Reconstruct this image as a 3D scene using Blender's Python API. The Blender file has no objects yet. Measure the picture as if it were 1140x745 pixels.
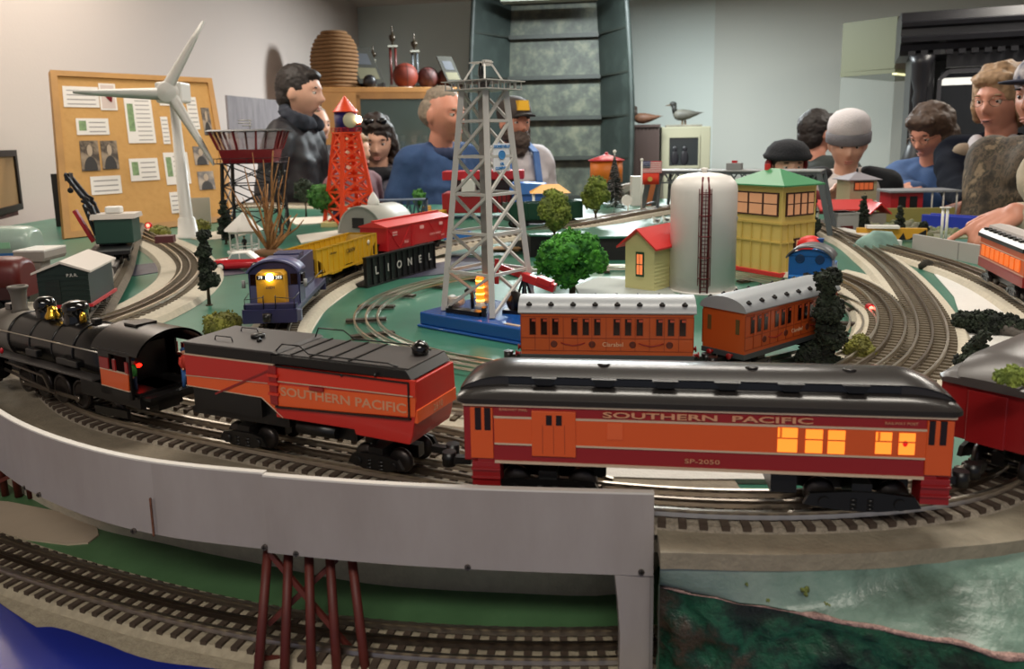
import bpy, bmesh, math, random
from mathutils import Vector, Matrix, noise
sc = bpy.context.scene
COL = sc.collection
R_ = math.radians
# ------------------------------------------------------------------ camera
CAMZ = 1.35; F = 880.0; PPX, PPY = 570.0, 303.0
PITCH = R_(9.6); ROLL = 0.018
fw = Vector((0, math.cos(PITCH), -math.sin(PITCH)))
up0 = Vector((0, math.sin(PITCH), math.cos(PITCH))); rt0 = Vector((1, 0, 0))
rt = rt0 * math.cos(ROLL) - up0 * math.sin(ROLL)
up = up0 * math.cos(ROLL) + rt0 * math.sin(ROLL)
cd = bpy.data.cameras.new('camera'); cam = bpy.data.objects.new('camera', cd); COL.objects.link(cam)
mw = Matrix(((rt.x, up.x, -fw.x, 0), (rt.y, up.y, -fw.y, 0), (rt.z, up.z, -fw.z, CAMZ), (0, 0, 0, 1)))
cam.matrix_world = mw
cd.sensor_fit = 'HORIZONTAL'; cd.sensor_width = 36; cd.lens = F / 1140 * 36
cd.shift_y = (PPY - 372.5) / 1140
cd.clip_start = 0.02
cd.dof.use_dof = True; cd.dof.focus_distance = 0.85; cd.dof.aperture_fstop = 13
sc.camera = cam
# ------------------------------------------------------------------ light
sc.view_settings.view_transform = 'Standard'; sc.view_settings.look = 'None'
sc.view_settings.gamma = 1; sc.view_settings.use_curve_mapping = False
sc.view_settings.exposure = 0.55
w = bpy.data.worlds.new('world'); sc.world = w; w.use_nodes = True
w.node_tree.nodes['Background'].inputs[0].default_value = (0.80, 0.84, 1.0, 1)
w.node_tree.nodes['Background'].inputs[1].default_value = 0.16
def area(name, loc, sx, sy, power, col=(1, .95, .88), rot=(0, 0, 0)):
    l = bpy.data.lights.new(name, 'AREA'); l.shape = 'RECTANGLE'; l.size = sx; l.size_y = sy
    l.energy = power; l.color = col
    o = bpy.data.objects.new(name, l); o.location = loc; o.rotation_euler = rot; COL.objects.link(o); return o
area('ceiling_lamp_near', (0.35, 0.95, 2.5), 1.1, 0.3, 12, (1, .93, .82))
area('ceiling_lamp_left', (-1.35, 2.7, 2.5), 0.5, 1.2, 12, (1, .91, .80))
area('ceiling_lamp_middle', (0.6, 3.0, 2.5), 1.2, 0.3, 15, (1, .93, .84))
area('ceiling_lamp_back', (0.6, 5.4, 2.5), 1.2, 0.3, 105, (.90, .98, 1))
area('ceiling_lamp_right', (2.6, 3.4, 2.5), 0.3, 1.2, 22, (1, .94, .84))
area('ceiling_lamp_behind', (-0.2, -1.0, 2.5), 1.2, 0.3, 19, (1, .93, .82))
# ------------------------------------------------------------------ pixel <-> world (for laying out real positions)
CAM = Vector((0, 0, CAMZ))
def ray(px, py):
    return (rt * ((px - PPX) / F) + up * (-(py - PPY) / F) + fw)
def G(px, py, z):            # point where the sight line meets the level z
    d = ray(px, py); return CAM + d * ((z - CAMZ) / d.z)
def D(px, py, y):            # point on the sight line at distance y into the room
    d = ray(px, py); return CAM + d * (y / d.y)
T = 1.10                      # table top
RAILH = 0.0125
# ------------------------------------------------------------------ materials
def lin(c):
    return c / 12.92 if c <= .04045 else ((c + .055) / 1.055) ** 2.4
def hx(s):
    s = s.lstrip('#'); return tuple(lin(int(s[i:i + 2], 16) / 255) for i in (0, 2, 4)) + (1,)
MATS = {}
def mat(name, col, rough=.5, metal=0, emit=0, ecol=None, noise_=0, nscale=20, col2=None, bump=0, bscale=60, alpha=1, trans=0, coat=0, spec=.5):
    if name in MATS: return MATS[name]
    m = bpy.data.materials.new(name); m.use_nodes = True; nt = m.node_tree; b = nt.nodes['Principled BSDF']
    c = hx(col) if isinstance(col, str) else col
    b.inputs['Base Color'].default_value = c; b.inputs['Roughness'].default_value = rough; b.inputs['Metallic'].default_value = metal
    b.inputs['Specular IOR Level'].default_value = spec
    if coat: b.inputs['Coat Weight'].default_value = coat; b.inputs['Coat Roughness'].default_value = .08
    if trans: b.inputs['Transmission Weight'].default_value = trans
    if alpha < 1: b.inputs['Alpha'].default_value = alpha
    if emit:
        b.inputs['Emission Color'].default_value = hx(ecol) if ecol else c; b.inputs['Emission Strength'].default_value = emit
    if noise_ or col2 or bump:
        tc = nt.nodes.new('ShaderNodeTexCoord')
    if noise_ or col2:
        n = nt.nodes.new('ShaderNodeTexNoise'); n.inputs['Scale'].default_value = nscale; n.inputs['Detail'].default_value = 6
        nt.links.new(tc.outputs['Object'], n.inputs['Vector'])
        r = nt.nodes.new('ShaderNodeValToRGB')
        c2 = hx(col2) if col2 else tuple(x * (1 - noise_) for x in c[:3]) + (1,)
        r.color_ramp.elements[0].position = .38; r.color_ramp.elements[1].position = .64
        r.color_ramp.elements[0].color = c2; r.color_ramp.elements[1].color = c
        nt.links.new(n.outputs['Fac'], r.inputs['Fac']); nt.links.new(r.outputs['Color'], b.inputs['Base Color'])
    if bump:
        n2 = nt.nodes.new('ShaderNodeTexNoise'); n2.inputs['Scale'].default_value = bscale; n2.inputs['Detail'].default_value = 8
        nt.links.new(tc.outputs['Object'], n2.inputs['Vector'])
        bp = nt.nodes.new('ShaderNodeBump'); bp.inputs['Strength'].default_value = bump; bp.inputs['Distance'].default_value = .01
        nt.links.new(n2.outputs['Fac'], bp.inputs['Height']); nt.links.new(bp.outputs['Normal'], b.inputs['Normal'])
    MATS[name] = m; return m
def ramp_mat(name, stops, nscale, rough=.6, ntype='noise', bump=0, metal=0, stretch=None):
    m = bpy.data.materials.new(name); m.use_nodes = True; nt = m.node_tree; b = nt.nodes['Principled BSDF']
    tc = nt.nodes.new('ShaderNodeTexCoord'); src = tc.outputs['Object']
    if stretch:
        mp = nt.nodes.new('ShaderNodeMapping'); mp.inputs['Scale'].default_value = stretch
        nt.links.new(src, mp.inputs['Vector']); src = mp.outputs['Vector']
    n = nt.nodes.new('ShaderNodeTexNoise' if ntype == 'noise' else 'ShaderNodeTexVoronoi')
    n.inputs['Scale'].default_value = nscale
    if ntype == 'noise': n.inputs['Detail'].default_value = 7; n.inputs['Roughness'].default_value = .65
    nt.links.new(src, n.inputs['Vector'])
    r = nt.nodes.new('ShaderNodeValToRGB'); e = r.color_ramp.elements
    while len(e) < len(stops): e.new(.5)
    for i, (p, c) in enumerate(stops): e[i].position = p; e[i].color = hx(c)
    out = n.outputs['Fac'] if ntype == 'noise' else n.outputs['Distance']
    nt.links.new(out, r.inputs['Fac']); nt.links.new(r.outputs['Color'], b.inputs['Base Color'])
    b.inputs['Roughness'].default_value = rough; b.inputs['Metallic'].default_value = metal
    if bump:
        bp = nt.nodes.new('ShaderNodeBump'); bp.inputs['Strength'].default_value = bump; bp.inputs['Distance'].default_value = .01
        nt.links.new(out, bp.inputs['Height']); nt.links.new(bp.outputs['Normal'], b.inputs['Normal'])
    MATS[name] = m; return m
# ------------------------------------------------------------------ mesh builder
class MB:
    def __init__(s): s.v = []; s.f = []; s.m = []; s.sm = []; s.X = None
    def add(s, vs, fs, mi=0, smooth=False):
        b = len(s.v)
        s.v += [tuple(s.X @ Vector(p)) if s.X else tuple(p) for p in vs]
        for f in fs: s.f.append(tuple(b + i for i in f)); s.m.append(mi); s.sm.append(smooth)
        return s
    def box(s, x0, x1, y0, y1, z0, z1, mi=0):
        vs = [(x0,y0,z0),(x1,y0,z0),(x1,y1,z0),(x0,y1,z0),(x0,y0,z1),(x1,y0,z1),(x1,y1,z1),(x0,y1,z1)]
        return s.add(vs, [(0,3,2,1),(4,5,6,7),(0,1,5,4),(1,2,6,5),(2,3,7,6),(3,0,4,7)], mi)
    def bar(s, p0, p1, w, h=None, mi=0, upv=(0, 0, 1)):     # rectangular bar between two points
        h = h or w; p0 = Vector(p0); p1 = Vector(p1); d = (p1 - p0).normalized(); u = Vector(upv)
        a = d.cross(u)
        if a.length < 1e-4: a = d.cross(Vector((0, 1, 0)))
        a.normalize(); b = a.cross(d).normalized()
        vs = []
        for p in (p0, p1):
            for i, j in ((-1,-1),(1,-1),(1,1),(-1,1)): vs.append(p + a*(i*w/2) + b*(j*h/2))
        return s.add(vs, [(0,1,2,3),(7,6,5,4),(0,4,5,1),(1,5,6,2),(2,6,7,3),(3,7,4,0)], mi)
    def cyl(s, p0, p1, r0, r1=None, n=12, mi=0, caps=True, smooth=True):
        r1 = r0 if r1 is None else r1; p0 = Vector(p0); p1 = Vector(p1); d = (p1 - p0).normalized()
        a = d.orthogonal().normalized(); b = d.cross(a); vs = []
        for p, r in ((p0, r0), (p1, r1)):
            for i in range(n):
                t = 2*math.pi*i/n; vs.append(p + a*(r*math.cos(t)) + b*(r*math.sin(t)))
        s.add(vs, [(i, (i+1) % n, n+(i+1) % n, n+i) for i in range(n)], mi, smooth)
        if caps: s.add(vs[:n], [tuple(range(n))[::-1]], mi); s.add(vs[n:], [tuple(range(n))], mi)
        return s
    def tube(s, pts, r, n=6, mi=0, caps=True):
        pts = [Vector(p) for p in pts]; rr = r if isinstance(r, (list, tuple)) else [r]*len(pts)
        vs = []; a = None
        for k, p in enumerate(pts):
            d = (pts[min(k+1, len(pts)-1)] - pts[max(k-1, 0)]).normalized()
            if a is None: a = d.orthogonal().normalized()
            else:
                a = (a - d*a.dot(d))
                a = a.normalized() if a.length > 1e-6 else d.orthogonal().normalized()
            b = d.cross(a)
            for i in range(n):
                t = 2*math.pi*i/n; vs.append(p + a*(rr[k]*math.cos(t)) + b*(rr[k]*math.sin(t)))
        fs = []
        for k in range(len(pts)-1):
            for i in range(n): fs.append((k*n+i, k*n+(i+1) % n, (k+1)*n+(i+1) % n, (k+1)*n+i))
        s.add(vs, fs, mi, True)
        if caps: s.add(vs[:n], [tuple(range(n))[::-1]], mi); s.add(vs[-n:], [tuple(range(n))], mi)
        return s
    def lathe(s, prof, c=(0, 0, 0), n=24, mi=0, axis='z', smooth=True):
        vs = []; c = Vector(c)
        for r, z in prof:
            for i in range(n):
                t = 2*math.pi*i/n; a, b = max(r, 1e-5)*math.cos(t), max(r, 1e-5)*math.sin(t)
                vs.append(c + (Vector((a, b, z)) if axis == 'z' else Vector((z, a, b)) if axis == 'x' else Vector((b, z, a))))
        fs = []
        for k in range(len(prof)-1):
            for i in range(n): fs.append((k*n+i, k*n+(i+1) % n, (k+1)*n+(i+1) % n, (k+1)*n+i))
        s.add(vs, fs, mi, smooth)
        if prof[0][0] > 1e-4: s.add(vs[:n], [tuple(range(n))[::-1]], mi)
        if prof[-1][0] > 1e-4: s.add(vs[-n:], [tuple(range(n))], mi)
        return s
    def ext(s, poly, a0, a1, axis='x', mi=0, smooth=False):   # polygon extruded along an axis
        def P(u, v, a): return (a, u, v) if axis == 'x' else (u, a, v) if axis == 'y' else (u, v, a)
        n = len(poly); vs = [P(u, v, a0) for u, v in poly] + [P(u, v, a1) for u, v in poly]
        s.add(vs, [(i, (i+1) % n, n+(i+1) % n, n+i) for i in range(n)], mi, smooth)
        s.add(vs[:n], [tuple(range(n))[::-1]], mi); s.add(vs[n:], [tuple(range(n))], mi); return s
    def ell(s, c, r, nu=14, nv=8, mi=0, fn=None):
        c = Vector(c); r = (r, r, r) if not isinstance(r, (tuple, list)) else r; vs = []
        for j in range(nv+1):
            ph = math.pi*j/nv
            for i in range(nu):
                t = 2*math.pi*i/nu; p = Vector((math.sin(ph)*math.cos(t)*r[0], math.sin(ph)*math.sin(t)*r[1], math.cos(ph)*r[2]))
                vs.append(c + (fn(p) if fn else p))
        fs = []
        for j in range(nv):
            for i in range(nu): fs.append((j*nu+i, (j+1)*nu+i, (j+1)*nu+(i+1) % nu, j*nu+(i+1) % nu))
        return s.add(vs, fs, mi, True)
    def sheet(s, rows, mi=0, smooth=True, closed=False):     # rows of points -> quads
        n = len(rows[0]); vs = [p for r in rows for p in r]; fs = []
        for k in range(len(rows)-1):
            for i in range(n if closed else n-1):
                fs.append((k*n+i, k*n+(i+1) % n, (k+1)*n+(i+1) % n, (k+1)*n+i))
        return s.add(vs, fs, mi, smooth)
    def sweep(s, path, prof, mi=0, smooth=False, caps=True):    # prof (lateral,z) swept along xy path; path items Vector
        rows = []
        for k, p in enumerate(path):
            d = (path[min(k+1, len(path)-1)] - path[max(k-1, 0)]); d.z = 0; d.normalize(); nrm = Vector((-d.y, d.x, 0))
            rows.append([p + nrm*u + Vector((0, 0, v)) for u, v in prof])
        s.sheet(rows, mi, smooth, closed=True)
        if caps:
            n = len(prof); s.add(rows[0], [tuple(range(n))[::-1]], mi); s.add(rows[-1], [tuple(range(n))], mi)
        return s
    def mesh(s, name, mats):
        me = bpy.data.meshes.new(name); me.from_pydata(s.v, [], s.f)
        for m in (mats if isinstance(mats, (list, tuple)) else [mats]): me.materials.append(m)
        me.polygons.foreach_set('material_index', s.m); me.polygons.foreach_set('use_smooth', s.sm); me.update(); return me
    def build(s, name, mats, parent=None, bevel=0, loc=None, fix=True):
        me = s.mesh(name, mats)
        if fix:
            bm = bmesh.new(); bm.from_mesh(me)
            bmesh.ops.remove_doubles(bm, verts=bm.verts, dist=1e-6)
            bmesh.ops.recalc_face_normals(bm, faces=bm.faces); bm.to_mesh(me); bm.free()
        o = bpy.data.objects.new(name, me); COL.objects.link(o)
        if parent: o.parent = parent
        if loc: o.location = loc
        if bevel:
            b = o.modifiers.new('bevel', 'BEVEL'); b.width = bevel; b.segments = 2; b.limit_method = 'ANGLE'; b.angle_limit = R_(40); b.harden_normals = False
        return o
def tag(o, label=None, cat=None, group=None, kind=None):
    if label: o['label'] = label
    if cat: o['category'] = cat
    if group: o['group'] = group
    if kind: o['kind'] = kind
    return o
def empty(name, loc, rz=0, label=None, cat=None, group=None):
    o = bpy.data.objects.new(name, None); COL.objects.link(o); o.location = loc; o.rotation_euler = (0, 0, rz); o.empty_display_size = .02
    return tag(o, label, cat, group)
def copy_tree(o, parent=None, memo=None):
    kids = [c for c in bpy.data.objects if c.parent == o]
    c = o.copy(); COL.objects.link(c); c.parent = parent
    for k in kids: copy_tree(k, c)
    return c
def label_part(o, l): o['label'] = l; return o
def text(s_, size, mt, parent, loc, rot=(0, 0, 0), name='lettering', ext=.0002, sx=1, align='CENTER', bold=0, space=1):
    cu = bpy.data.curves.new('t', 'FONT'); cu.body = s_; cu.size = size; cu.extrude = ext; cu.align_x = align; cu.align_y = 'CENTER'
    cu.offset = bold; cu.space_character = space; cu.resolution_u = 3
    t = bpy.data.objects.new('t', cu); COL.objects.link(t)
    dg = bpy.context.evaluated_depsgraph_get(); me = bpy.data.meshes.new_from_object(t.evaluated_get(dg))
    bpy.data.objects.remove(t); bpy.data.curves.remove(cu)
    me.materials.clear(); me.materials.append(mt)
    o = bpy.data.objects.new(name, me); COL.objects.link(o); o.parent = parent; o.location = loc; o.rotation_euler = rot; o.scale = (sx, 1, 1); return o
def spline(pts, step=.01, closed=False):
    pts = [Vector(p) for p in pts]; out = []; n = len(pts)
    rng = range(n if closed else n-1)
    for i in rng:
        if closed: p0, p1, p2, p3 = pts[(i-1) % n], pts[i], pts[(i+1) % n], pts[(i+2) % n]
        else: p0, p1, p2, p3 = pts[max(i-1, 0)], pts[i], pts[i+1], pts[min(i+2, n-1)]
        m = max(2, int((p2-p1).length/step))
        for k in range(m):
            t = k/m
            out.append(.5*((2*p1)+(-p0+p2)*t+(2*p0-5*p1+4*p2-p3)*t*t+(-p0+3*p1-3*p2+p3)*t**3))
    out.append(pts[0].copy() if closed else pts[-1].copy())
    # resample evenly
    res = [out[0]]; acc = 0
    for a, b in zip(out, out[1:]):
        L = (b-a).length
        while acc + L >= step:
            t = (step-acc)/L; a = a + (b-a)*t; res.append(a.copy()); L = (b-a).length; acc = 0
        acc += L
    return res
def offset(path, d):
    out = []
    for k, p in enumerate(path):
        t = (path[min(k+1, len(path)-1)] - path[max(k-1, 0)]); t.z = 0; t.normalize()
        out.append(p + Vector((-t.y, t.x, 0))*d)
    return out
def remeshed(mb, name, mt, parent, voxel=.006, smooth=4, fn=None):
    o = mb.build(name, mt, None, fix=False)
    r = o.modifiers.new('r', 'REMESH'); r.mode = 'VOXEL'; r.voxel_size = voxel
    s_ = o.modifiers.new('s', 'SMOOTH'); s_.iterations = smooth; s_.factor = .5
    dg = bpy.context.evaluated_depsgraph_get(); me = bpy.data.meshes.new_from_object(o.evaluated_get(dg))
    old = o.data; o.modifiers.clear(); o.data = me; bpy.data.meshes.remove(old); me.name = name
    if not me.materials: me.materials.append(mt)
    if fn:
        for v in me.vertices: v.co = fn(v.co.copy())
    me.polygons.foreach_set('use_smooth', [True]*len(me.polygons)); me.update()
    o.parent = parent; return o
# ================================================================== SETTING
m_wallL = mat('wall_left_paint', '#cfc2ba', .7, bump=.05, bscale=90)
m_wallB = mat('wall_back_paint', '#ccd5cf', .7, bump=.05, bscale=90)
m_wallB2 = mat('wall_back_right_paint', '#c2c5bd', .7, bump=.05, bscale=90)
m_ceil = mat('ceiling_paint', '#c9bfb4', .8)
m_floor = mat('floor_vinyl', '#6e655b', .5, noise_=.2, nscale=4)
def struct(name, o): o.name = name; o['kind'] = 'structure'; return o
CEIL = 2.6
struct('floor', MB().box(-3, 5.5, -1.5, 9, -.05, 0).build('floor', m_floor))
cA = Vector((-1.42, 7.8, 0)); bd = Vector((.978, -.21, 0)); ld = Vector((.065, -.998, 0)) * -1
def wallseg(name, p, q, th, m, z0=0, z1=CEIL):
    d = (q - p).normalized(); n = Vector((-d.y, d.x, 0)) * th
    return struct(name, MB().ext([(p.x, p.y), (q.x, q.y), (q.x + n.x, q.y + n.y), (p.x + n.x, p.y + n.y)], z0, z1, 'z').build(name, m))
cJ = cA + bd * 3.29; cR = cA + bd * 6.6
wallseg('wall_left', Vector((-1.98, -1.4, 0)), cA, .1, m_wallL)
wallseg('wall_back', cA, cJ, .1, m_wallB)
wallseg('wall_back_right', cJ, cR, .1, m_wallB2)
wallseg('wall_right', cR, Vector((4.6, -1.4, 0)), .1, m_wallL)
struct('ceiling', MB().box(-3, 5.5, -1.5, 9, CEIL, CEIL + .05).build('ceiling', m_ceil))
bb_ = MB()
for a_, b_, n_ in ((Vector((-1.98, -1.4, 0)), cA, 'baseboard_left'), (cA, cJ, 'baseboard_back')):
    d = (b_ - a_).normalized(); n = Vector((-d.y, d.x, 0)) * -.015
    struct(n_, MB().ext([(a_.x, a_.y), (b_.x, b_.y), (b_.x + n.x, b_.y + n.y), (a_.x + n.x, a_.y + n.y)], 0, .1, 'z').build(n_, mat('baseboard_paint', '#8d8378', .6)))
# ceiling light fittings that house the lamps
for n_, x, y, sx, sy in (('a', .35, .95, 1.1, .3), ('b', -1.35, 2.7, .5, 1.2), ('c', .6, 3.0, 1.2, .3), ('d', .6, 5.4, 1.2, .3), ('e', 2.6, 3.4, .3, 1.2), ('f', -.2, -1.0, 1.2, .3)):
    e = empty('ceiling_light', (x, y, CEIL), 0, {'a': 'white ceiling light above the near trains', 'b': 'white ceiling light along the left wall', 'c': 'white ceiling light over the middle of the layout', 'd': 'white ceiling light in front of the metal boat', 'e': 'white ceiling light towards the dark cabinet', 'f': 'white ceiling light behind the viewer'}[n_], 'light', 'ceiling lights')
    MB().box(-sx/2-.03, sx/2+.03, -sy/2-.03, sy/2+.03, -.03, 0).build('housing', mat('white_enamel', '#e8e6e0', .4), e)
    MB().box(-sx/2, sx/2, -sy/2, sy/2, -.045, -.03).build('diffuser', mat('light_diffuser', '#fff4e4', .4, emit=1.2, ecol='#fff0dc'), e)

# ================================================================== LAYOUT TABLE
m_green = ramp_mat('table_green_paint', [(0, '#28594a'), (.45, '#316a57'), (.62, '#38735f'), (1, '#4a8470')], 6, .36, bump=.06)
m_lgreen = ramp_mat('lower_green_paint', [(0, '#3c5a3c'), (.45, '#4b704a'), (.62, '#557c54'), (.72, '#84a482'), (1, '#a0b89c')], 9, .4, bump=.08)
m_bed = mat('roadbed_foam', '#ada28c', .85, noise_=.18, nscale=160, bump=.25, bscale=400)
m_bedl = mat('roadbed_cork_pale', '#c4bba8', .85, noise_=.12, nscale=120, bump=.2, bscale=350)
m_deck = mat('viaduct_deck_paint', '#8a7f6e', .8, noise_=.15, nscale=60, bump=.2, bscale=300)
m_tie = mat('tie_brown', '#43362c', .8)
m_tiel = mat('tie_weathered', '#625849', .85)
m_ballast = mat('moulded_grey_ballast', '#a39888', .9, noise_=.3, nscale=420, bump=.5, bscale=700)
m_rail = mat('rail_steel', '#d6cdc0', .28, metal=1)
m_raild = mat('centre_rail_dark', '#8a7e72', .32, metal=1)
m_wood = mat('pine_lumber', '#b08a58', .6, noise_=.15, nscale=8)
m_snow = mat('white_snow_board', '#d9d7d2', .8, noise_=.08, nscale=9, bump=.3, bscale=120)
m_fascia = ramp_mat('fascia_grey_paint', [(0, '#7f7774'), (.4, '#958d8a'), (.7, '#a19a98'), (1, '#aaa4a2')], 5, .5, bump=.04, stretch=(3, 3, 1))
m_edge = mat('fascia_edge_white', '#d8d4ce', .6)
tbl = empty('layout_table', (0, 1.8, 0), 0, 'large green painted train layout table standing in the middle of the room', 'table')
front = [(-1.68, 1.5), (-1.05, 1.28), (-.8, 1.0), (-.6, .80), (-.50, .72), (-.42, .69), (-.30, .665), (-.18, .63), (-.06, .60), (.05, .60), (.094, .60), (.096, .51), (.18, .51), (.28, .52), (.38, .54), (.52, .59), (.9, .66), (1.08, .75)]
top = front + [(1.10, 1.3), (1.12, 1.7), (1.2, 1.9), (1.2, 2.3), (1.1, 2.45), (.8, 2.47), (.5, 2.75), (-.3, 3.1), (-.8, 3.15), (-1.60, 3.1)]
MB().ext([(x, y - 1.8) for x, y in top], T - .012, T, 'z').build('tabletop', m_green, tbl)
apr = MB()
tt = [Vector((x, y - 1.8, 0)) for x, y in top[18:]] + [Vector((-1.60, 1.4, 0))]
for a_, b_ in zip(tt, tt[1:]): apr.bar(a_ + Vector((0, 0, T - .13)), b_ + Vector((0, 0, T - .13)), .02, .23)
apr.build('apron', m_wood, tbl)
for x, y in ((-1.5, 1.7), (.98, .95), (1.1, 2.1), (-1.5, 3.0), (0, 2.9), (0, 1.6), (.95, 2.38)):
    MB().box(x-.045, x+.045, y-1.845, y-1.755, 0, T-.012).build('leg', m_wood, tbl)

def P3(l, z): return [G(x, y, z) for x, y in l]
def slab(name, pts, z0, z1, m, label=None, cat=None, parent=None, bevel=0, kind=None):
    c = sum((Vector((p.x, p.y, 0)) for p in pts), Vector()) / len(pts); c.z = 0
    o = MB().ext([(p.x - c.x, p.y - c.y) for p in pts], z0, z1, 'z').build(name, m, parent, bevel, loc=c)
    return tag(o, label, cat, kind=kind)
# ---- near main line: outer rail measured, centre rail 16 mm inside
zr = T + RAILH
outerA = P3([(20, 432), (77, 452), (140, 470), (240, 490), (430, 525), (620, 555), (780, 570.5), (894, 572), (1028, 563), (1100, 552), (1140, 543)], zr)
outerA = [Vector((-.62, .98, zr)), Vector((-.53, .845, zr))] + outerA[1:] + [Vector((.42, .58, zr)), Vector((.52, .66, zr)), Vector((.66, .74, zr)), Vector((.85, .80, zr))]
pA = offset(spline(outerA, .01), .016)
for _ in range(60):
    pA = [pA[0]] + [(pA[i-1] + pA[i]*2 + pA[i+1]) / 4 for i in range(1, len(pA)-1)] + [pA[-1]]
# ---- viaduct deck and fascia
FT = T + .03
fpx = [(0, 458), (33, 476), (60, 486), (117, 503), (168, 513), (230, 519.5), (302, 524.5), (380, 532), (500, 538), (620, 541.5), (732, 544)]
fas = [Vector((-.72, .92, FT)), Vector((-.55, .75, FT))] + P3(fpx, FT)
fas = spline(fas, .01)
for _ in range(30): fas = [fas[0]] + [(fas[i-1] + fas[i]*2 + fas[i+1]) / 4 for i in range(1, len(fas)-1)] + [fas[-1]]
inner = offset(pA, .10)
inn = [p for p in inner if p.x < .16]
dk = [Vector((p.x, p.y + .004, 0)) for p in fas] + [Vector((.16, .474, 0))] + [Vector((p.x, p.y, 0)) for p in reversed(inn)]
slab('viaduct_deck', dk, T - .016, T + .0028, m_deck, 'brown grey viaduct deck carrying the steam train above the lower track', 'deck')
def track(name, path, label, zc=RAILH, tiew=.052, bed=None, bedw=.04, cat='track', group=None, ties_sep=False, gauge=.0315, tie_m=None, step=.0135, tie_l=.0052, bed_h=.006, tube=False):
    """three-rail track: path = centre rail at rail-top height"""
    c = path[len(path)//2].copy(); e = empty(name, (c.x, c.y, 0), 0, label, cat, group)
    loc = [p - Vector((c.x, c.y, 0)) for p in path]
    if bed:
        zb = -zc + .0005
        MB().sweep(loc[::2] + [loc[-1]], [(-bedw, zb), (bedw, zb), (bedw - .006, zb + bed_h), (-bedw + .006, zb + bed_h)]).build('roadbed', bed, e)
    if not ties_sep or tube is False:
        pass
    hr = .0055
    for off, mm in ((-gauge/2, m_rail), (0, m_raild if not tube else m_rail), (gauge/2, m_rail)):
        pr = [(-.0012, -.0042), (.0012, -.0042), (.0006, -.002), (.0013, -.001), (.0013, 0), (-.0013, 0), (-.0013, -.001), (-.0006, -.002)]
        pr = [(u, v*1.3) for u, v in pr]
        MB().sweep(offset(loc, off), pr, smooth=False).build('rail', mm, e)
    d = 0; rows = []; k = 0; n = 0; tm = tie_m or (m_tie if bed is m_ballast or ties_sep else m_tiel); mb = MB()
    st = max(1, int(round(step/.01*10)))
    L = 0; nxt = step/2
    ties = []
    for a, b in zip(loc, loc[1:]):
        l = (b-a).length
        while L + l >= nxt:
            p = a + (b-a)*((nxt-L)/l); t = (b-a).normalized(); nn = Vector((-t.y, t.x, 0)).normalized(); ties.append((p, t, nn)); nxt += step
        L += l
    for i, (p, t, nn) in enumerate(ties):
        z = Vector((0, 0, -.0055 - .002))
        a = p + nn*(tiew/2) + z; b = p - nn*(tiew/2) + z
        if ties_sep and i < 100:
            MB().bar(a, b, tie_l, .0035).build('tie', tm, e, fix=False)
        else: mb.bar(a, b, tie_l, .0035)
    if mb.v: mb.build('tie_strip', tm, e, fix=False)
    return e
iA = [p for p in pA if -.60 < p.x < .80]
track('curved_track', iA, 'three-rail curved track on the viaduct under the steam locomotive and its cars', ties_sep=True, bed=m_ballast, bedw=.030, bed_h=.0045, step=.0125)
# fascia boards
def fascia(sub, zt, zb, label, screws, marks=()):
    c = sub[len(sub)//2].copy(); o = empty('fascia_board', (c.x, c.y, 0), 0, label, 'board', 'grey boards along the viaduct edge')
    loc = [p - Vector((c.x, c.y, p.z)) for p in sub]
    prof = [(-.003, zb), (-.003, zt - .0012), (0.0015, zt - .0012), (.0015, zb)]
    MB().sweep(loc, prof, smooth=False).build('board', m_fascia, o)
    MB().sweep(loc, [(-.0031, zt-.0013), (-.0031, zt), (.0016, zt), (.0016, zt-.0013)]).build('top_edge', m_edge, o)
    for px, py in screws:
        best = min(sub, key=lambda p: abs((Vector((p.x, p.y, CAMZ)) - CAM).normalized().cross(Vector((ray(px, py).x, ray(px, py).y, 0)).normalized()).length))
        q = D(px, py, best.y); q.y -= .0035
        s_ = MB(); n_ = Vector((0.1 if px > 300 else -.25, -1, 0)).normalized()
        s_.cyl(q - Vector((c.x, c.y, 0)) + n_*(-.001), q - Vector((c.x, c.y, 0)) + n_*.0006, .0021, n=14)
        s_.build('screw', mat('screw_steel', '#77706a', .35, metal=.9), o)
        MB().bar(q - Vector((c.x, c.y, 0)) + n_*.0008 + Vector((-.0014, 0, 0)), q - Vector((c.x, c.y, 0)) + n_*.0008 + Vector((.0014, 0, 0)), .0005).bar(q - Vector((c.x, c.y, 0)) + n_*.0008 + Vector((0, 0, -.0014)), q - Vector((c.x, c.y, 0)) + n_*.0008 + Vector((0, 0, .0014)), .0005).build('screw_slot', mat('black_gap', '#181412', .8), o)
    return o
xs = lambda px, py: G(px, py, FT).x
f1 = [p for p in fas if p.x <= xs(165, 512.5) + .009]; f2 = [p for p in fas if xs(165, 512.5) - .001 <= p.x <= xs(302, 524.5)]
f3 = [p + Vector((0, -.0025, 0)) for p in fas if p.x >= xs(301, 524.5) - .006]
fascia(f1, T + .030, T - .026, 'grey painted fascia board at the left end with the steeply curved top', [(31, 541), (46, 549)])
fascia(f2, T + .030, T - .026, 'grey fascia board in the middle with a rust streak at its left seam', [(151, 589)])
fascia(f3, T + .0295, T - .027, 'long straight grey fascia board ending at the support post', [(296, 607), (331, 614), (521, 629), (713, 634)])
# rust streak: a sliver of stained veneer on the seam
q = G(165, 513, FT)
tag(MB().box(-.0006, .0006, -.0008, .0006, -.055, -.026).build('rust_streak', mat('rust', '#6e4430', .9, noise_=.3, nscale=300), None, loc=(q.x + .001, q.y - .0045, FT)), 'narrow rusty stain running down the seam of the fascia', 'stain')
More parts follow.
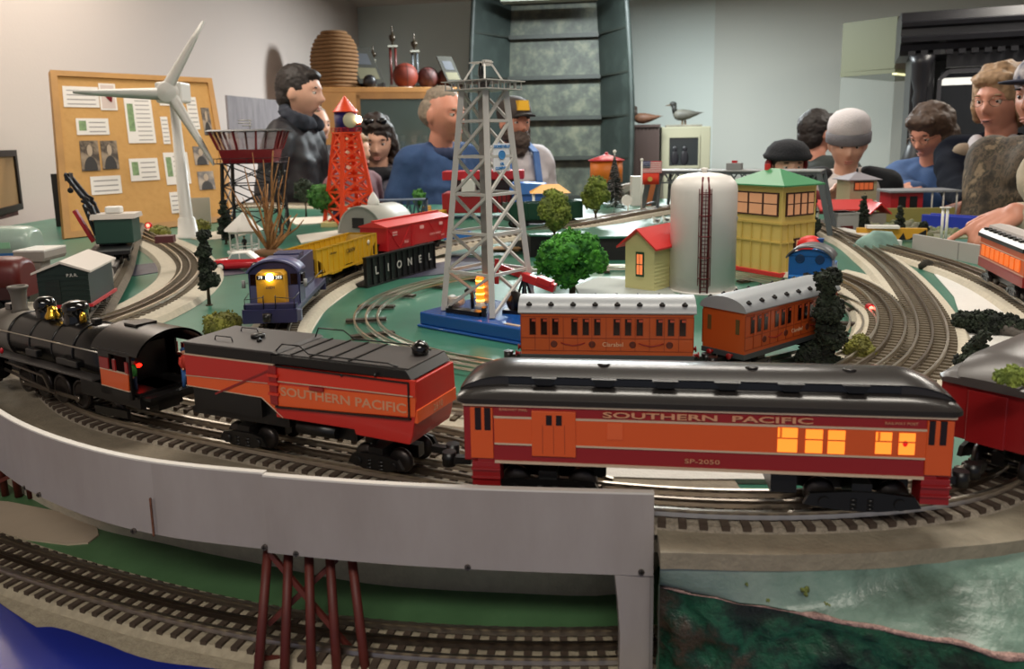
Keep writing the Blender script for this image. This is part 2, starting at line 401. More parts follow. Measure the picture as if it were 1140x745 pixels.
# support post at the right end
q = fas[-1]
e = empty('support_post', (q.x - .012, q.y, 0), 0, 'grey painted plywood post holding up the right end of the fascia', 'post')
MB().ext([(-.010, .93), (.0105, .93), (.0105, T - .0275), (-.0125, T - .0275), (-.0105, T - .045), (-.009, T - .07)], -.003, .006, 'y').build('board', m_fascia, e, .0005)
MB().box(.0105, .0125, -.003, .05, .93, T - .0275).build('side_board', mat('fascia_side_grey', '#8f8a88', .6, noise_=.1), e)
# riser under the deck
rp = [Vector((-.9, 1.12, 0)), Vector((-.62, .86, 0))] + [G(x, y, .997) for x, y in ((77, 577), (190, 607), (280, 626), (410, 650), (560, 660), (695, 661))] + [Vector((.12, .612, 0))]
rp = spline([Vector((p.x, p.y, 0)) for p in rp], .02)
MB().sweep([p - Vector((-.2, .7, 0)) for p in rp], [(0, .992), (.012, .992), (.012, T - .016), (0, T - .016)]).build('riser', m_bedl, None, loc=(-.2, .7, 0))
tag(bpy.data.objects['riser'], 'pale riser board behind the lower track under the deck', 'board').name = 'riser_board'
# lower level
ZL = .997
low_front = [(-1.2, 1.1), (-.8, .86)] + [tuple(G(x, y, ZL).xy) for x, y in ((0, 683), (60, 706), (120, 728), (168, 745))]
g_ = G(168, 745, ZL)
low = [Vector((x, y, 0)) for x, y in low_front] + [Vector((-.16, .47, 0)), Vector((0, .435, 0)), Vector((.30, .40, 0)), Vector((.30, .46, 0)), Vector((.13, .62, 0))] + [Vector((p.x, p.y + .02, 0)) for p in reversed(rp)] + [Vector((-1.2, 1.4, 0))]
slab('lower_platform', low, ZL - .012, ZL, m_lgreen, 'lower green painted platform below the viaduct', 'platform')
lp = [(-60, 589.5), (0, 614), (100, 645), (200, 672), (286, 690), (400, 706), (550, 715.5), (695, 715), (760, 713), (830, 706)]
pL = spline([G(x, y, ZL + .0135) for x, y in lp], .01)
for _ in range(40): pL = [pL[0]] + [(pL[i-1] + pL[i]*2 + pL[i+1]) / 4 for i in range(1, len(pL)-1)] + [pL[-1]]
pL = [p for p in pL if p.x < .17]
track('curved_track', pL, 'three-rail curved track on the lower level behind the red trestle', zc=.0135, ties_sep=True, bed=m_bed, bedw=.031, bed_h=.005, step=.0125)
# wide beige roadbed pad in front of the lower track
bedl = [p for p in pL]; fo = offset(bedl, -.052); bi = offset(bedl, .034)
o = slab('roadbed_board', [Vector((p.x, p.y, 0)) for p in fo] + [Vector((p.x, p.y, 0)) for p in reversed(bi)], ZL, ZL + .0012, m_bed, 'beige roadbed board under the lower track', 'board')
# blue kick board
kb = [Vector((p[0], p[1], 0)) for p in low_front] + [Vector((-.16, .47, 0)), Vector((0, .435, 0)), Vector((.30, .40, 0))]
kb = spline(kb, .015)
c = Vector((-.3, .5, 0)); ke = empty('kick_rail', c, 0, 'glossy blue painted rail along the front edge of the lower level', 'rail')
MB().sweep([p - c for p in kb], [(.004, ZL - .03), (.004, ZL + .0035), (-.045, ZL + .0030), (-.07, ZL - .02), (-.075, ZL - .035), (-.07, ZL - .05)], smooth=False).build('panel', mat('blue_gloss_paint', '#1c2a86', .12, coat=.6), ke, .001)
MB().sweep([p - c for p in kb], [(-.05, ZL - .14), (-.05, ZL - .05), (-.095, ZL - .045), (-.12, ZL - .06), (-.12, ZL - .14)], smooth=False).build('red_trim', label_part and mat('red_gloss_paint', '#a8301f', .2, coat=.3), ke)
# lower structure holding the near side
fr = MB()
fr.box(-1.15, .30, .62, .64, .0, ZL - .012).build
lw = empty('platform_stand', (-.3, .8, 0), 0, 'pine framework under the lower platform', 'stand')
for x, y in ((-.75, .95), (-.35, .65), (.2, .50), (-1.1, 1.2), (.2, .6)):
    MB().box(x + .3 - .03, x + .3 + .03, y - .8 - .03, y - .8 + .03, 0, ZL - .012).build('post', m_wood, lw)
# pad and trestles
pad = P3([(-40, 556), (10, 560), (60, 570), (90, 577), (108, 588), (110, 597), (98, 606), (75, 607.5), (30, 602), (0, 594), (-40, 580)], ZL)
slab('trestle_pad', pad, ZL, ZL + .0015, mat('beige_card', '#b9a894', .8, noise_=.06, nscale=30), 'beige rounded pad under the left red trestle', 'pad')
m_tr = mat('trestle_red', '#5e231a', .55, noise_=.2, nscale=60)
def trestle(base, posts, braces, r, label, rz=0):
    e = empty('trestle_bent', base, rz, label, 'trestle', 'dark red trestles')
    for (x0, z0, x1, z1) in posts: MB().cyl((x0, 0, z0), (x1, 0, z1), r, n=10).build('post', m_tr, e)
    for (x0, z0, x1, z1, y) in braces: MB().bar((x0, y, z0), (x1, y, z1), r*1.1, r*.8, upv=(0, 1, 0)).build('brace', m_tr, e)
    return e
Yt = .5125; sx = lambda px: (px - 350) * Yt / 880
b0 = D(350, 700, Yt); 
posts = [(sx(a), -.106, sx(b), 0.0) for a, b in ((289, 296), (321, 319), (354, 341), (385, 364), (420, 387))]
zt = -.013
e = trestle((b0.x, Yt, 0), [], [], .003, 'dark red trestle bent of five posts standing in front of the lower track')
ztop = T - .017; zbot = ZL; yfoot = G(350, 754, ZL).y - Yt
for (x0, _, x1, _) in posts:
    MB().cyl((x0*.95 + .004, yfoot, zbot), (x1*1.04, .022, ztop), .0033, n=12).build('post', m_tr, e)
def pz(y, x=350): return D(x, y, Yt).z
for (xa, ya, xb, yb, yy) in ((286, 710, 416, 718, -.005), (294, 619, 408, 709, -.0045), (378, 633, 296, 690, .0045), (300, 716, 400, 760, -.0045), (410, 720, 296, 775, .0045), (288, 775, 424, 779, -.005)):
    MB().bar((sx(xa)*.97, yfoot*.75+yy+(745-ya)*.00031, pz(ya, xa)), (sx(xb)*.97, yfoot*.75+yy+(745-yb)*.00031, pz(yb, xb)), .0035, .003, upv=(0, 1, 0)).build('brace', m_tr, e)
Yl = .757
e = empty('trestle_bent', (D(38, 577, Yl).x, Yl, 0), R_(-12), 'dark red trestle bent standing on the beige pad at the left edge', 'trestle', 'dark red trestles')
for i, px in enumerate((-15, 3, 21, 38, 54, 73)):
    x = (px - 38) * Yl / 880
    MB().cyl((x*1.04, 0, ZL+.001), (x*.94 - .006, 0, T - .017), .0035, n=10).build('post', m_tr, e)
MB().bar((-.045, -.005, ZL + .012), (.015, -.005, ZL + .040), .004, .003, upv=(0, 1, 0)).build('brace', m_tr, e)
# ---- right hand plaster slope and cliff
m_ter = ramp_mat('terrain_teal_paint', [(0, '#2c3832'), (.36, '#46594e'), (.46, '#6f897d'), (.58, '#8a9d92'), (.7, '#98a69c'), (1, '#b4bcb2')], 7, .35, bump=.6)
m_cliff = ramp_mat('cliff_paint', [(0, '#0c0f0c'), (.42, '#131c15'), (.47, '#1a3426'), (.52, '#22583f'), (.57, '#1a3426'), (.61, '#443628'), (.66, '#182018'), (1, '#5c7a66')], 11, .45, bump=1)
te = empty('plaster_hill', (.2, .45, 0), 0, 'painted green plaster slope with a dark rocky cliff at the lower right', 'hill')
rows = []; N = 90
edge = [G(x, y, T - .030) for x, y in ((733, 650), (760, 656), (820, 668), (874, 676), (948, 690), (1010, 702), (1062, 711), (1140, 727))] + [Vector((.36, .405, 0)), Vector((.50, .43, 0)), Vector((.70, .50, 0))]
edge[0].z = edge[0].z
ed = spline([Vector((p.x, p.y, 0)) for p in edge], .004)
back = spline([Vector((p.x, p.y, 0)) for p in (G(735, 619, T), G(760, 619, T), G(830, 621, T), G(894, 621, T), G(1000, 617, T), G(1140, 604, T))] + [Vector((.38, .475, 0)), Vector((.52, .54, 0)), Vector((.75, .65, 0))], .004)
slab('roadbed_board', [Vector((p.x, p.y - .0012, 0)) for p in back] + [Vector((.78, .74, 0)), Vector((.52, .62, 0)), Vector((.38, .57, 0)), Vector((.3, .53, 0)), Vector((.2, .515, 0)), Vector((.0965, .53, 0))], T - .008, T + .0026, mat('roadbed_board_tan', '#8f8674', .7, noise_=.15, nscale=90, bump=.2, bscale=300), 'wide tan roadbed board under the baggage coach at the top of the green slope', 'board')
def at(path, t): i = t*(len(path)-1); k = min(int(i), len(path)-2); return path[k].lerp(path[k+1], i-k)
top_rows = []
for j in range(26):
    v = j/25; row = []
    for i in range(N+1):
        u = i/N; a = at(back, u); b = at(ed, u); p = a.lerp(b, v)
        z = T - .005 - .026*(v**.8) - .004*math.sin(v*3.14)*math.sin(u*9+1)
        nz = noise.noise(Vector((p.x*60, p.y*60, 1))) * .0014 + noise.noise(Vector((p.x*220, p.y*220, 4))) * .0006
        row.append(Vector((p.x-.2, p.y-.45, z + (nz if 0 < j else 0))))
    top_rows.append(row)
MB().sheet(top_rows).build('slope', m_ter, te)
m_pink = mat('pink_broken_plaster', '#c9a49b', .8, noise_=.4, nscale=260, bump=.6, bscale=400)
rim = MB(); rr = []
base = top_rows[-1]
for i in range(0, N+1): rr.append(base[i] + Vector((0, -.0005, -.0008 + noise.noise(Vector((i*.7, 0, 0)))*.0006)))
rad = [max(.0001, .0010 + .0014*noise.noise(Vector((i*.35, 5, 0))) + (.0006 if i > 12 else -.0005)) for i in range(N+1)]
rim.tube(rr, rad, n=7).build('broken_rim', m_pink, te)
cl = []
for j in range(30):
    v = j/29; row = []
    for i in range(N+1):
        p = base[i]; dn = v**1.2*.25
        nx = noise.noise(Vector((p.x*45, v*16, 2))) * .011 + noise.noise(Vector((p.x*110, v*40, 7))) * .006 + noise.noise(Vector((p.x*260, v*120, 3))) * .0025
        row.append(p + Vector((nx*.5*min(1, v*6), (nx - .006*v + .004*math.sin(v*6))*min(1, v*8), -.001 - dn)))
    cl.append(row)
MB().sheet(cl).build('cliff_face', m_cliff, te)
side = [[top_rows[j][0] for j in range(26)], [top_rows[j][0] - Vector((0, 0, .24)) for j in range(26)]]
MB().sheet(side, smooth=False).build('end_face', m_cliff, te)
m_moss = mat('moss_clump', '#6f7a3c', .9, noise_=.5, nscale=300)
def blobcl(c, r, n, seed, fl=.7, sub=6):
    rd = random.Random(seed); mb = MB()
    for _ in range(n):
        mb.ell(Vector(c) + Vector((rd.uniform(-r, r), rd.uniform(-r, r), rd.uniform(0, r*fl))), r*rd.uniform(.3, .6), 7, 5, 0, lambda p: p*(1+.35*noise.noise(p*900 + Vector((seed, 0, 0)))))
    return mb
for k, (px, py, r) in enumerate(((896, 662, .0028), (921, 674, .0014), (1108, 632, .0014), (831, 652, .0010), (1074, 652, .0012), (855, 670, .001))):
    z = T - .018; q = G(px, py, z)
    tag(blobcl((0, 0, 0), r, 9, k).build('moss_clump', m_moss, None, loc=(q.x, q.y, z + .0005)), ['largest clump of green moss on the plaster slope', 'small dark moss speck right of the largest moss clump', 'moss speck high on the right of the slope', 'tiny moss speck near the left of the slope', 'moss speck in the middle of the right slope', 'tiny moss speck by the pink rim'][k], 'moss', 'moss clumps on the slope')
# ================================================================== NEAR TRAIN
class Side:
    """maps measured points onto the near side plane of a vehicle (local x, z)"""
    def __init__(s, e, yl):
        s.M = Matrix.Translation(e.location) @ Matrix.Rotation(e.rotation_euler.z, 4, 'Z'); s.I = s.M.inverted(); s.yl = yl
    def __call__(s, px, py, yl=None):
        yl = s.yl if yl is None else yl
        o = s.I @ CAM; d = s.I.to_3x3() @ ray(px, py); t = (yl - o.y) / d.y; p = o + d*t; return p.x, p.z
m_spred = mat('carmine_red', '#8c1618', .35, coat=.2)
m_spor = mat('daylight_orange', '#d2541d', .38, coat=.2)
m_silver = mat('silver_stripe', '#c3ab93', .4)
m_blk = mat('satin_black', '#0d0c0c', .35)
m_blkg = mat('gloss_black', '#0a0909', .10, coat=.5)
m_gun = mat('roof_dark_grey', '#2b2827', .24)
m_gap = mat('black_gap', '#181412', .8)
m_dkwin = mat('dark_window', '#1c0a08', .2)
m_lit = mat('lit_window_orange', '#e88430', .5, emit=.8, ecol='#ff8a2a')
m_litr = mat('lit_window_red', '#b4552c', .5, emit=.12, ecol='#d8481c')
m_wheel = mat('wheel_steel_dark', '#3b3634', .35, metal=.8)
m_red = mat('lamp_red', '#ff1a1a', .4, emit=6, ecol='#ff1408')
def truck(parent, x, L=.044, wr=.0085, gauge=.030, m=None, z0=0, name='truck', detail=True, w=.05):
    m = m or m_blk
    t = MB()
    t.box(x-L/2, x+L/2, -.004, .004, z0+wr*.9, z0+wr*1.9)
    t.box(x-.006, x+.006, -w/2, w/2, z0+wr*.9, z0+wr*2.2)
    for s in (-1, 1):
        y0, y1 = (s*w/2-.0015, s*w/2+.0015)
        t.ext([(x-L/2, z0+wr*.8), (x-L/2+.004, z0+wr*1.5), (x-.010, z0+wr*1.7), (x+.010, z0+wr*1.7), (x+L/2-.004, z0+wr*1.5), (x+L/2, z0+wr*.8), (x+L/2-.006, z0+wr*.7), (x+.010, z0+wr*.45), (x-.010, z0+wr*.45), (x-L/2+.006, z0+wr*.7)], y0, y1, 'y')
        if detail:
            for q in (-1, 1):
                t.cyl((x+q*L*.32, s*(w/2-.001), z0+wr), (x+q*L*.32, s*(w/2+.003), z0+wr), wr*.36, n=10)
                for k in range(3): t.cyl((x+q*.005, s*(w/2+.0005), z0+wr*.55+k*wr*.28), (x+q*.005, s*(w/2+.0005), z0+wr*.7+k*wr*.28), wr*.24, n=8)
    o = t.build(name, m, parent)
    for q in (-1, 1):
        c = x + q*L*.32
        for s in (-1, 1):
            MB().lathe([(0.001, -.0022), (wr*.86, -.0022), (wr*.92, -.001), (wr, .0004), (wr, .0022), (.001, .0022)] if s < 0 else [(.001, -.0022), (wr, -.0022), (wr, -.0004), (wr*.92, .001), (wr*.86, .0022), (.001, .0022)],
                       (c, s*gauge/2, z0+wr), 20, axis='y').build('wheel', m_wheel, o)
        MB().cyl((c, -gauge/2, z0+wr), (c, gauge/2, z0+wr), .0015, n=8).build('axle', m_wheel, o)
    return o
def coupler(parent, x, s, z=.016):
    MB().box(min(x, x+s*.016), max(x, x+s*.016), -.003, .003, z-.002, z+.003).cyl((x+s*.016, 0, z-.004), (x+s*.016, 0, z+.006), .005, n=10).build('coupler', m_blk, parent)
def panel(parent, S, pts, m, name='panel', out=.0004, th=.0008, yl=None):
    """a panel in the side plane given by measured corner points"""
    q = [S(x, y) for x, y in pts]; yy = S.yl if yl is None else yl
    return MB().ext(q, yy - out, yy + th, 'y').build(name, m, parent)
def quad(S, x0, y0, x1, y1, x2=None, y2=None):
    return None
# ---------------- baggage-coach combine
e = empty('passenger_car', (.1198, .502, zr), R_(-8.06), 'long red and orange baggage coach with a black roof, directly behind the tender', 'train car')
bag = e; L2 = .1518; W2 = .030; S = Side(e, -W2)
MB().box(-L2+.010, L2-.010, -W2+.0005, W2-.0005, .0285, .068).build('body', m_spred, e)
for s in (-1, 1):
    xx = sorted((s*(L2-.010), s*(L2-.001)))
    MB().box(xx[0], xx[1], -W2+.001, W2-.001, .0285, .068).build('vestibule', m_spred, e, .001)
def band(zl, zh, x0, x1, m, nm, out=.0003):
    for s in (-1, 1):
        y0 = s*W2
        MB().box(x0, x1, min(y0, y0-s*.001)-(out if s < 0 else 0), max(y0, y0-s*.001)+(out if s > 0 else 0), zl, zh).build(nm, m, e)
xa = S(551, 513)[0]; xb = S(1028, 534)[0]; xd0 = S(592, 480)[0]; xd1 = S(641, 480)[0]
zs1 = S(700, 469)[1]; zs2 = S(700, 499)[1]; zb = S(800, 522.5)[1]; ze = S(800, 455)[1]
band(zs2, zs1, xa, xd0, m_spor, 'orange_band'); band(zs2, zs1, xd1, xb, m_spor, 'orange_band')
for z in (zs1, zs2):
    band(z-.0006, z+.0006, xa, xd0, m_silver, 'stripe', .0006); band(z-.0006, z+.0006, xd1, xb, m_silver, 'stripe', .0006)
band(.0280, .0296, xa, xb, m_silver, 'bottom_stripe', .0008)
band(.0668, .0685, -L2+.001, L2-.001, m_silver, 'eave_stripe', .0009)
# baggage door
z0 = S(616, 508)[1]; z1 = S(616, 458)[1]
d = MB().box(xd0, xd1, -W2-.0012, -W2+.001, z0, z1).build('baggage_door', m_spor, e, .0003)
for a in (608, 619):
    x0 = S(a, 460)[0]; x1 = S(a+6.5, 460)[0]
    MB().box(x0, x1, -W2-.0015, -W2, S(616, 473)[1], S(616, 462)[1]).build('window', m_dkwin, d)
for k in (0.25, .5, .75):
    x = xd0 + (xd1-xd0)*k
    MB().box(x-.0002, x+.0002, -W2-.0014, -W2, z0+.002, z1-.009).build('groove', mat('orange_shadow_groove', '#9a3c18', .6), d)
# vestibule doors (orange) with twin windows
for (a, b, w1, w2, w3, w4) in ((524, 549, 529, 536, 539.5, 546.5), (1032, 1062, 1034.5, 1041.5, 1047, 1054.5)):
    x0 = S(a, 480)[0]; x1 = S(b, 480)[0]
    d = MB().box(x0, x1, -W2-.0008, -W2+.0015, .031, .0655).build('vestibule_door', m_spor, e, .0003)
    for p, q in ((w1, w2), (w3, w4)):
        MB().box(S(p, 470)[0], S(q, 470)[0], -W2-.0011, -W2, .0505, .0655).build('window', m_dkwin, d)
for a, b in ((526, 557), (1026, 1059)):
    x0 = S(a, 520)[0]; x1 = S(b, 520)[0]
    st = MB().box(x0, x1, -W2-.0006, -W2+.014, .012, .0285)
    for z in (.017, .023): st.box(x0-.0004, x1+.0004, -W2-.0022, -W2, z, z+.0015)
    st.build('step', m_spred, e, .0003)
    MB().box(x0, x1, W2-.014, W2+.0006, .012, .0285).build('step', m_spred, e, .0003)
for (a, b, t0, t1, mm) in ((676, 693, 471, 489, m_litr), (866, 888, 476, 503, m_lit), (897, 916, 478, 504, m_lit), (922, 941, 479, 505, m_lit), (975, 993, 481, 505, m_lit), (1001, 1019, 482, 506, m_lit)):
    x0 = S(a, t0)[0]; x1 = S(b, t0)[0]; mx = (a+b)/2
    f = MB().box(x0-.0007, x1+.0007, -W2-.0006, -W2+.0005, S(mx, t1)[1]-.0006, S(mx, t0)[1]+.0006).build('window', m_spor, e)
    MB().box(x0, x1, -W2-.0009, -W2, S(mx, t1)[1], S(mx, t0)[1]).build('pane', mm, f)
    zm = S(mx, (t0+t1)/2-2)[1]
    if mm is m_lit: MB().box(x0, x1, -W2-.0011, -W2, zm-.0004, zm+.0004).build('sash', m_spor, f)
    if a == 1001: MB().ell(((x0+x1)/2-.001, -W2-.0005, zm-.001), (.0022, .0006, .0028), 10, 6).build('silhouette', mat('red_seat', '#c01818', .5, emit=.5, ecol='#e01010'), f)
    if a == 866 or a == 975: MB().box(x0+.001, x0+.0025, -W2-.0012, -W2, zm, S(mx, t0)[1]).build('curtain', mat('amber_curtain', '#c0641c', .6, emit=.4, ecol='#c85a14'), f)
m_let = mat('lettering_tan', '#c98f6c', .5)
def side_text(par, S, s_, px0, px1, py, hpx, nm='lettering', m=None, bold=.0002, yl=None, rz=None):
    x0, z = S((px0), py); x1, _ = S(px1, py); xm, zm = S((px0+px1)/2, py); h = abs(S((px0+px1)/2, py-hpx/2)[1]-S((px0+px1)/2, py+hpx/2)[1])
    o = text(s_, h/.72, m or m_let, par, (xm, (S.yl if yl is None else yl)-.0007, zm), (R_(90), 0, 0), nm, ext=.0001, bold=bold*.6)
    w = o.dimensions.x
    xsv = [v.co.x for v in o.data.vertices]; w = max(xsv)-min(xsv); o.scale[0] = (x1-x0)/w; return o
side_text(e, S, 'SOUTHERN  PACIFIC', 669, 903, 465.5, 6.5)
side_text(e, S, 'RAILWAY MAIL', 556, 587, 456, 3, bold=0)
side_text(e, S, 'RAILWAY POST', 985, 1022, 471.5, 3, bold=0)
side_text(e, S, 'SP-2050', 762, 801, 514, 5, bold=0)
# clerestory roof
def clere_roof(e, L2, W, zb, h, m, name='roof', tabs=True):
    sec = [(-W-.002, 0), (-W-.0025, .0035), (-W, .0065), (-W*.84, .0090), (-W*.66, .0100), (-W*.64, .0150), (-W*.70, .0158), (-W*.45, .0188), (-W*.2, .0200)]
    sec = [(y, z*h/.020) for y, z in sec]; sec = sec + [(0, sec[-1][1]+.0003)] + [(-y, z) for y, z in reversed(sec)]
    rows = []; N = 60
    for i in range(N+1):
        x = -L2-.003 + (2*L2+.006)*i/N; d = min(x+L2+.003, L2+.003-x); s1 = min(1, (d+.002)/.034); f = math.sin(s1*math.pi/2)**.7; g = min(1, (d+.0008)/.006)**.5
        rows.append([Vector((x, y*(.80+.20*g), zb + min(z, .0045)*(.6+.4*g) + max(z-.0045, 0)*f)) for y, z in sec])
    o = MB().sheet(rows, smooth=True)
    for r in (rows[0], rows[-1]): o.add(r, [tuple(range(len(r)))])
    o = o.build(name, m, e)
    es = o.modifiers.new('es', 'EDGE_SPLIT'); es.split_angle = R_(38)
    return o
rf = clere_roof(e, L2, W2, .0685, .0200, m_gun)
for s in (-1, 1):
    MB().box(-L2+.03, L2-.03, s*W2*.655-.0006, s*W2*.655+.0006, .0785, .0832).build('clerestory_side', m_blkg, rf)
    for k in range(6):
        x = -.098 + k*.0385
        MB().ext([(x-.008, .0842), (x+.008, .0842), (x+.0045, .0796), (x-.0045, .0796)], s*W2*.74-.0022, s*W2*.74+.0022, 'y').build('vent', m_blk, rf)
    MB().box(-L2+.02, L2-.02, s*(W2*.9)-.0002, s*W2*.9+.0002, .0765, .0769)
for x in (-.06, .035, .095): MB().cyl((x, -.004, .0885), (x, -.004, .0898), .0045, .003, n=14).build('roof_vent', m_gun, rf)
MB().box(-L2+.02, L2-.02, -.024, .024, .026, .030).box(.046, .062, -.022, .022, .012, .026).box(-.066, -.058, -.018, .018, .016, .026).build('underframe', m_blk, e)
truck(e, -.096, .070, .0100, w=.054); truck(e, .100, .070, .0100, w=.054)
MB().cyl((-.068, -W2+.005, .011), (-.068, -W2+.003, .011), .0095, .0095, n=22)
coupler(e, -L2, -1); coupler(e, L2, 1)
# ---------------- following coach at the right edge
e = empty('passenger_car', (.313, .500, zr), R_(38), 'dark red coach with a grey roof at the right edge, behind the baggage coach', 'train car')
Lc = .30
MB().box(0, Lc, -W2, W2, .030, .0685).build('body', m_spred, e, .001)
MB().box(-.0015, .0005, -.012, .012, .030, .066).build('end_diaphragm', m_spred, e, .0005)
rf = clere_roof(empty('roof_set', (Lc/2, 0, 0)), Lc/2, W2, .0685, .020, mat('roof_pewter', '#4b4644', .35)); r_ = rf.parent
rf.parent = e; rf.location = (Lc/2, 0, 0); bpy.data.objects.remove(r_)
MB().box(.01, Lc-.01, -W2-.0005, W2+.0005, .040, .052).build('orange_band', m_spor, e)
for k in range(7):
    f = MB().box(.04+k*.034, .058+k*.034, -W2-.001, -W2, .047, .061).build('window', m_lit, e)
MB().box(.02, Lc-.02, -.022, .022, .024, .030).build('underframe', m_blk, e)
truck(e, .05, .05, .0095); truck(e, Lc-.05, .05, .0095); coupler(e, 0, -1)
# ---------------- tender
e = empty('steam_tender', (-.1538, .5885, zr), R_(-24.09), 'red and orange oil tender with black deck behind the steam locomotive', 'tender')
ten = e; m_tor = mat('tender_orange', '#de5822', .38, coat=.2); m_trd = mat('tender_red', '#b8241c', .36, coat=.2); LT = .1034; WT = .028; S = Side(e, -WT)
xs_ = S(306, 430)[0]   # split between oil bunker and water part
z_t = .0745
bz = S(204, 437.5)[1]; zt1 = S(210, 397)[1]; 
# front body
zl = S(295, 443)[1]
fb = [(-LT, zl+.001), (S(292, 443)[0], zl), (S(316, 465)[0], S(316, 465)[1]), (xs_+.006, S(316, 465)[1]), (xs_+.006, .0740), (-LT, .0740)]
MB().ext(fb, -WT, WT, 'y').build('oil_bunker', m_tor, e, .0006)
zc_ = S(250, 428)[1]
MB().ext([(-LT+.0003, S(230, 421)[1]+.001), (xs_, S(303, 430)[1]+.001), (xs_, .0740), (-LT+.0003, .0740)], -WT-.0005, WT+.0005, 'y').build('red_upper_band', m_trd, e)
MB().bar((-LT, -WT-.0006, S(203, 417)[1]), (S(303, 427)[0], -WT-.0006, S(303, 427)[1]), .0007, .0005).build('stripe', m_silver, e)
MB().bar((-LT, -WT-.0006, zl+.0012), (S(292, 443)[0], -WT-.0006, zl+.0002), .0008, .0005).bar((S(292, 443)[0], -WT-.0006, zl), (S(316, 465)[0], -WT-.0006, S(316, 465)[1]), .0008, .0005).build('stripe', m_silver, e)
MB().bar((S(241, 438)[0], -WT-.0007, S(241, 438)[1]), (S(300, 412)[0], -WT-.0007, S(300, 412)[1]), .0016, .0014).build('diagonal_rib', m_spred, e)
MB().box(-LT, xs_, -WT-.0004, WT+.0004, .0740, .0750).build('deck_stripe', m_silver, e)
# rear body: tapering inwards at the tail
zr0 = S(350, 471)[1]
rbp = [(xs_, zr0), (S(395, 478)[0], zr0), (S(397, 492)[0], .030), (LT-.002, .029), (LT, .034), (LT+.004, .055), (LT+.003, .0740), (xs_, .0740)]
MB().ext(rbp, -WT-.0008, WT+.0008, 'y').build('water_tank', m_trd, e, .0008)
def tband(pa, pb, pc, pd, m, nm, out=.0012): return panel(e, S, [pa, pb, pc, pd], m, nm, out=out)
tband((311, 453), (463, 477-13), (463, 447-5), (311, 428), m_tor, 'orange_band', .0011)
tband((311, 428), (463, 443), (463, 424), (311, 409), mat('orange_red', '#c9301c', .36, coat=.2), 'upper_panel', .0011)
MB().bar((S(311, 424)[0], -WT-.0018, S(311, 424)[1]), (S(461, 441)[0], -WT-.0018, S(461, 441)[1]), .0008, .0006).build('stripe', m_silver, e)
MB().bar((S(309, 452)[0], -WT-.0018, S(309, 452)[1]), (S(459, 466)[0], -WT-.0018, S(459, 466)[1]), .0022, .0012).build('black_rail', m_blk, e)
MB().bar((S(309, 407)[0], -WT-.0018, S(309, 407)[1]), (S(456, 426)[0], -WT-.0018, S(456, 426)[1]), .0011, .001).bar((S(456, 426)[0], -WT-.0018, S(456, 426)[1]), (S(457, 464)[0], -WT-.0018, S(457, 464)[1]), .0012, .001, upv=(0, 1, 0)).build('piping', m_blk, e)
for px in (382, 419): MB().ell((S(px, 416)[0], -WT-.002, S(px, 417)[1]), .0012, 8, 6).build('bracket', m_blk, e)
MB().box(xs_-.0035, xs_+.0035, -WT-.0022, WT+.0022, S(303, 449)[1], .0740).build('joint_post', m_spred, e, .0003)
for py in (417, 426, 437): MB().box(xs_-.004, xs_+.0055, -WT-.0034, -WT, S(303, py)[1]-.001, S(303, py)[1]+.001).build('rivet_bar', mat('orange_red', '#c9301c', .36), e)
MB().box(S(347, 436)[0], S(362, 430)[0], -WT-.003, -WT, S(353, 432)[1]-.0012, S(353, 432)[1]+.0012).build('hinge', m_spred, e)
side_text(e, S, 'SOUTHERN PACIFIC', 312, 450, 445, 10, bold=.0003, yl=-WT-.0007)
bpy.data.objects[-1] if False else None
# slanted deck text correction is left to the plane itself
# rear face orange stripe
MB().box(LT+.0005, LT+.0048, -WT-.0002, WT+.0002, .045, .0545).build('rear_orange_band', m_tor, e, .0004)
text('2610', .007, m_let, e, (LT+.0052, 0, .0495), (R_(90), 0, R_(90)), 'rear_lettering', ext=.0001)
# black upper walls and decks
MB().ext([(-LT, .0750), (xs_-.002, .0750), (xs_-.002, .0830), (-LT, .0830)], -WT+.0002, WT-.0002, 'y').build('bunker_wall', m_blk, e, .0005)
MB().ext([(xs_-.002, .0750), (LT+.001, .0750), (LT-.004, .0820), (xs_-.002, .0820)], -WT+.0002, WT-.0002, 'y').build('tank_wall', m_blk, e, .0005)
MB().ext([(-LT-.002, .0830), (xs_+.004, .0830), (xs_, .0847), (-LT, .0847)], -WT-.0008, WT+.0008, 'y').build('bunker_lid', mat('deck_charcoal', '#454140', .45), e, .0005)
MB().box(xs_+.001, LT-.003, -WT+.003, WT-.003, .0820, .0827).build('tank_deck', mat('deck_charcoal', '#454140', .45), e)
for k in range(4):
    x = xs_+.014+k*.017
    MB().box(x, x+.0015, -WT+.003, WT-.003, .0827, .0836).build('deck_batten', m_blk, e)
def hand(pts, nm='handrail', r=.0005, par=None, m=None): return MB().tube(pts, r, 6).build(nm, m or m_blk, par)
for y in (-.015, .014): hand([(-LT+.020, y, .0847), (-LT+.021, y, .0880), (-LT+.037, y, .0880), (-LT+.038, y, .0847)], par=e)
MB().lathe([(.0055, 0), (.0058, .002), (.005, .0032), (0, .0036)], (-.055, .002, .0847), 16).build('filler_hatch', m_blk, e)
MB().lathe([(.002, 0), (.0022, .002), (0, .003)], (-.045, -.008, .0847), 10).build('vent', m_blk, e)
hand([(xs_-.002, -WT+.004, .0827), (xs_+.006, -WT+.004, .0900), (xs_+.022, -WT+.004, .0900), (xs_+.03, -WT+.004, .0845), (LT-.02, -WT+.004, .0845), (LT-.012, -WT+.004, .0827)], 'pipe_rail', .0006, e)
hand([(xs_+.0, WT-.006, .0827), (xs_+.004, WT-.006, .0915), (xs_+.028, WT-.006, .0915), (xs_+.038, WT-.006, .0855), (LT-.02, WT-.006, .0855), (LT-.012, WT-.006, .0827)], 'pipe_rail', .0006, e)
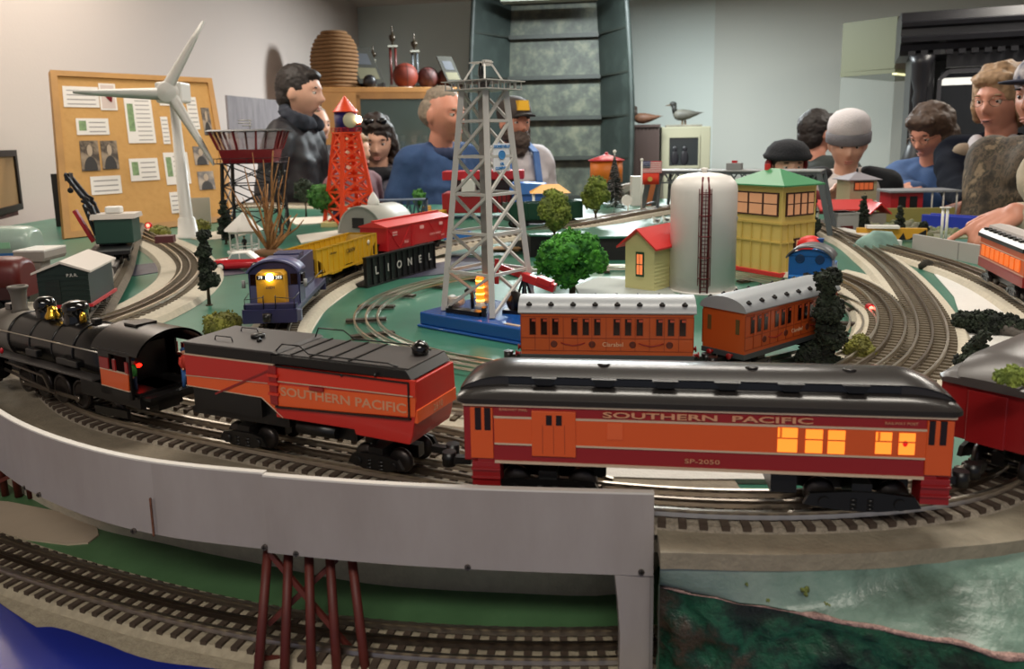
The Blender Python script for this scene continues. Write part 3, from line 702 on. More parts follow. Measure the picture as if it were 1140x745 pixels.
MB().lathe([(.0055, 0), (.0065, .002), (.0065, .006), (.005, .0085), (.002, .0105), (0, .0105)], (LT-.014, .010, .0825), 16).build('water_hatch', m_blkg, e)
MB().box(-LT, S(316, 465)[0], -.022, .022, .024, zl+.002).box(-.09, -.03, -WT+.001, WT-.001, .031, zl+.001).box(-.005, .05, -.018, .018, .020, .034).build('underframe', m_blk, e)
MB().cyl((.0, -.020, .026), (.035, -.020, .026), .0055, n=14).build('air_tank', m_blk, e)
truck(e, -.052, .046, .0095); truck(e, .070, .046, .0095)
coupler(e, LT, 1); MB().box(-LT-.022, -LT, -.004, .004, .016, .021).build('drawbar', m_blk, e)
# ---------------- steam locomotive (x+ = rear)
e = empty('steam_locomotive', (-.2968, .6524, zr), R_(-33.08), 'black steam locomotive with orange cab panels, a silver smokebox and a gold bell', 'locomotive')
loco = e
m_boil = mat('boiler_black', '#131110', .26)
MB().lathe([(.0225, -.225), (.0232, -.22), (.0232, -.14), (.0250, -.10), (.0262, -.045)], (0, 0, .0525), 32, axis='x').build('boiler', m_boil, e)
MB().lathe([(0, -.278), (.012, -.2775), (.020, -.273), (.0228, -.268), (.0228, -.224)], (0, 0, .0525), 32, axis='x').build('smokebox', mat('graphite_silver', '#6f6860', .5, metal=.3), e)
for x in (-.22, -.18, -.14, -.10):
    MB().lathe([(.0236 + max(0, (x+.14))*.06, x-.001), (.0242 + max(0, (x+.14))*.06, x), (.0236 + max(0, (x+.14))*.06, x+.001)], (0, 0, .0525), 32, axis='x').build('boiler_band', m_boil, e)
MB().lathe([(.0085, .0), (.0068, .004), (.0072, .018), (.0085, .0235), (.0095, .0245), (.0095, .0265), (.0068, .0265), (.0064, .02)], (-.240, 0, .0735), 22).build('smokestack', mat('smokestack_grey', '#5c564e', .5), e)
MB().lathe([(.0105, -.004), (.0085, .002), (.0088, .008), (.0098, .009), (.0098, .013), (.0085, .0165), (.005, .019), (0, .0195)], (-.190, 0, .0745), 24).build('sand_dome', m_blkg, e)
MB().lathe([(.0125, -.004), (.0105, .002), (.0106, .010), (.0118, .011), (.0118, .0145), (.010, .0175), (.005, .0195), (0, .0198)], (-.135, 0, .0755), 24).build('steam_dome', m_blkg, e)
MB().box(-.170, -.160, -.007, -.0055, .074, .085).box(-.170, -.160, .0055, .007, .074, .085).build('bell_yoke', m_blk, e)
MB().lathe([(.0075, 0), (.0068, .003), (.0046, .007), (.0040, .0105), (0, .0118)], (-.165, -.006, .0765), 18).build('bell', mat('brass_gold', '#e0b040', .2, metal=1), e)
MB().lathe([(.003, 0), (.003, .006), (.0018, .009), (0, .010)], (-.112, -.006, .078), 12).build('whistle', mat('brass_gold', '#e0b040', .2, metal=1), e)
MB().box(-.104, -.096, -.004, .003, .077, .082).build('generator', m_blk, e, .001)
MB().box(-.262, -.250, -.0045, .0045, .074, .081).build('headlight', m_blkg, e, .001)
for s in (-1, 1):
    MB().box(-.275, -.05, s*.031-.006, s*.031+.006, .0395, .0412).build('running_board', mat('running_board_grey', '#3a3634', .4), e, .0003)
    hand([(-.272, s*.0235, .060), (-.15, s*.0243, .061), (-.05, s*.0265, .062)], par=e, r=.0007, m=m_rail)
    MB().cyl((-.262, s*.027, .021), (-.232, s*.027, .021), .0095, n=18).box(-.262, -.232, s*.027-.007, s*.027+.007, .021, .036).build('cylinder', m_blkg, e, .0005)
    for k, x in enumerate((-.205, -.172, -.139, -.106)):
        wl = MB().lathe([(.0100, -.002), (.0138, -.002), (.0138, .002), (.0100, .002), (.0100, -.002)], (x, s*.0165, .0138), 26, axis='y')
        for a in range(10):
            t = a*math.pi/5; wl.bar((x, s*.0165, .0138), (x+.0105*math.cos(t), s*.0165, .0138+.0105*math.sin(t)), .0014, .0018, upv=(0, 1, 0))
        wl.cyl((x, s*.0165-.002, .0138), (x, s*.0165+.002, .0138), .003, n=10)
        wl.build('driving_wheel', m_wheel, e)
    MB().bar((-.207, s*.0215, .0105), (-.104, s*.0215, .0105), .0032, .0012, upv=(0, 1, 0)).cyl((-.205, s*.0205, .0105), (-.205, s*.0225, .0105), .003, n=10).cyl((-.106, s*.0205, .0105), (-.106, s*.0225, .0105), .003, n=10).build('side_rod', mat('rod_steel', '#847a70', .3, metal=.9), e)
    MB().bar((-.232, s*.0245, .021), (-.139, s*.0245, .011), .0026, .0012, upv=(0, 1, 0)).build('main_rod', mat('rod_steel', '#847a70', .3, metal=.9), e)
    MB().bar((-.226, s*.0262, .030), (-.155, s*.0262, .026), .002, .001, upv=(0, 1, 0)).bar((-.155, s*.0262, .026), (-.145, s*.0262, .012), .002, .001, upv=(0, 1, 0)).build('valve_gear', mat('rod_steel', '#847a70', .3, metal=.9), e)
    MB().ell((-.212, s*.034, .0445), (.0018, .0018, .003), 8, 6).build('marker_lamp', mat('marker_red', '#a31520', .3), e)
    MB().box(-.12, -.085, s*.0265-.004, s*.0265+.004, .044, .050).box(-.175, -.155, s*.027-.003, s*.027+.003, .044, .051).build('air_pump', m_blk, e, .001)
    for x in (-.268, -.285): MB().lathe([(.001, -.0015), (.007, -.0015), (.007, .0015), (.001, .0015)], (x, s*.0158, .007), 16, axis='y').build('pilot_wheel', m_wheel, e)
    MB().lathe([(.001, -.0015), (.009, -.0015), (.009, .0015), (.001, .0015)], (-.050, s*.0158, .009), 18, axis='y').build('trailing_wheel', m_wheel, e)
    MB().bar((-.07, s*.025, .009), (-.02, s*.025, .012), .007, .003, upv=(0, 1, 0)).bar((-.045, s*.026, .030), (.0, s*.027, .030), .0018, .0018).build('trailing_truck', m_blk, e)
MB().box(-.29, .0, -.010, .010, .014, .034).box(-.30, -.27, -.022, .022, .020, .034).box(-.09, -.0, -.026, .026, .020, .034).build('frame', m_blk, e)
MB().ext([(-.30, .004), (-.318, .004), (-.302, .022), (-.295, .022)], -.022, .022, 'y').build('pilot', m_blk, e)
# cab
cabw = .031
S = Side(e, -cabw)
cab = MB().box(-.046, -.044, -cabw, cabw, .030, .070)
for s in (-1, 1):
    cab.box(-.046, .0, s*cabw-.001, s*cabw+.001, .066, .070).box(-.046, -.030, s*cabw-.001, s*cabw+.001, .030, .066).box(-.004, .0, s*cabw-.001, s*cabw+.001, .030, .066).box(-.046, .0, s*cabw-.001, s*cabw+.001, .030, .050)
cab.build('cab', m_blk, e)
x0, zz = S(110, 410)
for s in (-1, 1):
    y = s*(cabw+.0013)
    MB().ext([(-.043, .0375), (-.003, .0375), (-.002, .0520), (-.043, .0520)], y-.0006, y+.0006, 'y').build('orange_cab_panel', m_spor, e)
    MB().ext([(-.043, .0520), (-.030, .0520), (-.030, .0620), (-.043, .0620)], y-.0006, y+.0006, 'y').ext([(-.024, .0520), (-.020, .0520), (-.020, .062), (-.024, .062)], y-.0006, y+.0006, 'y').ext([(-.006, .0520), (-.002, .0520), (-.002, .062), (-.006, .062)], y-.0006, y+.0006, 'y').build('red_cab_panel', m_spred, e)
    MB().box(-.043, -.002, y-.0009, y+.0009, .0370, .0377).box(-.043, -.002, y-.0009, y+.0009, .0517, .0524).build('stripe', m_silver, e)
rows = []
for i in range(9):
    x = -.055 + .067*i/8; rows.append([Vector((x, (cabw+.0025)*math.sin(t), .068 + .0175*(math.cos(t)-math.cos(1.35))/(1-math.cos(1.35)))) for t in [(-1.35 + 2.7*k/20) for k in range(21)]] + [Vector((x, (cabw+.001)*math.sin(t), .067 + .0165*(math.cos(t)-math.cos(1.35))/(1-math.cos(1.35)))) for t in [(1.35 - 2.7*k/20) for k in range(21)]])
MB().sheet(rows, closed=True).build('cab_roof', m_boil, e)
MB().box(-.040, -.022, -.010, .010, .0845, .0868).build('roof_hatch', m_boil, e, .0005)
MB().box(-.042, -.036, -.024, .024, .034, .066).cyl((-.036, 0, .052), (-.034, 0, .052), .014, n=20).build('backhead', m_blk, e)
MB().ell((-.030, -.006, .049), (.0016, .0028, .0018), 10, 6).build('firebox_glow', m_red, e)
MB().box(-.04, .012, -.024, .024, .028, .031).build('cab_floor', m_blk, e)
# engineer and fireman figures inside the cab
def tiny(par, loc, col, col2, h=.036, name='figure', rz=0, cap=None):
    f = empty(name, loc, rz); f.parent = par
    b = MB()
    for s in (-1, 1): b.tube([(s*h*.07, 0, 0), (s*h*.06, 0, h*.24), (s*h*.045, 0, h*.48)], [h*.045, h*.05, h*.06], 8)
    b.build('trousers', mat('cloth_' + col2.strip('#'), col2, .8), f)
    b = MB(); b.tube([(0, 0, h*.45), (0, 0, h*.6), (0, 0, h*.76), (0, 0, h*.82)], [h*.095, h*.105, h*.11, h*.04], 10)
    for s in (-1, 1): b.tube([(s*h*.10, 0, h*.77), (s*h*.15, -h*.02, h*.62), (s*h*.13, -h*.09, h*.5)], [h*.045, h*.038, h*.03], 8)
    b.build('shirt', mat('cloth_' + col.strip('#'), col, .8), f)
    MB().ell((0, 0, h*.91), (h*.065, h*.075, h*.09), 10, 8).cyl((0, 0, h*.80), (0, 0, h*.86), h*.035, n=8).ell((-h*.13, -h*.10, h*.48), h*.03, 7, 5).ell((h*.13, -h*.10, h*.48), h*.03, 7, 5).build('head_and_hands', mat('figure_skin', '#c99274', .7), f)
    MB().ell((0, h*.01, h*.945), (h*.072, h*.08, h*.065), 10, 6).build('hair' if not cap else 'cap', mat('cloth_' + (cap or '#2a1c14').strip('#'), cap or '#2a1c14', .8), f)
    return f
def figure_thing(loc, label, col, col2, h=.036, rz=0, cap=None, cat='figurine', group=None):
    f = tiny(None, loc, col, col2, h, 'figurine', rz, cap); tag(f, label, cat, group); return f
Mx = Matrix.Translation(loco.location) @ Matrix.Rotation(loco.rotation_euler.z, 4, 'Z')
p_ = Mx @ Vector((.006, .014, .031)); figure_thing(p_, 'small figurine in blue overalls and red shirt standing in the open locomotive cab', '#b03020', '#2f5f9a', .034, 1.0, '#24406a')
p_ = Mx @ Vector((-.016, -.020, .031)); figure_thing(p_, 'small figurine in a green shirt leaning on the locomotive cab window', '#3f8a3a', '#2c3850', .030, -.5, '#2c3850')
# ================================================================== TRACKS ON THE TABLE
def PZ(l): return [G(a[0], a[1], T + (a[2] if len(a) > 2 else .0165)) for a in l]
def smooth(p, n=20, closed=False):
    for _ in range(n):
        if closed: p = [(p[i-1] + p[i]*2 + p[(i+1) % len(p)]) / 4 for i in range(len(p))]
        else: p = [p[0]] + [(p[i-1] + p[i]*2 + p[i+1]) / 4 for i in range(1, len(p)-1)] + [p[-1]]
    return p
# tinplate circle
cc = Vector((.135, 1.125, T + .0115)); rc = .343
cpath = [cc + Vector((rc*math.cos(t), rc*math.sin(t), 0)) for t in [2*math.pi*k/216 for k in range(217)]]
m_tin = mat('tinplate_tie', '#4a3f36', .45, metal=.5)
track('circle_track', cpath, 'circle of three-rail tinplate track laid straight on the green table', zc=.0115, tie_m=m_tin, tiew=.056, step=.09, tie_l=.011, tube=True)
ovp = [(303, 374), (320, 343), (365, 312), (425, 289), (480, 272, .026), (560, 259, .046), (640, 247, .061), (700, 236, .066), (760, 227, .069), (830, 228, .066), (890, 241, .046), (938, 259, .0165), (985, 288), (1018, 322), (1038, 358), (1034, 392), (995, 424), (930, 447), (800, 458), (640, 458), (480, 446), (370, 424), (315, 400)]
pOV = smooth(spline(PZ(ovp), .012, closed=True)[:-1], 40, True); pOV.append(pOV[0].copy())
track('oval_track', pOV, 'big three-rail oval track on pale roadbed running around the whole centre of the layout', zc=.0165, bed=m_bedl, bedw=.043, bed_h=.008, step=.0135)
i0 = min(range(len(pOV)), key=lambda i: (pOV[i] - G(985, 288, T + .0165)).length); i1 = min(range(len(pOV)), key=lambda i: (pOV[i] - G(930, 447, T + .0165)).length)
inner_r = offset(pOV[i0:i1], -.044); 
st_ = PZ([(860, 292), (905, 297), (942, 307), (972, 322)])
cand = [p for p in inner_r if p.y < G(990, 345, T+.0165).y]
pC2 = smooth(spline(st_ + cand[::6], .012), 30)
track('siding_track', pC2, 'inner three-rail track beside the oval curving past the dark tree on the right', zc=.0165, bed=m_bedl, bedw=.046, bed_h=.0078)
pC3 = smooth(spline(PZ([(925, 256), (965, 266), (1010, 278), (1060, 292), (1105, 309), (1145, 330), (1200, 368)]), .012), 20)
track('outer_track', pC3, 'three-rail track in front of the low grey wall leading to the orange coach', zc=.0165, bed=m_bedl, bedw=.042, bed_h=.0076)
pE = smooth(spline(PZ([(-10, 402), (50, 378), (100, 360), (150, 342), (188, 323), (210, 303), (209, 287), (190, 272), (163, 260), (150, 249), (163, 237), (205, 229), (270, 226), (340, 226), (420, 228)]), .012), 8)
track('curving_track', pE, 'three-rail track winding in an S past the wind turbine', zc=.0165, bed=m_bedl, bedw=.06, bed_h=.0084, bedw_=None) if False else track('curving_track', pE, 'three-rail track winding in an S past the wind turbine', zc=.0165, bed=m_bedl, bedw=.06, bed_h=.0084)
pF = smooth(spline(PZ([(40, 392), (80, 356, .022), (104, 325, .03), (124, 295, .034), (134, 272, .034), (142, 256, .03), (150, 242, .03)]), .012), 8)
track('bridge_track', pF, 'three-rail track on the left carrying the green cabin car and crane', zc=.0165, bed=mat('weathered_bed', '#6a6052', .9, noise_=.3, nscale=90), bedw=.035, bed_h=.0074)
# track behind the tender joining the main line
pB = offset(pA, .064); pB = [p for p in pB if -.62 < p.x < -.02]
pB = smooth(spline(pB[::8] + [Vector((p.x, p.y + .012, p.z)) for p in pA if .04 < p.x < .075][::2], .012), 20)
track('passing_track', pB, 'three-rail passing track just behind the steam train, merging under the tender', zc=.0125, bed=m_ballast, bedw=.030, bed_h=.0044)
# snow boards, pads
def patch(pts, z, m, name, label, th=.0012, cat='board'):
    return slab(name, [G(x, y, z) for x, y in pts], z - th, z, m, label, cat)
slab('snow_board', [Vector(p) for p in ((.02, .562, 0), (.06, .548, 0), (.12, .541, 0), (.20, .537, 0), (.27, .545, 0), (.30, .60, 0), (.26, .66, 0), (.05, .66, 0))], T, T + .004, m_snow, 'white snow covered board seen beneath the baggage coach', 'board')
patch([(1040, 305), (1062, 330), (1075, 370), (1068, 405), (1040, 430), (1010, 450), (1180, 480), (1300, 400), (1180, 350), (1120, 325), (1060, 308)], T + .0016, m_snow, 'snow_board', 'white snow covered ground inside the right-hand curves')
m_bedstrip = m_bedl
patch([(942, 300), (975, 308), (1000, 325), (1018, 350), (1022, 392), (985, 425), (950, 440), (940, 425), (985, 400), (997, 370), (986, 362), (952, 362), (950, 352), (985, 348), (978, 328), (950, 312), (925, 305)], T + .0014, m_bedl, 'cork_sheet', 'pale cork sheet inside the right-hand curve beside the red signal')
patch([(330, 345), (352, 322), (400, 300), (470, 283), (500, 281), (502, 290), (440, 300), (398, 318), (362, 345), (345, 372), (338, 395), (322, 395), (322, 370)], T + .0014, mat('white_foam_strip', '#dcd5c8', .8), 'foam_strip', 'white foam strip along the inside of the curve by the yellow hopper')
patch([(640, 318), (668, 308), (740, 316), (760, 334), (700, 345), (650, 336)], T + .004, mat('grey_pad', '#9aa09a', .7), 'grey_pad', 'flat grey pad under the yellow shed', .004, 'pad')
# creek cloth
patch([(140, 296), (178, 292), (182, 302), (150, 307), (132, 305)], T + .0012, mat('creek_purple', '#3a3a50', .5, noise_=.4, nscale=60), 'creek', 'short dark purple creek inside the left S-curve', cat='creek')
patch([(205, 301), (262, 297), (275, 304), (240, 308), (200, 309)], T + .0012, mat('creek_purple', '#3a3a50', .5), 'creek', 'dark purple creek strip in front of the red convertible', cat='creek')
patch([(372, 302), (415, 297), (500, 285), (540, 287), (560, 296), (500, 304), (430, 312), (390, 318)], T + .0012, mat('creek_purple', '#3a3a50', .5), 'creek', 'dark purple creek under the black girder bridge', cat='creek')
# raised plateau with black front
pl = [G(600, 262, T+.05), G(700, 264, T+.05), G(780, 266, T+.05), G(860, 262, T+.05)]
pl = [Vector((.04, 1.66, 0)), Vector((.16, 1.60, 0)), Vector((.42, 1.60, 0)), Vector((.56, 1.68, 0)), Vector((.60, 1.9, 0)), Vector((.58, 2.5, 0)), Vector((.3, 2.62, 0)), Vector((.02, 2.5, 0)), Vector((.0, 1.9, 0))]
pe = empty('plateau', (.3, 2.0, 0), 0, 'raised green plateau with black front face behind the bright green tree', 'plateau')
MB().ext([(p.x-.3, p.y-2) for p in pl], T, T + .046, 'z').build('black_base', mat('black_board', '#0e0e10', .7), pe)
MB().ext([((p.x-.3)*1.01, (p.y-2)*1.01) for p in pl], T + .046, T + .050, 'z').build('green_top', m_green, pe)
# ================================================================== TREES
def foliage(name, blobs, n, size, m, parent, seed=1, shade=None, trunkz=None):
    rd = random.Random(seed); mb = MB(); tot = sum(b[3]**2 for b in blobs)
    for (x, y, z, r) in blobs:
        mb.ell((x, y, z), r*.86, 10, 7, 0, lambda p: p*(1+.25*noise.noise(p*(2.2/r) + Vector((seed, x*50, z*50)))))
        k = int(n*r*r/tot)
        for _ in range(k):
            u = Vector((rd.gauss(0, 1), rd.gauss(0, 1), rd.gauss(0, 1))).normalized()
            c = Vector((x, y, z)) + u*r*rd.uniform(.82, 1.05); s = size*rd.uniform(.5, 1.2)
            a = Vector((rd.gauss(0, 1), rd.gauss(0, 1), rd.gauss(0, 1))).normalized(); b = a.orthogonal().normalized(); d = a.cross(b)
            a, b, d = a*s, b*s*rd.uniform(.5, 1), d*s*rd.uniform(.5, 1)
            mb.add([c+a, c-a, c+b, c-b, c+d, c-d], [(0,2,4),(2,1,4),(1,3,4),(3,0,4),(2,0,5),(1,2,5),(3,1,5),(0,3,5)], 0, False)
    return mb.build(name, m, parent, fix=False)
m_trunk = mat('tree_trunk', '#4a3a2c', .9, noise_=.3, nscale=120)
def leafmat(n, c1, c2): return ramp_mat(n, [(0, c2), (.4, c2), (.62, c1), (1, c1)], 60, .85)
L_bright = leafmat('foliage_bright', '#4f9a2c', '#1f5a20'); L_olive = leafmat('foliage_olive', '#80903a', '#4c5a24'); L_dark = leafmat('foliage_dark', '#24301f', '#0d130d')
L_moss = leafmat('foliage_moss', '#8a8a3c', '#5a5a28'); L_dull = leafmat('foliage_dull', '#3a4a38', '#1e2a20'); L_green2 = leafmat('foliage_mid', '#4d8a3a', '#27521f')
def leafy(px, py, z, top, wpx, m, label, n=900, name='tree', seed=1, shape='round', trunk=.2, leaf=.004, group=None, thin=.0022):
    g = G(px, py, z); dep = (g - CAM).dot(fw); H = (py - top)*dep/F*1.02; W = wpx*dep/F
    e = empty(name, (g.x, g.y, z), 0, label, 'tree', group); rd = random.Random(seed); bl = []
    if shape == 'round':
        zc = H*(trunk + (1-trunk)/2); rz = H*(1-trunk)/2
        for k in range(16):
            u = Vector((rd.gauss(0, 1), rd.gauss(0, 1), rd.gauss(0, 1))).normalized()
            bl.append((u.x*W*.29, u.y*W*.29, zc+u.z*rz*.58, W*.22))
        bl.append((0, 0, zc, W*.34)); bl.append((0, 0, zc + rz*.55, W*.2)); bl.append((0, 0, zc - rz*.5, W*.25))
    elif shape == 'wide':
        for k in range(22):
            a = rd.uniform(0, 6.28); q = rd.uniform(.1, .36)*W; zz = rd.uniform(trunk+.12, .86)*H
            q *= 1 - .5*abs(zz/H - .55)
            bl.append((q*math.cos(a), q*math.sin(a)*.8, zz, W*rd.uniform(.12, .19)))
        bl += [(-.34*W, 0, H*.5, W*.15), (.36*W, 0, H*.52, W*.13), (0, 0, H*.8, W*.18), (-.12*W, 0, H*.78, W*.17), (.18*W, 0, H*.74, W*.16)]
    elif shape == 'cone':
        K = 9
        for k in range(K):
            t = k/(K-1); z_ = H*(trunk + (1-trunk)*t*.97); r = W*.5*(1-t)**.75*.55 + W*.07
            for j in range(4 if k < K-1 else 1):
                a = rd.uniform(0, 6.28); bl.append((r*.75*math.cos(a), r*.75*math.sin(a), z_, r*rd.uniform(.6, .95)))
    elif shape == 'column':
        K = 12
        for k in range(K):
            t = k/(K-1); z_ = H*(trunk + (1-trunk)*t*.93); r = W*.5*(.75 - .45*t + .25*math.sin(k*1.9))
            for j in range(3):
                a = rd.uniform(0, 6.28); bl.append((r*.5*math.cos(a), r*.5*math.sin(a), z_, max(W*.12, r*rd.uniform(.5, .8))))
    foliage('foliage', bl, n, leaf, m, e, seed)
    tr = MB(); tr.tube([(0, 0, 0), (W*.01, 0, H*trunk), (-W*.01, 0, H*.6)], [thin*1.4, thin, thin*.5], 8)
    if shape in ('wide', 'round'):
        for a in range(5): tr.tube([(0, 0, H*trunk*.8), (W*.2*math.cos(a*1.25), W*.15*math.sin(a*1.25), H*(trunk+.2))], [thin*.8, thin*.4], 6)
    tr.cyl((0, 0, 0), (0, 0, .0015), thin*2.6, thin*2.2, 10)
    tr.build('trunk', m_trunk, e); return e
leafy(637, 330, T, 259, 84, L_bright, 'bright green spreading tree in front of the black plateau face', 3000, seed=3, shape='wide', trunk=.22, leaf=.0045, thin=.004)
leafy(617, 262, T+.05, 208, 40, L_olive, 'olive round tree on the plateau, nearest the derrick', 1500, seed=4, trunk=.04, leaf=.004)
leafy(663, 249, T+.05, 195, 33, L_olive, 'olive round tree with a thin white stem on the plateau left of the flag', 1100, seed=5, trunk=.22, leaf=.0045)
leafy(917, 412, T, 303, 52, L_dark, 'tall very dark bushy tree in front of the red signal, right of the orange coach', 2600, 'conifer_tree', seed=6, shape='column', trunk=.02, leaf=.0035)
leafy(902, 412, T, 386, 30, L_dark, 'low dark bush at the foot of the tall dark tree', 700, 'bush', 16, 'round', .0, .003)
leafy(233, 340, T, 258, 24, L_dark, 'dark conifer standing beside the S-curve left of the blue diesel', 1100, 'conifer_tree', seed=7, shape='column', trunk=.28, leaf=.004, group=None)
leafy(252, 272, T, 220, 18, L_dark, 'dark narrow conifer beside the white gazebo', 600, 'conifer_tree', seed=8, shape='cone', trunk=.2, leaf=.005)
leafy(363, 250, T, 206, 38, L_green2, 'bright green round tree in front of the orange beacon tower', 900, seed=9, trunk=.35, leaf=.006)
leafy(341, 242, T, 200, 26, L_dull, 'faint grey green tree in front of the boy', 400, seed=10, trunk=.4, leaf=.006)
leafy(467, 232, T, 208, 15, L_green2, 'tiny green bush by the grey flat bridge', 300, 'bush', 11, trunk=.05, leaf=.006)
leafy(901, 268, T, 222, 22, L_dark, 'dark conifer beside the right wall of the yellow signal tower', 700, 'conifer_tree', seed=12, shape='column', trunk=.05, leaf=.006)
leafy(960, 260, T, 215, 14, L_dark, 'dark conifer in front of the small grey signal cabin', 500, 'conifer_tree', seed=13, shape='cone', trunk=.1, leaf=.006)
leafy(1001, 258, T, 228, 11, L_dark, 'dark conifer left of the red station', 400, 'conifer_tree', seed=14, shape='cone', trunk=.1, leaf=.006)
leafy(1028, 262, T, 246, 10, L_dark, 'small black bush behind the low grey wall', 200, 'bush', 15, trunk=.1, leaf=.005)
leafy(1073, 424, T, 360, 34, L_dark, 'leaning dark conifer on the snow behind the grey-roofed coach', 1500, 'conifer_tree', 17, 'cone', .05, .0035).rotation_euler = (R_(8), R_(14), 0)
leafy(957, 403, T, 374, 36, L_moss, 'low olive moss bush inside the right-hand curve', 900, 'bush', 18, 'round', .0, .003)
leafy(248, 370, T, 352, 46, L_moss, 'olive moss bush left of the blue diesel', 700, 'bush', 19, 'round', .0, .003)
leafy(178, 264, T, 255, 26, L_moss, 'low moss mound left of the wind turbine base', 500, 'bush', 20, 'round', .0, .004)
leafy(224, 258, T, 247, 24, L_moss, 'low moss mound right of the wind turbine base', 400, 'bush', 21, 'round', .0, .004)
leafy(4, 345, T, 305, 20, L_dark, 'dark bush cut by the left edge below the maroon coach', 500, 'bush', 22, 'round', .0, .004)
# fallen tree and rock on the snow
g = G(1105, 372, T); e = empty('fallen_tree', (g.x, g.y, T), 0, 'dark tree lying on the snow beside a grey rock', 'tree')
foliage('foliage', [(-.035, .006, .016, .012), (-.02, .004, .014, .014), (-.002, .0, .013, .015), (.016, -.006, .012, .014), (.03, -.012, .011, .010), (.0, .01, .02, .009)], 900, .0035, L_dark, e, 5)
g = G(1128, 373, T); e = MB().ell((0, 0, .006), (.022, .018, .013), 18, 12, 0, lambda p: p*(1+.3*noise.noise(p*70))).build('rock', mat('rock_grey', '#6c6660', .9, noise_=.4, nscale=40, bump=.5), None, loc=(g.x, g.y, T)); tag(e, 'grey rock against the fallen tree on the snow', 'rock')
g = G(1033, 300, T+.0); e = MB().ell((0, 0, .006), (.016, .009, .012), 14, 9, 0, lambda p: p*(1+.4*noise.noise(p*90))).build('rock', mat('rock_dark', '#3c3830', .9, noise_=.4, nscale=60), None, loc=(g.x, g.y, T)); tag(e, 'small dark rock beside the outer track below the low grey wall', 'rock')
# sprig on the roof of the right-hand coach
e = foliage('moss_sprig', [(0, 0, .004, .006), (.007, -.002, .003, .004), (-.006, .002, .003, .004)], 300, .002, leafmat('foliage_lime', '#9aa84a', '#5f7030'), None, 9); g = G(1128, 424, zr + .0885); e.location = (g.x, g.y, g.z - .001); tag(e, 'pale green moss sprig lying on the grey coach roof', 'moss')
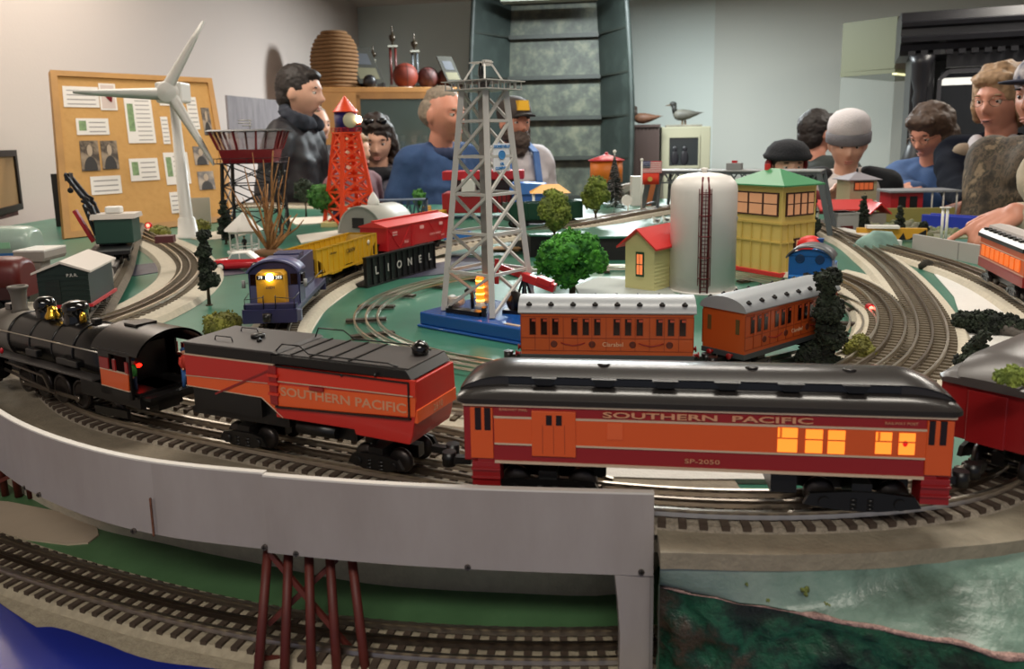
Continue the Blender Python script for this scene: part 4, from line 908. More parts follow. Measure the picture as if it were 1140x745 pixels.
# ================================================================== MIDDLE TRAINS
m_corg = mat('coach_orange', '#b5501f', .4, coat=.15)
m_corgd = mat('coach_orange_line', '#8a3512', .5)
m_croof = mat('coach_roof_grey', '#8e9296', .35)
m_under = mat('underframe_grey', '#3c4043', .5)
def coach(loc, rot, label, tail_lamp=True, ends=True):
    e = empty('orange_coach', loc, rot, label, 'train car', 'orange coaches with grey roofs')
    L, W, zb, zt = .0851, .0255, .0193, .066
    MB().box(-L, L, -W, W, zb+.004, zt).build('body', m_corg, e, .0006)
    MB().box(-L-.001, L+.001, -W-.0006, W+.0006, zb-.001, zb+.0045).build('underframe', m_under, e, .0004)
    rows = []
    prof = [(-W-.002, 0), (-W-.0025, .0012)] + [(-(W+.002)*math.cos(t), .0012 + .0125*math.sin(t)) for t in [math.pi*k/14 for k in range(1, 14)]] + [(W+.0025, .0012), (W+.002, 0)]
    for x in (-L-.0025, L+.0025): rows.append([Vector((x, y, zt+z)) for y, z in prof])
    r = MB().sheet(rows, smooth=True)
    for q in rows: r.add(q, [tuple(range(len(q)))])
    rf = r.build('roof', m_croof, e); es = rf.modifiers.new('es', 'EDGE_SPLIT'); es.split_angle = R_(40)
    for s in (-1, 1):
        MB().ext([(y*.985, zt-.001+z*.93) for y, z in prof], s*L-.0003, s*L+.0003, 'x').build('end_gable', m_corg, e)
        for k in range(8):
            x = -L*.9 + k*L*1.8/7; a = .95; y = s*(W+.002)*math.cos(a*.62); z = zt+.0012+.0125*math.sin(a*.62)
            MB().lathe([(.0028, -.0006), (.003, .0006), (.0022, .0016), (.0012, .002), (.0012, .0028), (0, .003)], (x, y, z), 12).build('roof_vent', m_gap, rf)
        # side panelling, windows, door lines
        ys = s*W
        def sb(x0, x1, z0, z1, o): return (x0, x1, min(ys, ys+s*o)-.0001, max(ys, ys+s*o)+.0001, z0, z1)
        ln = MB()
        ln.box(*sb(-L, L, .0405, .0412, .0004)).box(*sb(-L, L, .0275, .0281, .0004)).box(*sb(-L, L, .0622, .0628, .0004))
        for k in range(13):
            x = -L + (k+.0)*2*L/12
            ln.box(*sb(x-.0003, x+.0003, .0275, .0628, .0005))
        ln.build('beading', m_corgd, e)
        for g_ in range(4):
            for j in range(3):
                x = -L*.86 + g_*L*.49 + j*.0113
                f = MB().box(*sb(x-.0036, x+.0036, .0435, .0612, .0003)).build('window', m_corgd, e)
                MB().box(*sb(x-.0029, x+.0029, .0442, .0605, .0005)).build('pane', m_dkwin, f)
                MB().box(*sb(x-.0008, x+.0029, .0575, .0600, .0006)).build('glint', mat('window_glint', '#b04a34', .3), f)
        for x in (-.052, -.014, .026, .062):
            MB().lathe([(.0021, -.0006), (.0034, -.0006), (.0034, .0006), (.0021, .0006), (.0021, -.0006)], (x, ys, .0345), 16, axis='y').build('round_emblem', mat('emblem_dark', '#5a2012', .5), e)
        for x in (-.033, .044):
            MB().tube([(x-.012, ys, .0358), (x-.008, ys+s*.0006, .0345), (x, ys+s*.0006, .033), (x+.008, ys+s*.0006, .0345), (x+.012, ys, .0358)], .0007, 6).build('scroll', mat('emblem_red', '#8c1c14', .5), e)
        t = text('Clarabel', .0062, mat('lettering_cream', '#d8b89a', .5), e, ((.0065), ys+s*.0005, .0345), (R_(90), 0, 0 if s < 0 else R_(180)), 'lettering', .0001)
        t.data.transform(Matrix.Shear('XY', 4, (.25, 0)) if False else Matrix.Identity(4))
    for s in (-1, 1):
        for y in (-.017, .017): MB().box(s*L-.0004-.0002, s*L+.0008, y-.0022, y+.0022, .043, .058).build('end_window', mat('end_window_olive', '#5c4a2a', .4), e)
        for y in (-.012, .012): MB().cyl((s*L, y, .021), (s*(L+.006), y, .021), .0016, n=10).lathe([(.0005, s*(L+.006)), (.0032, s*(L+.006)), (.0032, s*(L+.0072)), (.0005, s*(L+.0072))], (0, y, .021), 12, axis='x').build('buffer', m_spred, e)
        coupler(e, s*L, s, .014)
    MB().box(-L+.01, L-.01, -.012, .012, .013, .019).build('battery_box', m_gap, e)
    truck(e, -.055, .036, .0085); truck(e, .055, .036, .0085)
    return e
zc_ = T + .0115
coach((.0954, .7888, zc_), R_(-6.69), 'orange coach with a bright grey roof standing side-on in front of the derrick')
coach((.278, .8265, zc_), R_(38.5), 'orange coach turned with its end towards us, in front of the white tank')
# coach end face details (plain): lamp bracket only
# small blue tank engine
def tank_engine():
    c = cc + Vector((rc*math.cos(R_(-21)), rc*math.sin(R_(-21)), 0)); c = G(907, 332, zc_)
    e = empty('tank_engine', (c.x - .004, c.y + .0, zc_), R_(62), 'small blue tank engine seen from behind its cab, coupled to the turned orange coach', 'locomotive')
    b = mat('engine_blue', '#1f6bb5', .35, coat=.2)
    MB().box(-.035, .06, -.025, .025, .013, .020).build('footplate', m_spred, e)
    MB().box(-.034, -.032, -.024, .024, .020, .056).box(-.034, .0, -.024, -.022, .020, .056).box(-.034, 0, .022, .024, .020, .056).box(-.002, .0, -.024, .024, .020, .056).ext([(-.0235, .056), (.0235, .056), (.018, .061), (.008, .0642), (-.008, .0642), (-.018, .061)], -.034, -.032, 'x').build('cab', b, e, .0006)
    for y in (-.011, .011):
        MB().lathe([(.0038, -.0355), (.0052, -.0355), (.0052, -.034), (.0038, -.034), (.0038, -.0355)], (0, y, .053), 18, axis='x').build('window_ring', mat('ring_dark_blue', '#123a66', .4), e)
        MB().lathe([(0, -.0352), (.0039, -.0352), (.0039, -.034), (0, -.034)], (0, y, .053), 18, axis='x').build('round_window', m_gap, e)
    MB().box(-.044, -.034, -.022, .022, .018, .034).build('coal_bunker', b, e, .001)
    blobcl((0, 0, 0), .005, 12, 6).build('coal', m_gap, e, loc=(-.039, 0, .032))
    rows = []
    for x in (-.042, .004): rows.append([Vector((x, .0275*math.sin(t), .055 + .014*(math.cos(t)-math.cos(1.3))/(1-math.cos(1.3)))) for t in [(-1.3 + 2.6*k/16) for k in range(17)]] + [Vector((x, .0265*math.sin(t), .0535 + .014*(math.cos(t)-math.cos(1.3))/(1-math.cos(1.3)))) for t in [(1.3 - 2.6*k/16) for k in range(17)]])
    q = MB().sheet(rows, closed=True)
    for r in rows: q.add(r, [tuple(range(len(r)))])
    q.build('cab_roof', mat('engine_roof_grey', '#55585c', .35), e)
    MB().lathe([(0, 0), (.0155, 0), (.0155, .055), (.013, .057), (0, .057)], (0, 0, .038), 24, axis='x').build('boiler', b, e)
    MB().box(.0, .042, -.023, -.014, .020, .042).box(.0, .042, .014, .023, .020, .042).build('side_tank', b, e, .001)
    MB().lathe([(.005, 0), (.0045, .004), (.005, .014), (.006, .016)], (.048, 0, .052), 16).build('funnel', mat('engine_blue_dark', '#184f8c', .4), e)
    MB().lathe([(.006, 0), (.0055, .004), (.003, .007), (0, .008)], (.022, 0, .052), 16).build('dome', b, e)
    for s in (-1, 1):
        for x in (-.02, .012, .044): MB().lathe([(.001, -.002), (.0105, -.002), (.0105, .002), (.001, .002)], (x, s*.0158, .0105), 20, axis='y').build('wheel', mat('engine_blue_dark', '#184f8c', .4), e)
        MB().cyl((-.046, s*.012, .017), (-.052, s*.012, .017), .002, n=8).build('buffer', m_spred, e)
    MB().box(-.035, .06, -.012, .012, .006, .014).build('chassis', m_gap, e)
    return e
te_ = tank_engine(); te_.scale = (1.2, 1.2, 1.2)
h = D(902, 276, te_.location.y + .06)
e = empty('red_dome', (h.x, h.y, T), 0, 'round red dome with white fur trim seen above the small blue tank engine', 'hat')
MB().lathe([(.019, 0), (.020, .006), (.019, .014), (.014, .021), (.006, .0245), (0, .025)], (0, 0, h.z - T - .006), 26).build('red_crown', mat('felt_red', '#d3231f', .45), e)
MB().lathe([(.017, -.007), (.0215, -.006), (.0225, -.001), (.0205, .003), (.017, .003)], (0, 0, h.z - T - .006), 26).build('white_trim', mat('white_fur', '#ded8d6', .9), e)
MB().cyl((0, 0, 0), (0, 0, h.z - T - .008), .012, .016, 20).build('stem', mat('white_fur', '#ded8d6', .9), e)
# ---------------- yellow hopper
m_yel = mat('hopper_yellow', '#cfa01c', .42, coat=.1); z2 = T + .0165
e = empty('hopper_car', (-.308, 1.358, z2), R_(75.6), 'yellow open hopper car behind the blue and yellow diesel', 'train car')
L, W, zb, zt = .115, .027, .022, .0650
b = MB()
for s in (-1, 1):
    b.ext([(-L, zt), (L, zt), (L, .050), (L-.022, .038), (L-.030, zb), (L-.052, .017), (.030, .017), (.012, .026), (-.012, .026), (-.030, .017), (-L+.052, .017), (-L+.030, zb), (-L+.022, .038), (-L, .050)], s*W-.0008, s*W+.0008, 'y')
b.box(-L, -L+.0015, -W, W, .050, zt).box(L-.0015, L, -W, W, .050, zt)
b.build('side_panels', m_yel, e)
MB().ext([(-L, .062), (-L+.030, .035), (-L+.05, .020), (-L+.055, .020), (-L+.034, .037), (-L+.004, .062)], -W, W, 'y').ext([(L, .062), (L-.030, .035), (L-.05, .020), (L-.055, .020), (L-.034, .037), (L-.004, .062)], -W, W, 'y').ext([(-.03, .019), (0, .045), (.03, .019), (.026, .019), (0, .041), (-.026, .019)], -W, W, 'y').build('hopper_slopes', mat('hopper_yellow_inside', '#8f6f22', .6), e)
r = MB()
for s in (-1, 1):
    r.box(-L-.001, L+.001, s*W-.0022, s*W+.0022, zt-.002, zt)
    for k in range(13):
        x = -L + k*2*L/12; zlo = .026 if abs(x) < .03 or abs(x) > .07 else .019
        if abs(x) > L-.01: zlo = .022
        r.box(x-.0014, x+.0014, s*W-.0022, s*W+.0022, zlo, zt)
r.box(-L-.001, -L+.0015, -W, W, zt-.003, zt).box(L-.0015, L+.001, -W, W, zt-.003, zt)
for s in (-1, 1): r.box(-L, L, s*W-.0014, s*W+.0014, .020, .0235)
r.build('ribs', m_yel, e)
for s in (-1, 1): MB().box(s*L-.002, s*L+.002, -W, W, .018, .024).cyl((s*(L+.001), -.02, .024), (s*(L+.001), -.02, .060), .0007, n=6).cyl((s*(L+.001), .02, .024), (s*(L+.001), .02, .060), .0007, n=6).build('end_sill', m_yel, e)
text('C&NW', .011, mat('lettering_dark', '#4a3a14', .5), e, (.005, -W-.0026, .048), (R_(90), 0, 0), 'lettering')
MB().lathe([(.0, -.0003), (.0048, -.0003), (.0048, .0003), (0, .0003)], (.078, -W-.0026, .052), 20, axis='y').build('round_herald', mat('herald_white', '#cfc7b0', .5), e)
text('CHICAGO', .005, mat('lettering_dark', '#4a3a14', .5), e, (-.06, -W-.0026, .052), (R_(90), 0, 0), 'lettering')
truck(e, -.085, .044, .0085); truck(e, .085, .044, .0085); coupler(e, -L, -1); coupler(e, L, 1)
MB().box(-L+.01, L-.01, -.006, .006, .014, .019).build('centre_sill', m_blk, e)
# ---------------- red stock car
m_rb = mat('boxcar_red', '#c01f26', .4, coat=.15); m_rw = mat('lettering_pink_white', '#e2a8a4', .5)
e = empty('box_car', (-.2144, 1.6255, T + .0195), R_(63.8), 'bright red ribbed box car on the black girder bridge behind the yellow hopper', 'train car')
L, W, zb, zt = .118, .030, .020, .066
MB().box(-L, L, -W, W, zb, zt).build('body', m_rb, e, .0006)
prof = [(-W-.003, zt-.001), (-W-.003, zt+.001), (0, zt+.0105), (W+.003, zt+.001), (W+.003, zt-.001)]
MB().ext(prof, -L-.003, L+.003, 'x').build('roof', mat('boxcar_roof_red', '#cf3a34', .4), e)
MB().box(-L-.002, L+.002, -.0035, .0035, zt+.0105, zt+.0125).build('roof_walk', mat('boxcar_roof_red', '#cf3a34', .4), e)
for s in (-1, 1):
    r = MB()
    for k in range(14): r.box(-L+.008, L-.008, s*W-.0009, s*W+.0009, zb+.004+k*.003, zb+.0052+k*.003)
    for x in (-L+.002, -.03, -.028, .028, .03, L-.002): r.box(x-.0016, x+.0016, s*W-.0018, s*W+.0018, zb, zt)
    for (x0, z0, x1, z1) in ((-L+.003, zt-.002, -.075, zb+.002), (-.075, zb+.002, -.033, zt-.002), (.033, zt-.002, .075, zb+.002), (.075, zb+.002, L-.003, zt-.002)):
        r.bar((x0, s*(W+.0006), z0), (x1, s*(W+.0006), z1), .002, .0018, upv=(0, 1, 0))
    r.build('ribs', m_rb, e)
    d = MB().box(-.026, .026, s*W-.0022, s*W+.0022, zb+.002, zt-.004).build('sliding_door', m_rb, e, .0004)
    r = MB()
    for k in range(12): r.box(-.024, .024, s*W-.0028, s*W+.0028, zb+.006+k*.0032, zb+.0072+k*.0032)
    r.build('door_slats', m_rb, d)
    for (x, z, w_, h_) in ((-.092, .052, .015, .007), (.004, .055, .015, .007), (.08, .055, .012, .006)):
        MB().box(x-w_/2, x+w_/2, s*(W+.0021)-.0008, s*(W+.0021)+.0008, z-h_/2, z+h_/2).build('white_placard', m_rw, e)
for t_, x, z, sz in (('ARMOUR', -.092, .052, .0038), ('STOCK EXPRESS', .055, .036, .006), ('3656', -.055, .032, .008), ('X3656', .085, .030, .005)):
    text(t_, sz, m_rw if sz > .004 else m_rb, e, (x, -W-.0032, z), (R_(90), 0, 0), 'lettering')
truck(e, -.085, .044, .0085); truck(e, .085, .044, .0085); coupler(e, -L, -1); coupler(e, L, 1)
MB().box(-L+.01, L-.01, -.008, .008, .013, .020).build('centre_sill', m_blk, e)
# black girder bridge
m_gir = mat('girder_black', '#151416', .35)
p0 = G(407, 321, T); p1 = G(484, 299, T); mid = (p0 + p1)/2; ang = math.atan2(p1.y-p0.y, p1.x-p0.x); Lg = (p1-p0).length/2
e = empty('girder_bridge', (mid.x, mid.y, T), ang, 'black plate girder bridge with raised letters under the red box car', 'bridge')
hg = (D(407, 287, p0.y).z - T)
for y in (.0, .085):
    g = MB().box(-Lg, Lg, y-.001, y+.001, .002, hg).box(-Lg, Lg, y-.004, y+.004, 0, .003).box(-Lg, Lg, y-.004, y+.004, hg-.003, hg)
    for k in range(13): x = -Lg + .002 + k*(2*Lg-.004)/12; g.box(x-.001, x+.001, y-.0035, y+.0035, 0, hg)
    g.build('girder', m_gir, e)
MB().box(-Lg, Lg, .002, .083, .001, .006).build('deck', m_gir, e)
for k, ch in enumerate('LIONEL'):
    x = -Lg + 2*Lg*(k*2+1.5)/13 + .004
    text(ch, .020, mat('girder_letter_grey', '#b4b2ae', .5), e, (x, -.0035, hg*.5), (R_(90), 0, 0), 'letter', bold=.0004)
# ---------------- diesel
m_nv = mat('diesel_navy', '#2c2c52', .4); m_dy = mat('diesel_yellow', '#d39a24', .4, coat=.1)
e = empty('diesel_locomotive', (-.3175, 1.100, z2), R_(93.8), 'dark blue diesel locomotive with yellow nose and glowing headlight facing us', 'locomotive')
L, W = .115, .034
MB().box(-L, L, -W, W, .017, .024).box(-L, -L+.006, -W, W, .006, .024).box(L-.006, L, -W, W, .006, .024).build('frame', m_nv, e, .0008)
MB().box(-L+.004, -L+.016, -W+.001, W-.001, .0245, .030).build('pilot_deck', m_nv, e)
# nose: yellow hood at the front (towards us), cab with arched roof behind
MB().ext([(-.018, .024), (.018, .024), (.018, .066), (.014, .0705), (-.014, .0705), (-.018, .066)], -L+.014, -L+.040, 'x').build('nose_hood', m_dy, e, .0012)
cab = MB().box(-L+.036, -L+.070, -W+.001, W-.001, .024, .066)
cab.ext([(-W+.001, .066), (W-.001, .066), (W*.75, .0745), (W*.4, .079), (0, .0805), (-W*.4, .079), (-W*.75, .0745)], -L+.036, -L+.070, 'x')
cab.build('cab', m_nv, e, .0006)
rows = []
for x in (-L+.031, -L+.073): rows.append([Vector((x, (W+.002)*math.sin(t), .067 + .0165*(math.cos(t)-math.cos(1.3))/(1-math.cos(1.3)))) for t in [(-1.3 + 2.6*k/16) for k in range(17)]] + [Vector((x, (W+.000)*math.sin(t), .0655 + .0160*(math.cos(t)-math.cos(1.3))/(1-math.cos(1.3)))) for t in [(1.3 - 2.6*k/16) for k in range(17)]])
q = MB().sheet(rows, closed=True)
for r in rows: q.add(r, [tuple(range(len(r)))])
q.build('cab_roof', mat('diesel_roof_blue', '#55587e', .35), e)
for y in (-.026, .026): MB().box(-L+.0352, -L+.0368, y-.0045, y+.0045, .050, .064).build('cab_window', m_dkwin, e)
MB().box(-L+.034, -L+.0365, -.031, .031, .0245, .0485).build('cab_front', mat('diesel_roof_blue', '#55587e', .35), e)
for s in (-1, 1): MB().box(-L+.044, -L+.062, s*W-.0006-.001, s*W+.001, .048, .062).build('side_window', m_dkwin, e)
hood = MB().box(-L+.070, L-.012, -.019, .019, .024, .071).box(-L+.078, -L+.105, -.021, .021, .071, .079).box(-L+.118, -L+.15, -.018, .018, .071, .080)
hood.build('long_hood', m_nv, e, .0012)
for k in range(3): MB().lathe([(.0001, 0), (.010, 0), (.010, .003), (.0001, .003)], (.02+k*.026, 0, .071), 18).build('roof_fan', mat('diesel_roof_blue', '#55587e', .35), e)
MB().box(-L+.0128, -L+.0142, -.0165, .0165, .0605, .0655).build('number_board', mat('number_board_black', '#14121a', .4), e)
text('79', .0055, mat('number_white', '#f4f0e4', .5, emit=.7), e, (-L+.0125, .0115, .0632), (R_(90), 0, R_(-90)), 'number')
text('203', .0055, mat('number_white', '#f4f0e4', .5, emit=.7), e, (-L+.0125, -.0115, .0632), (R_(90), 0, R_(-90)), 'number')
MB().lathe([(0, -L+.0105), (.0038, -L+.0105), (.0045, -L+.0120), (.0045, -L+.015), (0, -L+.015)], (0, 0, .0635), 18, axis='x').build('headlight', mat('headlight_glow', '#fff6dd', .3, emit=25, ecol='#fff0c8'), e)
text('D&H', .0055, mat('lettering_navy', '#2a2444', .5), e, (-L+.0132, .0, .0500), (R_(90), 0, R_(-90)), 'lettering')
for y in (-.0075, .0075):
    hand([(-L+.003, y, .024), (-L+.003, y, .040), (-L+.006, y, .041)], par=e, r=.0007)
for s in (-1, 1):
    hand([(-L+.003, s*.0075, .0395), (-L+.003, s*.019, .038), (-L+.003, s*.031, .037), (-L+.003, s*.031, .024)], par=e, r=.0006)
    hand([(-L+.003, s*.031, .037), (-L+.030, s*.0325, .040)], par=e, r=.0006)
    MB().box(-L+.002, -L+.012, s*W-.005, s*W+.001, .008, .022).build('step', mat('step_grey', '#5c5e74', .5), e)
    MB().cyl((-L+.038, s*(W+.006), .056), (-L+.038, s*(W+.006), .046), .0025, n=10).bar((-L+.038, s*W, .052), (-L+.038, s*(W+.006), .052), .001).build('air_horn', mat('horn_grey', '#8f9090', .4), e)
    hand([(-L+.074, s*.031, .024), (-L+.074, s*.031, .038), (L-.01, s*.031, .038), (L-.01, s*.031, .024)], par=e, r=.0006)
MB().box(-.03, .03, -.02, .02, .009, .018).build('fuel_tank', m_blk, e)
truck(e, -.075, .05, .0095); truck(e, .075, .05, .0095); coupler(e, L, 1); coupler(e, -L, -1)
# ---------------- orange coach at the right edge
p = G(1103, 318, z2); ang = math.atan2((pC3[-1]-pC3[-40]).y, (pC3[-1]-pC3[-40]).x)
kx = min(range(len(pC3)), key=lambda i: (pC3[i] - G(1112, 311, z2)).length); kd = (pC3[min(kx+14, len(pC3)-1)] - pC3[kx]); ang = math.atan2(kd.y, kd.x)
e = empty('passenger_car', (pC3[kx].x, pC3[kx].y, z2), ang, 'orange coach with pale grey roof cut by the right edge, on the outer track', 'train car')
m_o2 = mat('trolley_orange', '#d05a20', .4, coat=.1); L = .20
MB().box(0, L, -.026, .026, .024, .072).build('body', m_o2, e, .0008)
MB().box(-.0008, L, -.0268, .0268, .022, .036).build('red_lower_band', m_spred, e)
MB().box(-.0008, L, -.0268, .0268, .0585, .0595).box(-.0008, L, -.0268, .0268, .037, .0378).build('stripe', m_silver, e)
for k in range(8): MB().box(.014+k*.022, .030+k*.022, -.0275, -.0255, .041, .057).build('window', mat('window_amber', '#e8742a', .4, emit=.35, ecol='#e86a1c'), e)
MB().ext([(-.0285, .070), (-.029, .074), (-.024, .080), (-.015, .0815), (-.014, .086), (0, .0885), (.014, .086), (.015, .0815), (.024, .080), (.029, .074), (.0285, .070)], -.003, L, 'x').build('roof', mat('roof_pale_grey', '#b2aaa6', .4), e)
MB().box(-.002, L, -.0295, -.0275, .069, .0745).build('black_eave', m_blk, e)
for k in range(8): MB().box(.01+k*.022, .020+k*.022, -.0250, -.0165, .0800, .0835).build('roof_vent', m_blk, e)
MB().box(.01, L-.01, -.018, .018, .010, .024).build('underframe', m_blk, e)
truck(e, .04, .044, .009); truck(e, L-.04, .044, .009)
# ================================================================== STRUCTURES IN THE MIDDLE
m_alu = mat('derrick_silver', '#c4c2bc', .45); m_alud = mat('derrick_grey', '#8c8a86', .45, metal=.2)
def lattice(e, z0, z1, w0, w1, n, t, m, rot=0, bt=None, xb=True, faces=(0, 1, 2, 3)):
    bt = bt or t*.6; R = Matrix.Rotation(rot, 3, 'Z')
    def C(i, f): w = w0 + (w1-w0)*f; s = ((-1,-1),(1,-1),(1,1),(-1,1))[i]; return R @ Vector((s[0]*w, s[1]*w, 0)) + Vector((0, 0, z0+(z1-z0)*f))
    for i in range(4): MB().bar(C(i, 0), C(i, 1), t).build('leg', m, e)
    fr = [1-(1-k/n)**1.12 for k in range(n+1)]
    for i in faces:
        b = MB(); j = (i+1) % 4
        for k in range(n):
            a, c = fr[k], fr[k+1]
            if k: b.bar(C(i, a), C(j, a), bt)
            b.bar(C(i, a), C(j, c), bt)
            if xb: b.bar(C(j, a), C(i, c), bt)
        b.build('bracing', m, e)
    return C
pn = G(548, 354, T+.022); pl_ = G(494, 345, T+.022); side = (pl_ - pn); side.z = 0; sd = side.length; perp = Vector((side.y, -side.x, 0)).normalized()*sd
if perp.y < 0: perp = -perp
cen = pn + side/2 + perp/2; rotd = math.atan2(-side.y, -side.x)
dm = (cen - CAM).dot(fw)
zp = D(538, 101, cen.y).z; ztop_ = D(538, 70, cen.y).z
e = empty('oil_derrick', (cen.x, cen.y, T), rotd, 'tall silver lattice oil derrick on a blue base with a red pump beam', 'derrick')
C = lattice(e, .022, zp - T, sd/2, sd*.235, 6, .0075, m_alu, bt=.0036, xb=False)
w1 = sd*.235
MB().bar((0, 0, .03), (0, 0, zp-T+.01), .011, .011).build('centre_column', m_alud, e)
for zz, s_, th in ((zp-T, .036, .0015), (zp-T+.0105, .039, .0012)):
    MB().box(-s_, s_, -s_, s_, zz, zz+th).box(-s_*.8, s_*.8, -s_*.8, s_*.8, zz-.0002, zz+.0002).build('platform', m_alu, e)
r = MB()
for k in range(7):
    a = -.035 + k*.07/6
    for s in (-1, 1): r.box(a-.0006, a+.0006, s*.035-.0006, s*.035+.0006, zp-T, zp-T+.011).box(s*.035-.0006, s*.035+.0006, a-.0006, a+.0006, zp-T, zp-T+.011)
r.build('platform_railing', m_alu, e)
zt_ = ztop_ - T
for sx_ in (-1, 1):
    for sy_ in (-1, 1): MB().bar((sx_*.019, sy_*.019, zp-T+.010), (sx_*.008, sy_*.006, zt_), .0022).build('crown_leg', m_alu, e)
MB().box(-.018, .011, -.008, .008, zt_, zt_+.0015).box(.004, .010, -.006, .006, zt_-.004, zt_+.003).build('crown_block', m_alu, e)
MB().ell((-.004, 0, zp-T+.024), (.0035, .0035, .012), 10, 8).build('travelling_block', m_blk, e)
# sign on the right face
s = MB(); wx = .0155
sg = MB().box(-.018, .018, -.0006, .0006, -.0225, .0225).build('sign', mat('sign_white', '#e6e9ec', .5), e)
hz = D(554, 175, cen.y).z - T; f_ = (hz-.022)/(zp-T-.022); wf = (sd/2)*(1-f_) + w1*f_
sg.location = (wf+.001, 0, hz); sg.rotation_euler = (0, 0, R_(90)); sg.scale = (.92, 1, .80)
m_sb = mat('sign_blue', '#3c86c4', .5)
text('LIONELVILLE', .0062, m_sb, sg, (0, -.0012, .0175), (R_(90), 0, 0), 'lettering', bold=.0002)
text('OIL', .0055, m_sb, sg, (0, -.0012, -.0105), (R_(90), 0, 0), 'lettering', bold=.0002)
text('COMPANY', .0062, m_sb, sg, (0, -.0012, -.0175), (R_(90), 0, 0), 'lettering', bold=.0002)
MB().lathe([(.0058, -.0004), (.0075, -.0004), (.0075, .0004), (.0058, .0004), (.0058, -.0004)], (0, -.001, .004), 22, axis='y').bar((0, -.001, -.002), (0, -.001, .010), .003, .0006, upv=(0, 1, 0)).build('round_emblem', m_sb, sg)
bm_ = mat('base_blue_gloss', '#1d54a0', .25, coat=.4)
fL = G(464, 364, T); fR = G(582, 386, T); dv = (fR - fL); angb = math.atan2(dv.y, dv.x)
be = MB(); Lb = .235; Wb = .125
be.ext([(0, 0), (Lb, 0), (Lb, Wb), (0, Wb)], 0, .004, 'z').ext([(.003, .003), (Lb-.003, .003), (Lb-.003, Wb-.003), (.003, Wb-.003)], .004, .021, 'z')
o = be.build('blue_base', bm_, e, .0025)
ro = angb - rotd; base_pos = Matrix.Rotation(-rotd, 3, 'Z') @ Vector((fL.x - cen.x, fL.y - cen.y, 0)); o.location = base_pos; o.rotation_euler = (0, 0, ro)
def onbase(u, v, w=0): return base_pos + Matrix.Rotation(ro, 3, 'Z') @ Vector((u, v, 0)) + Vector((0, 0, w))
def bpt(px, py, w=.021):    # measured point on the base top, in derrick coordinates
    g = G(px, py, T + w); return Matrix.Rotation(-rotd, 3, 'Z') @ Vector((g.x-cen.x, g.y-cen.y, 0)) + Vector((0, 0, w))
for px, py in ((499, 343), (507.5, 344.5)):
    c0 = bpt(px, py, .021); d0 = Matrix.Rotation(-rotd, 3, 'Z') @ Vector((-.35, -.94, 0)).normalized()
    MB().cyl(c0 - d0*.016 + Vector((0, 0, .009)), c0 + d0*.006 + Vector((0, 0, .009)), .0072, n=20).build('oil_barrel', mat('barrel_white', '#c6c2ba', .5), e)
a0 = bpt(500, 347); a1 = bpt(537, 352)
MB().bar(a0 + Vector((0, 0, .003)), a1 + Vector((0, 0, .003)), .014, .006).bar(a0 + Vector((0,0,.004)), a0 + Vector((.004, .003, .004)), .014, .009).bar(a1 + Vector((0,0,.006)), a1 + Vector((.005, .003, .006)), .012, .012).build('black_cradle', m_blk, e)
g0 = bpt(526, 343)
MB().tube([g0, g0 + Vector((0, 0, .018)), g0 + Vector((-.002, 0, .024)), g0 + Vector((-.008, 0, .025)), g0 + Vector((-.012, 0, .022))], .0025, 8).build('lamp_arm', m_blk, e)
b0 = bpt(535, 345)
MB().lathe([(.0075, .004), (.0075, .009), (.0060, .010), (.0055, .014)], (b0.x, b0.y, b0.z-.002), 18).build('bubbler_socket', m_alu, e)
MB().lathe([(.0055, .012), (.0055, .044), (.0045, .048), (0, .0495)], (b0.x, b0.y, b0.z-.002), 18).build('bubbling_tube', mat('amber_glow', '#ff7a18', .3, emit=1.6, ecol='#ff6a10'), e)
for k in range(4): MB().lathe([(.0052, 0), (.0062, .0015), (.0052, .003)], (b0.x, b0.y, b0.z+.012+k*.009), 18).build('glowing_ring', mat('amber_hot', '#ffd070', .3, emit=5, ecol='#ffb040'), e)
# red walking beam and gear
q0 = D(546, 292, cen.y+.02); q1 = D(618, 320, cen.y + .0)
def loc2(v): v = v - Vector((cen.x, cen.y, T)); return Matrix.Rotation(-rotd, 3, 'Z') @ v
B0, B1 = loc2(D(556, 297, cen.y+.01)), loc2(D(618, 321, cen.y-.02))
m_pr = mat('pump_red', '#c4181c', .35, coat=.3)
MB().bar(B0, B0.lerp(B1, .45), .006, .008).bar(B0.lerp(B1, .42), B1, .012, .011).bar(B0.lerp(B1, .7) + Vector((0, 0, .004)), B0.lerp(B1, .95) + Vector((0, 0, .004)), .016, .009).build('walking_beam', m_pr, e, .0008)
R0 = loc2(D(553, 288, cen.y+.01)); R1 = loc2(D(553, 316, cen.y+.01))
MB().bar(R0, R1, .006, .006).build('beam_head', m_pr, e, .0005)
mm = B0.lerp(B1, .45); 
fr = MB()
for dx, dy in ((-.012, -.010), (.012, -.010), (-.012, .010), (.012, .010)): fr.bar(mm, (mm.x+dx, mm.y+dy, .022), .003)
fr.build('samson_post', m_blk, e)
gx = bpt(566, 350, .021)
MB().lathe([(.001, -.002), (.014, -.002), (.014, .002), (.001, .002)], (gx.x+.004, gx.y+.01, .037), 24, axis='y').lathe([(.001, -.004), (.007, -.004), (.007, .006), (.001, .006)], (gx.x+.018, gx.y+.014, .030), 18, axis='y').bar((gx.x-.012, gx.y+.008, .023), (gx.x+.03, gx.y+.016, .023), .016, .005).bar((gx.x+.0, gx.y+.008, .023), (gx.x+.003, gx.y+.010, .045), .004).build('engine', m_blk, e)
lb = bpt(571, 362)
MB().box(-.012, .012, -.003, .003, 0, .0008).build('name_plate', m_silver, e, loc=lb)
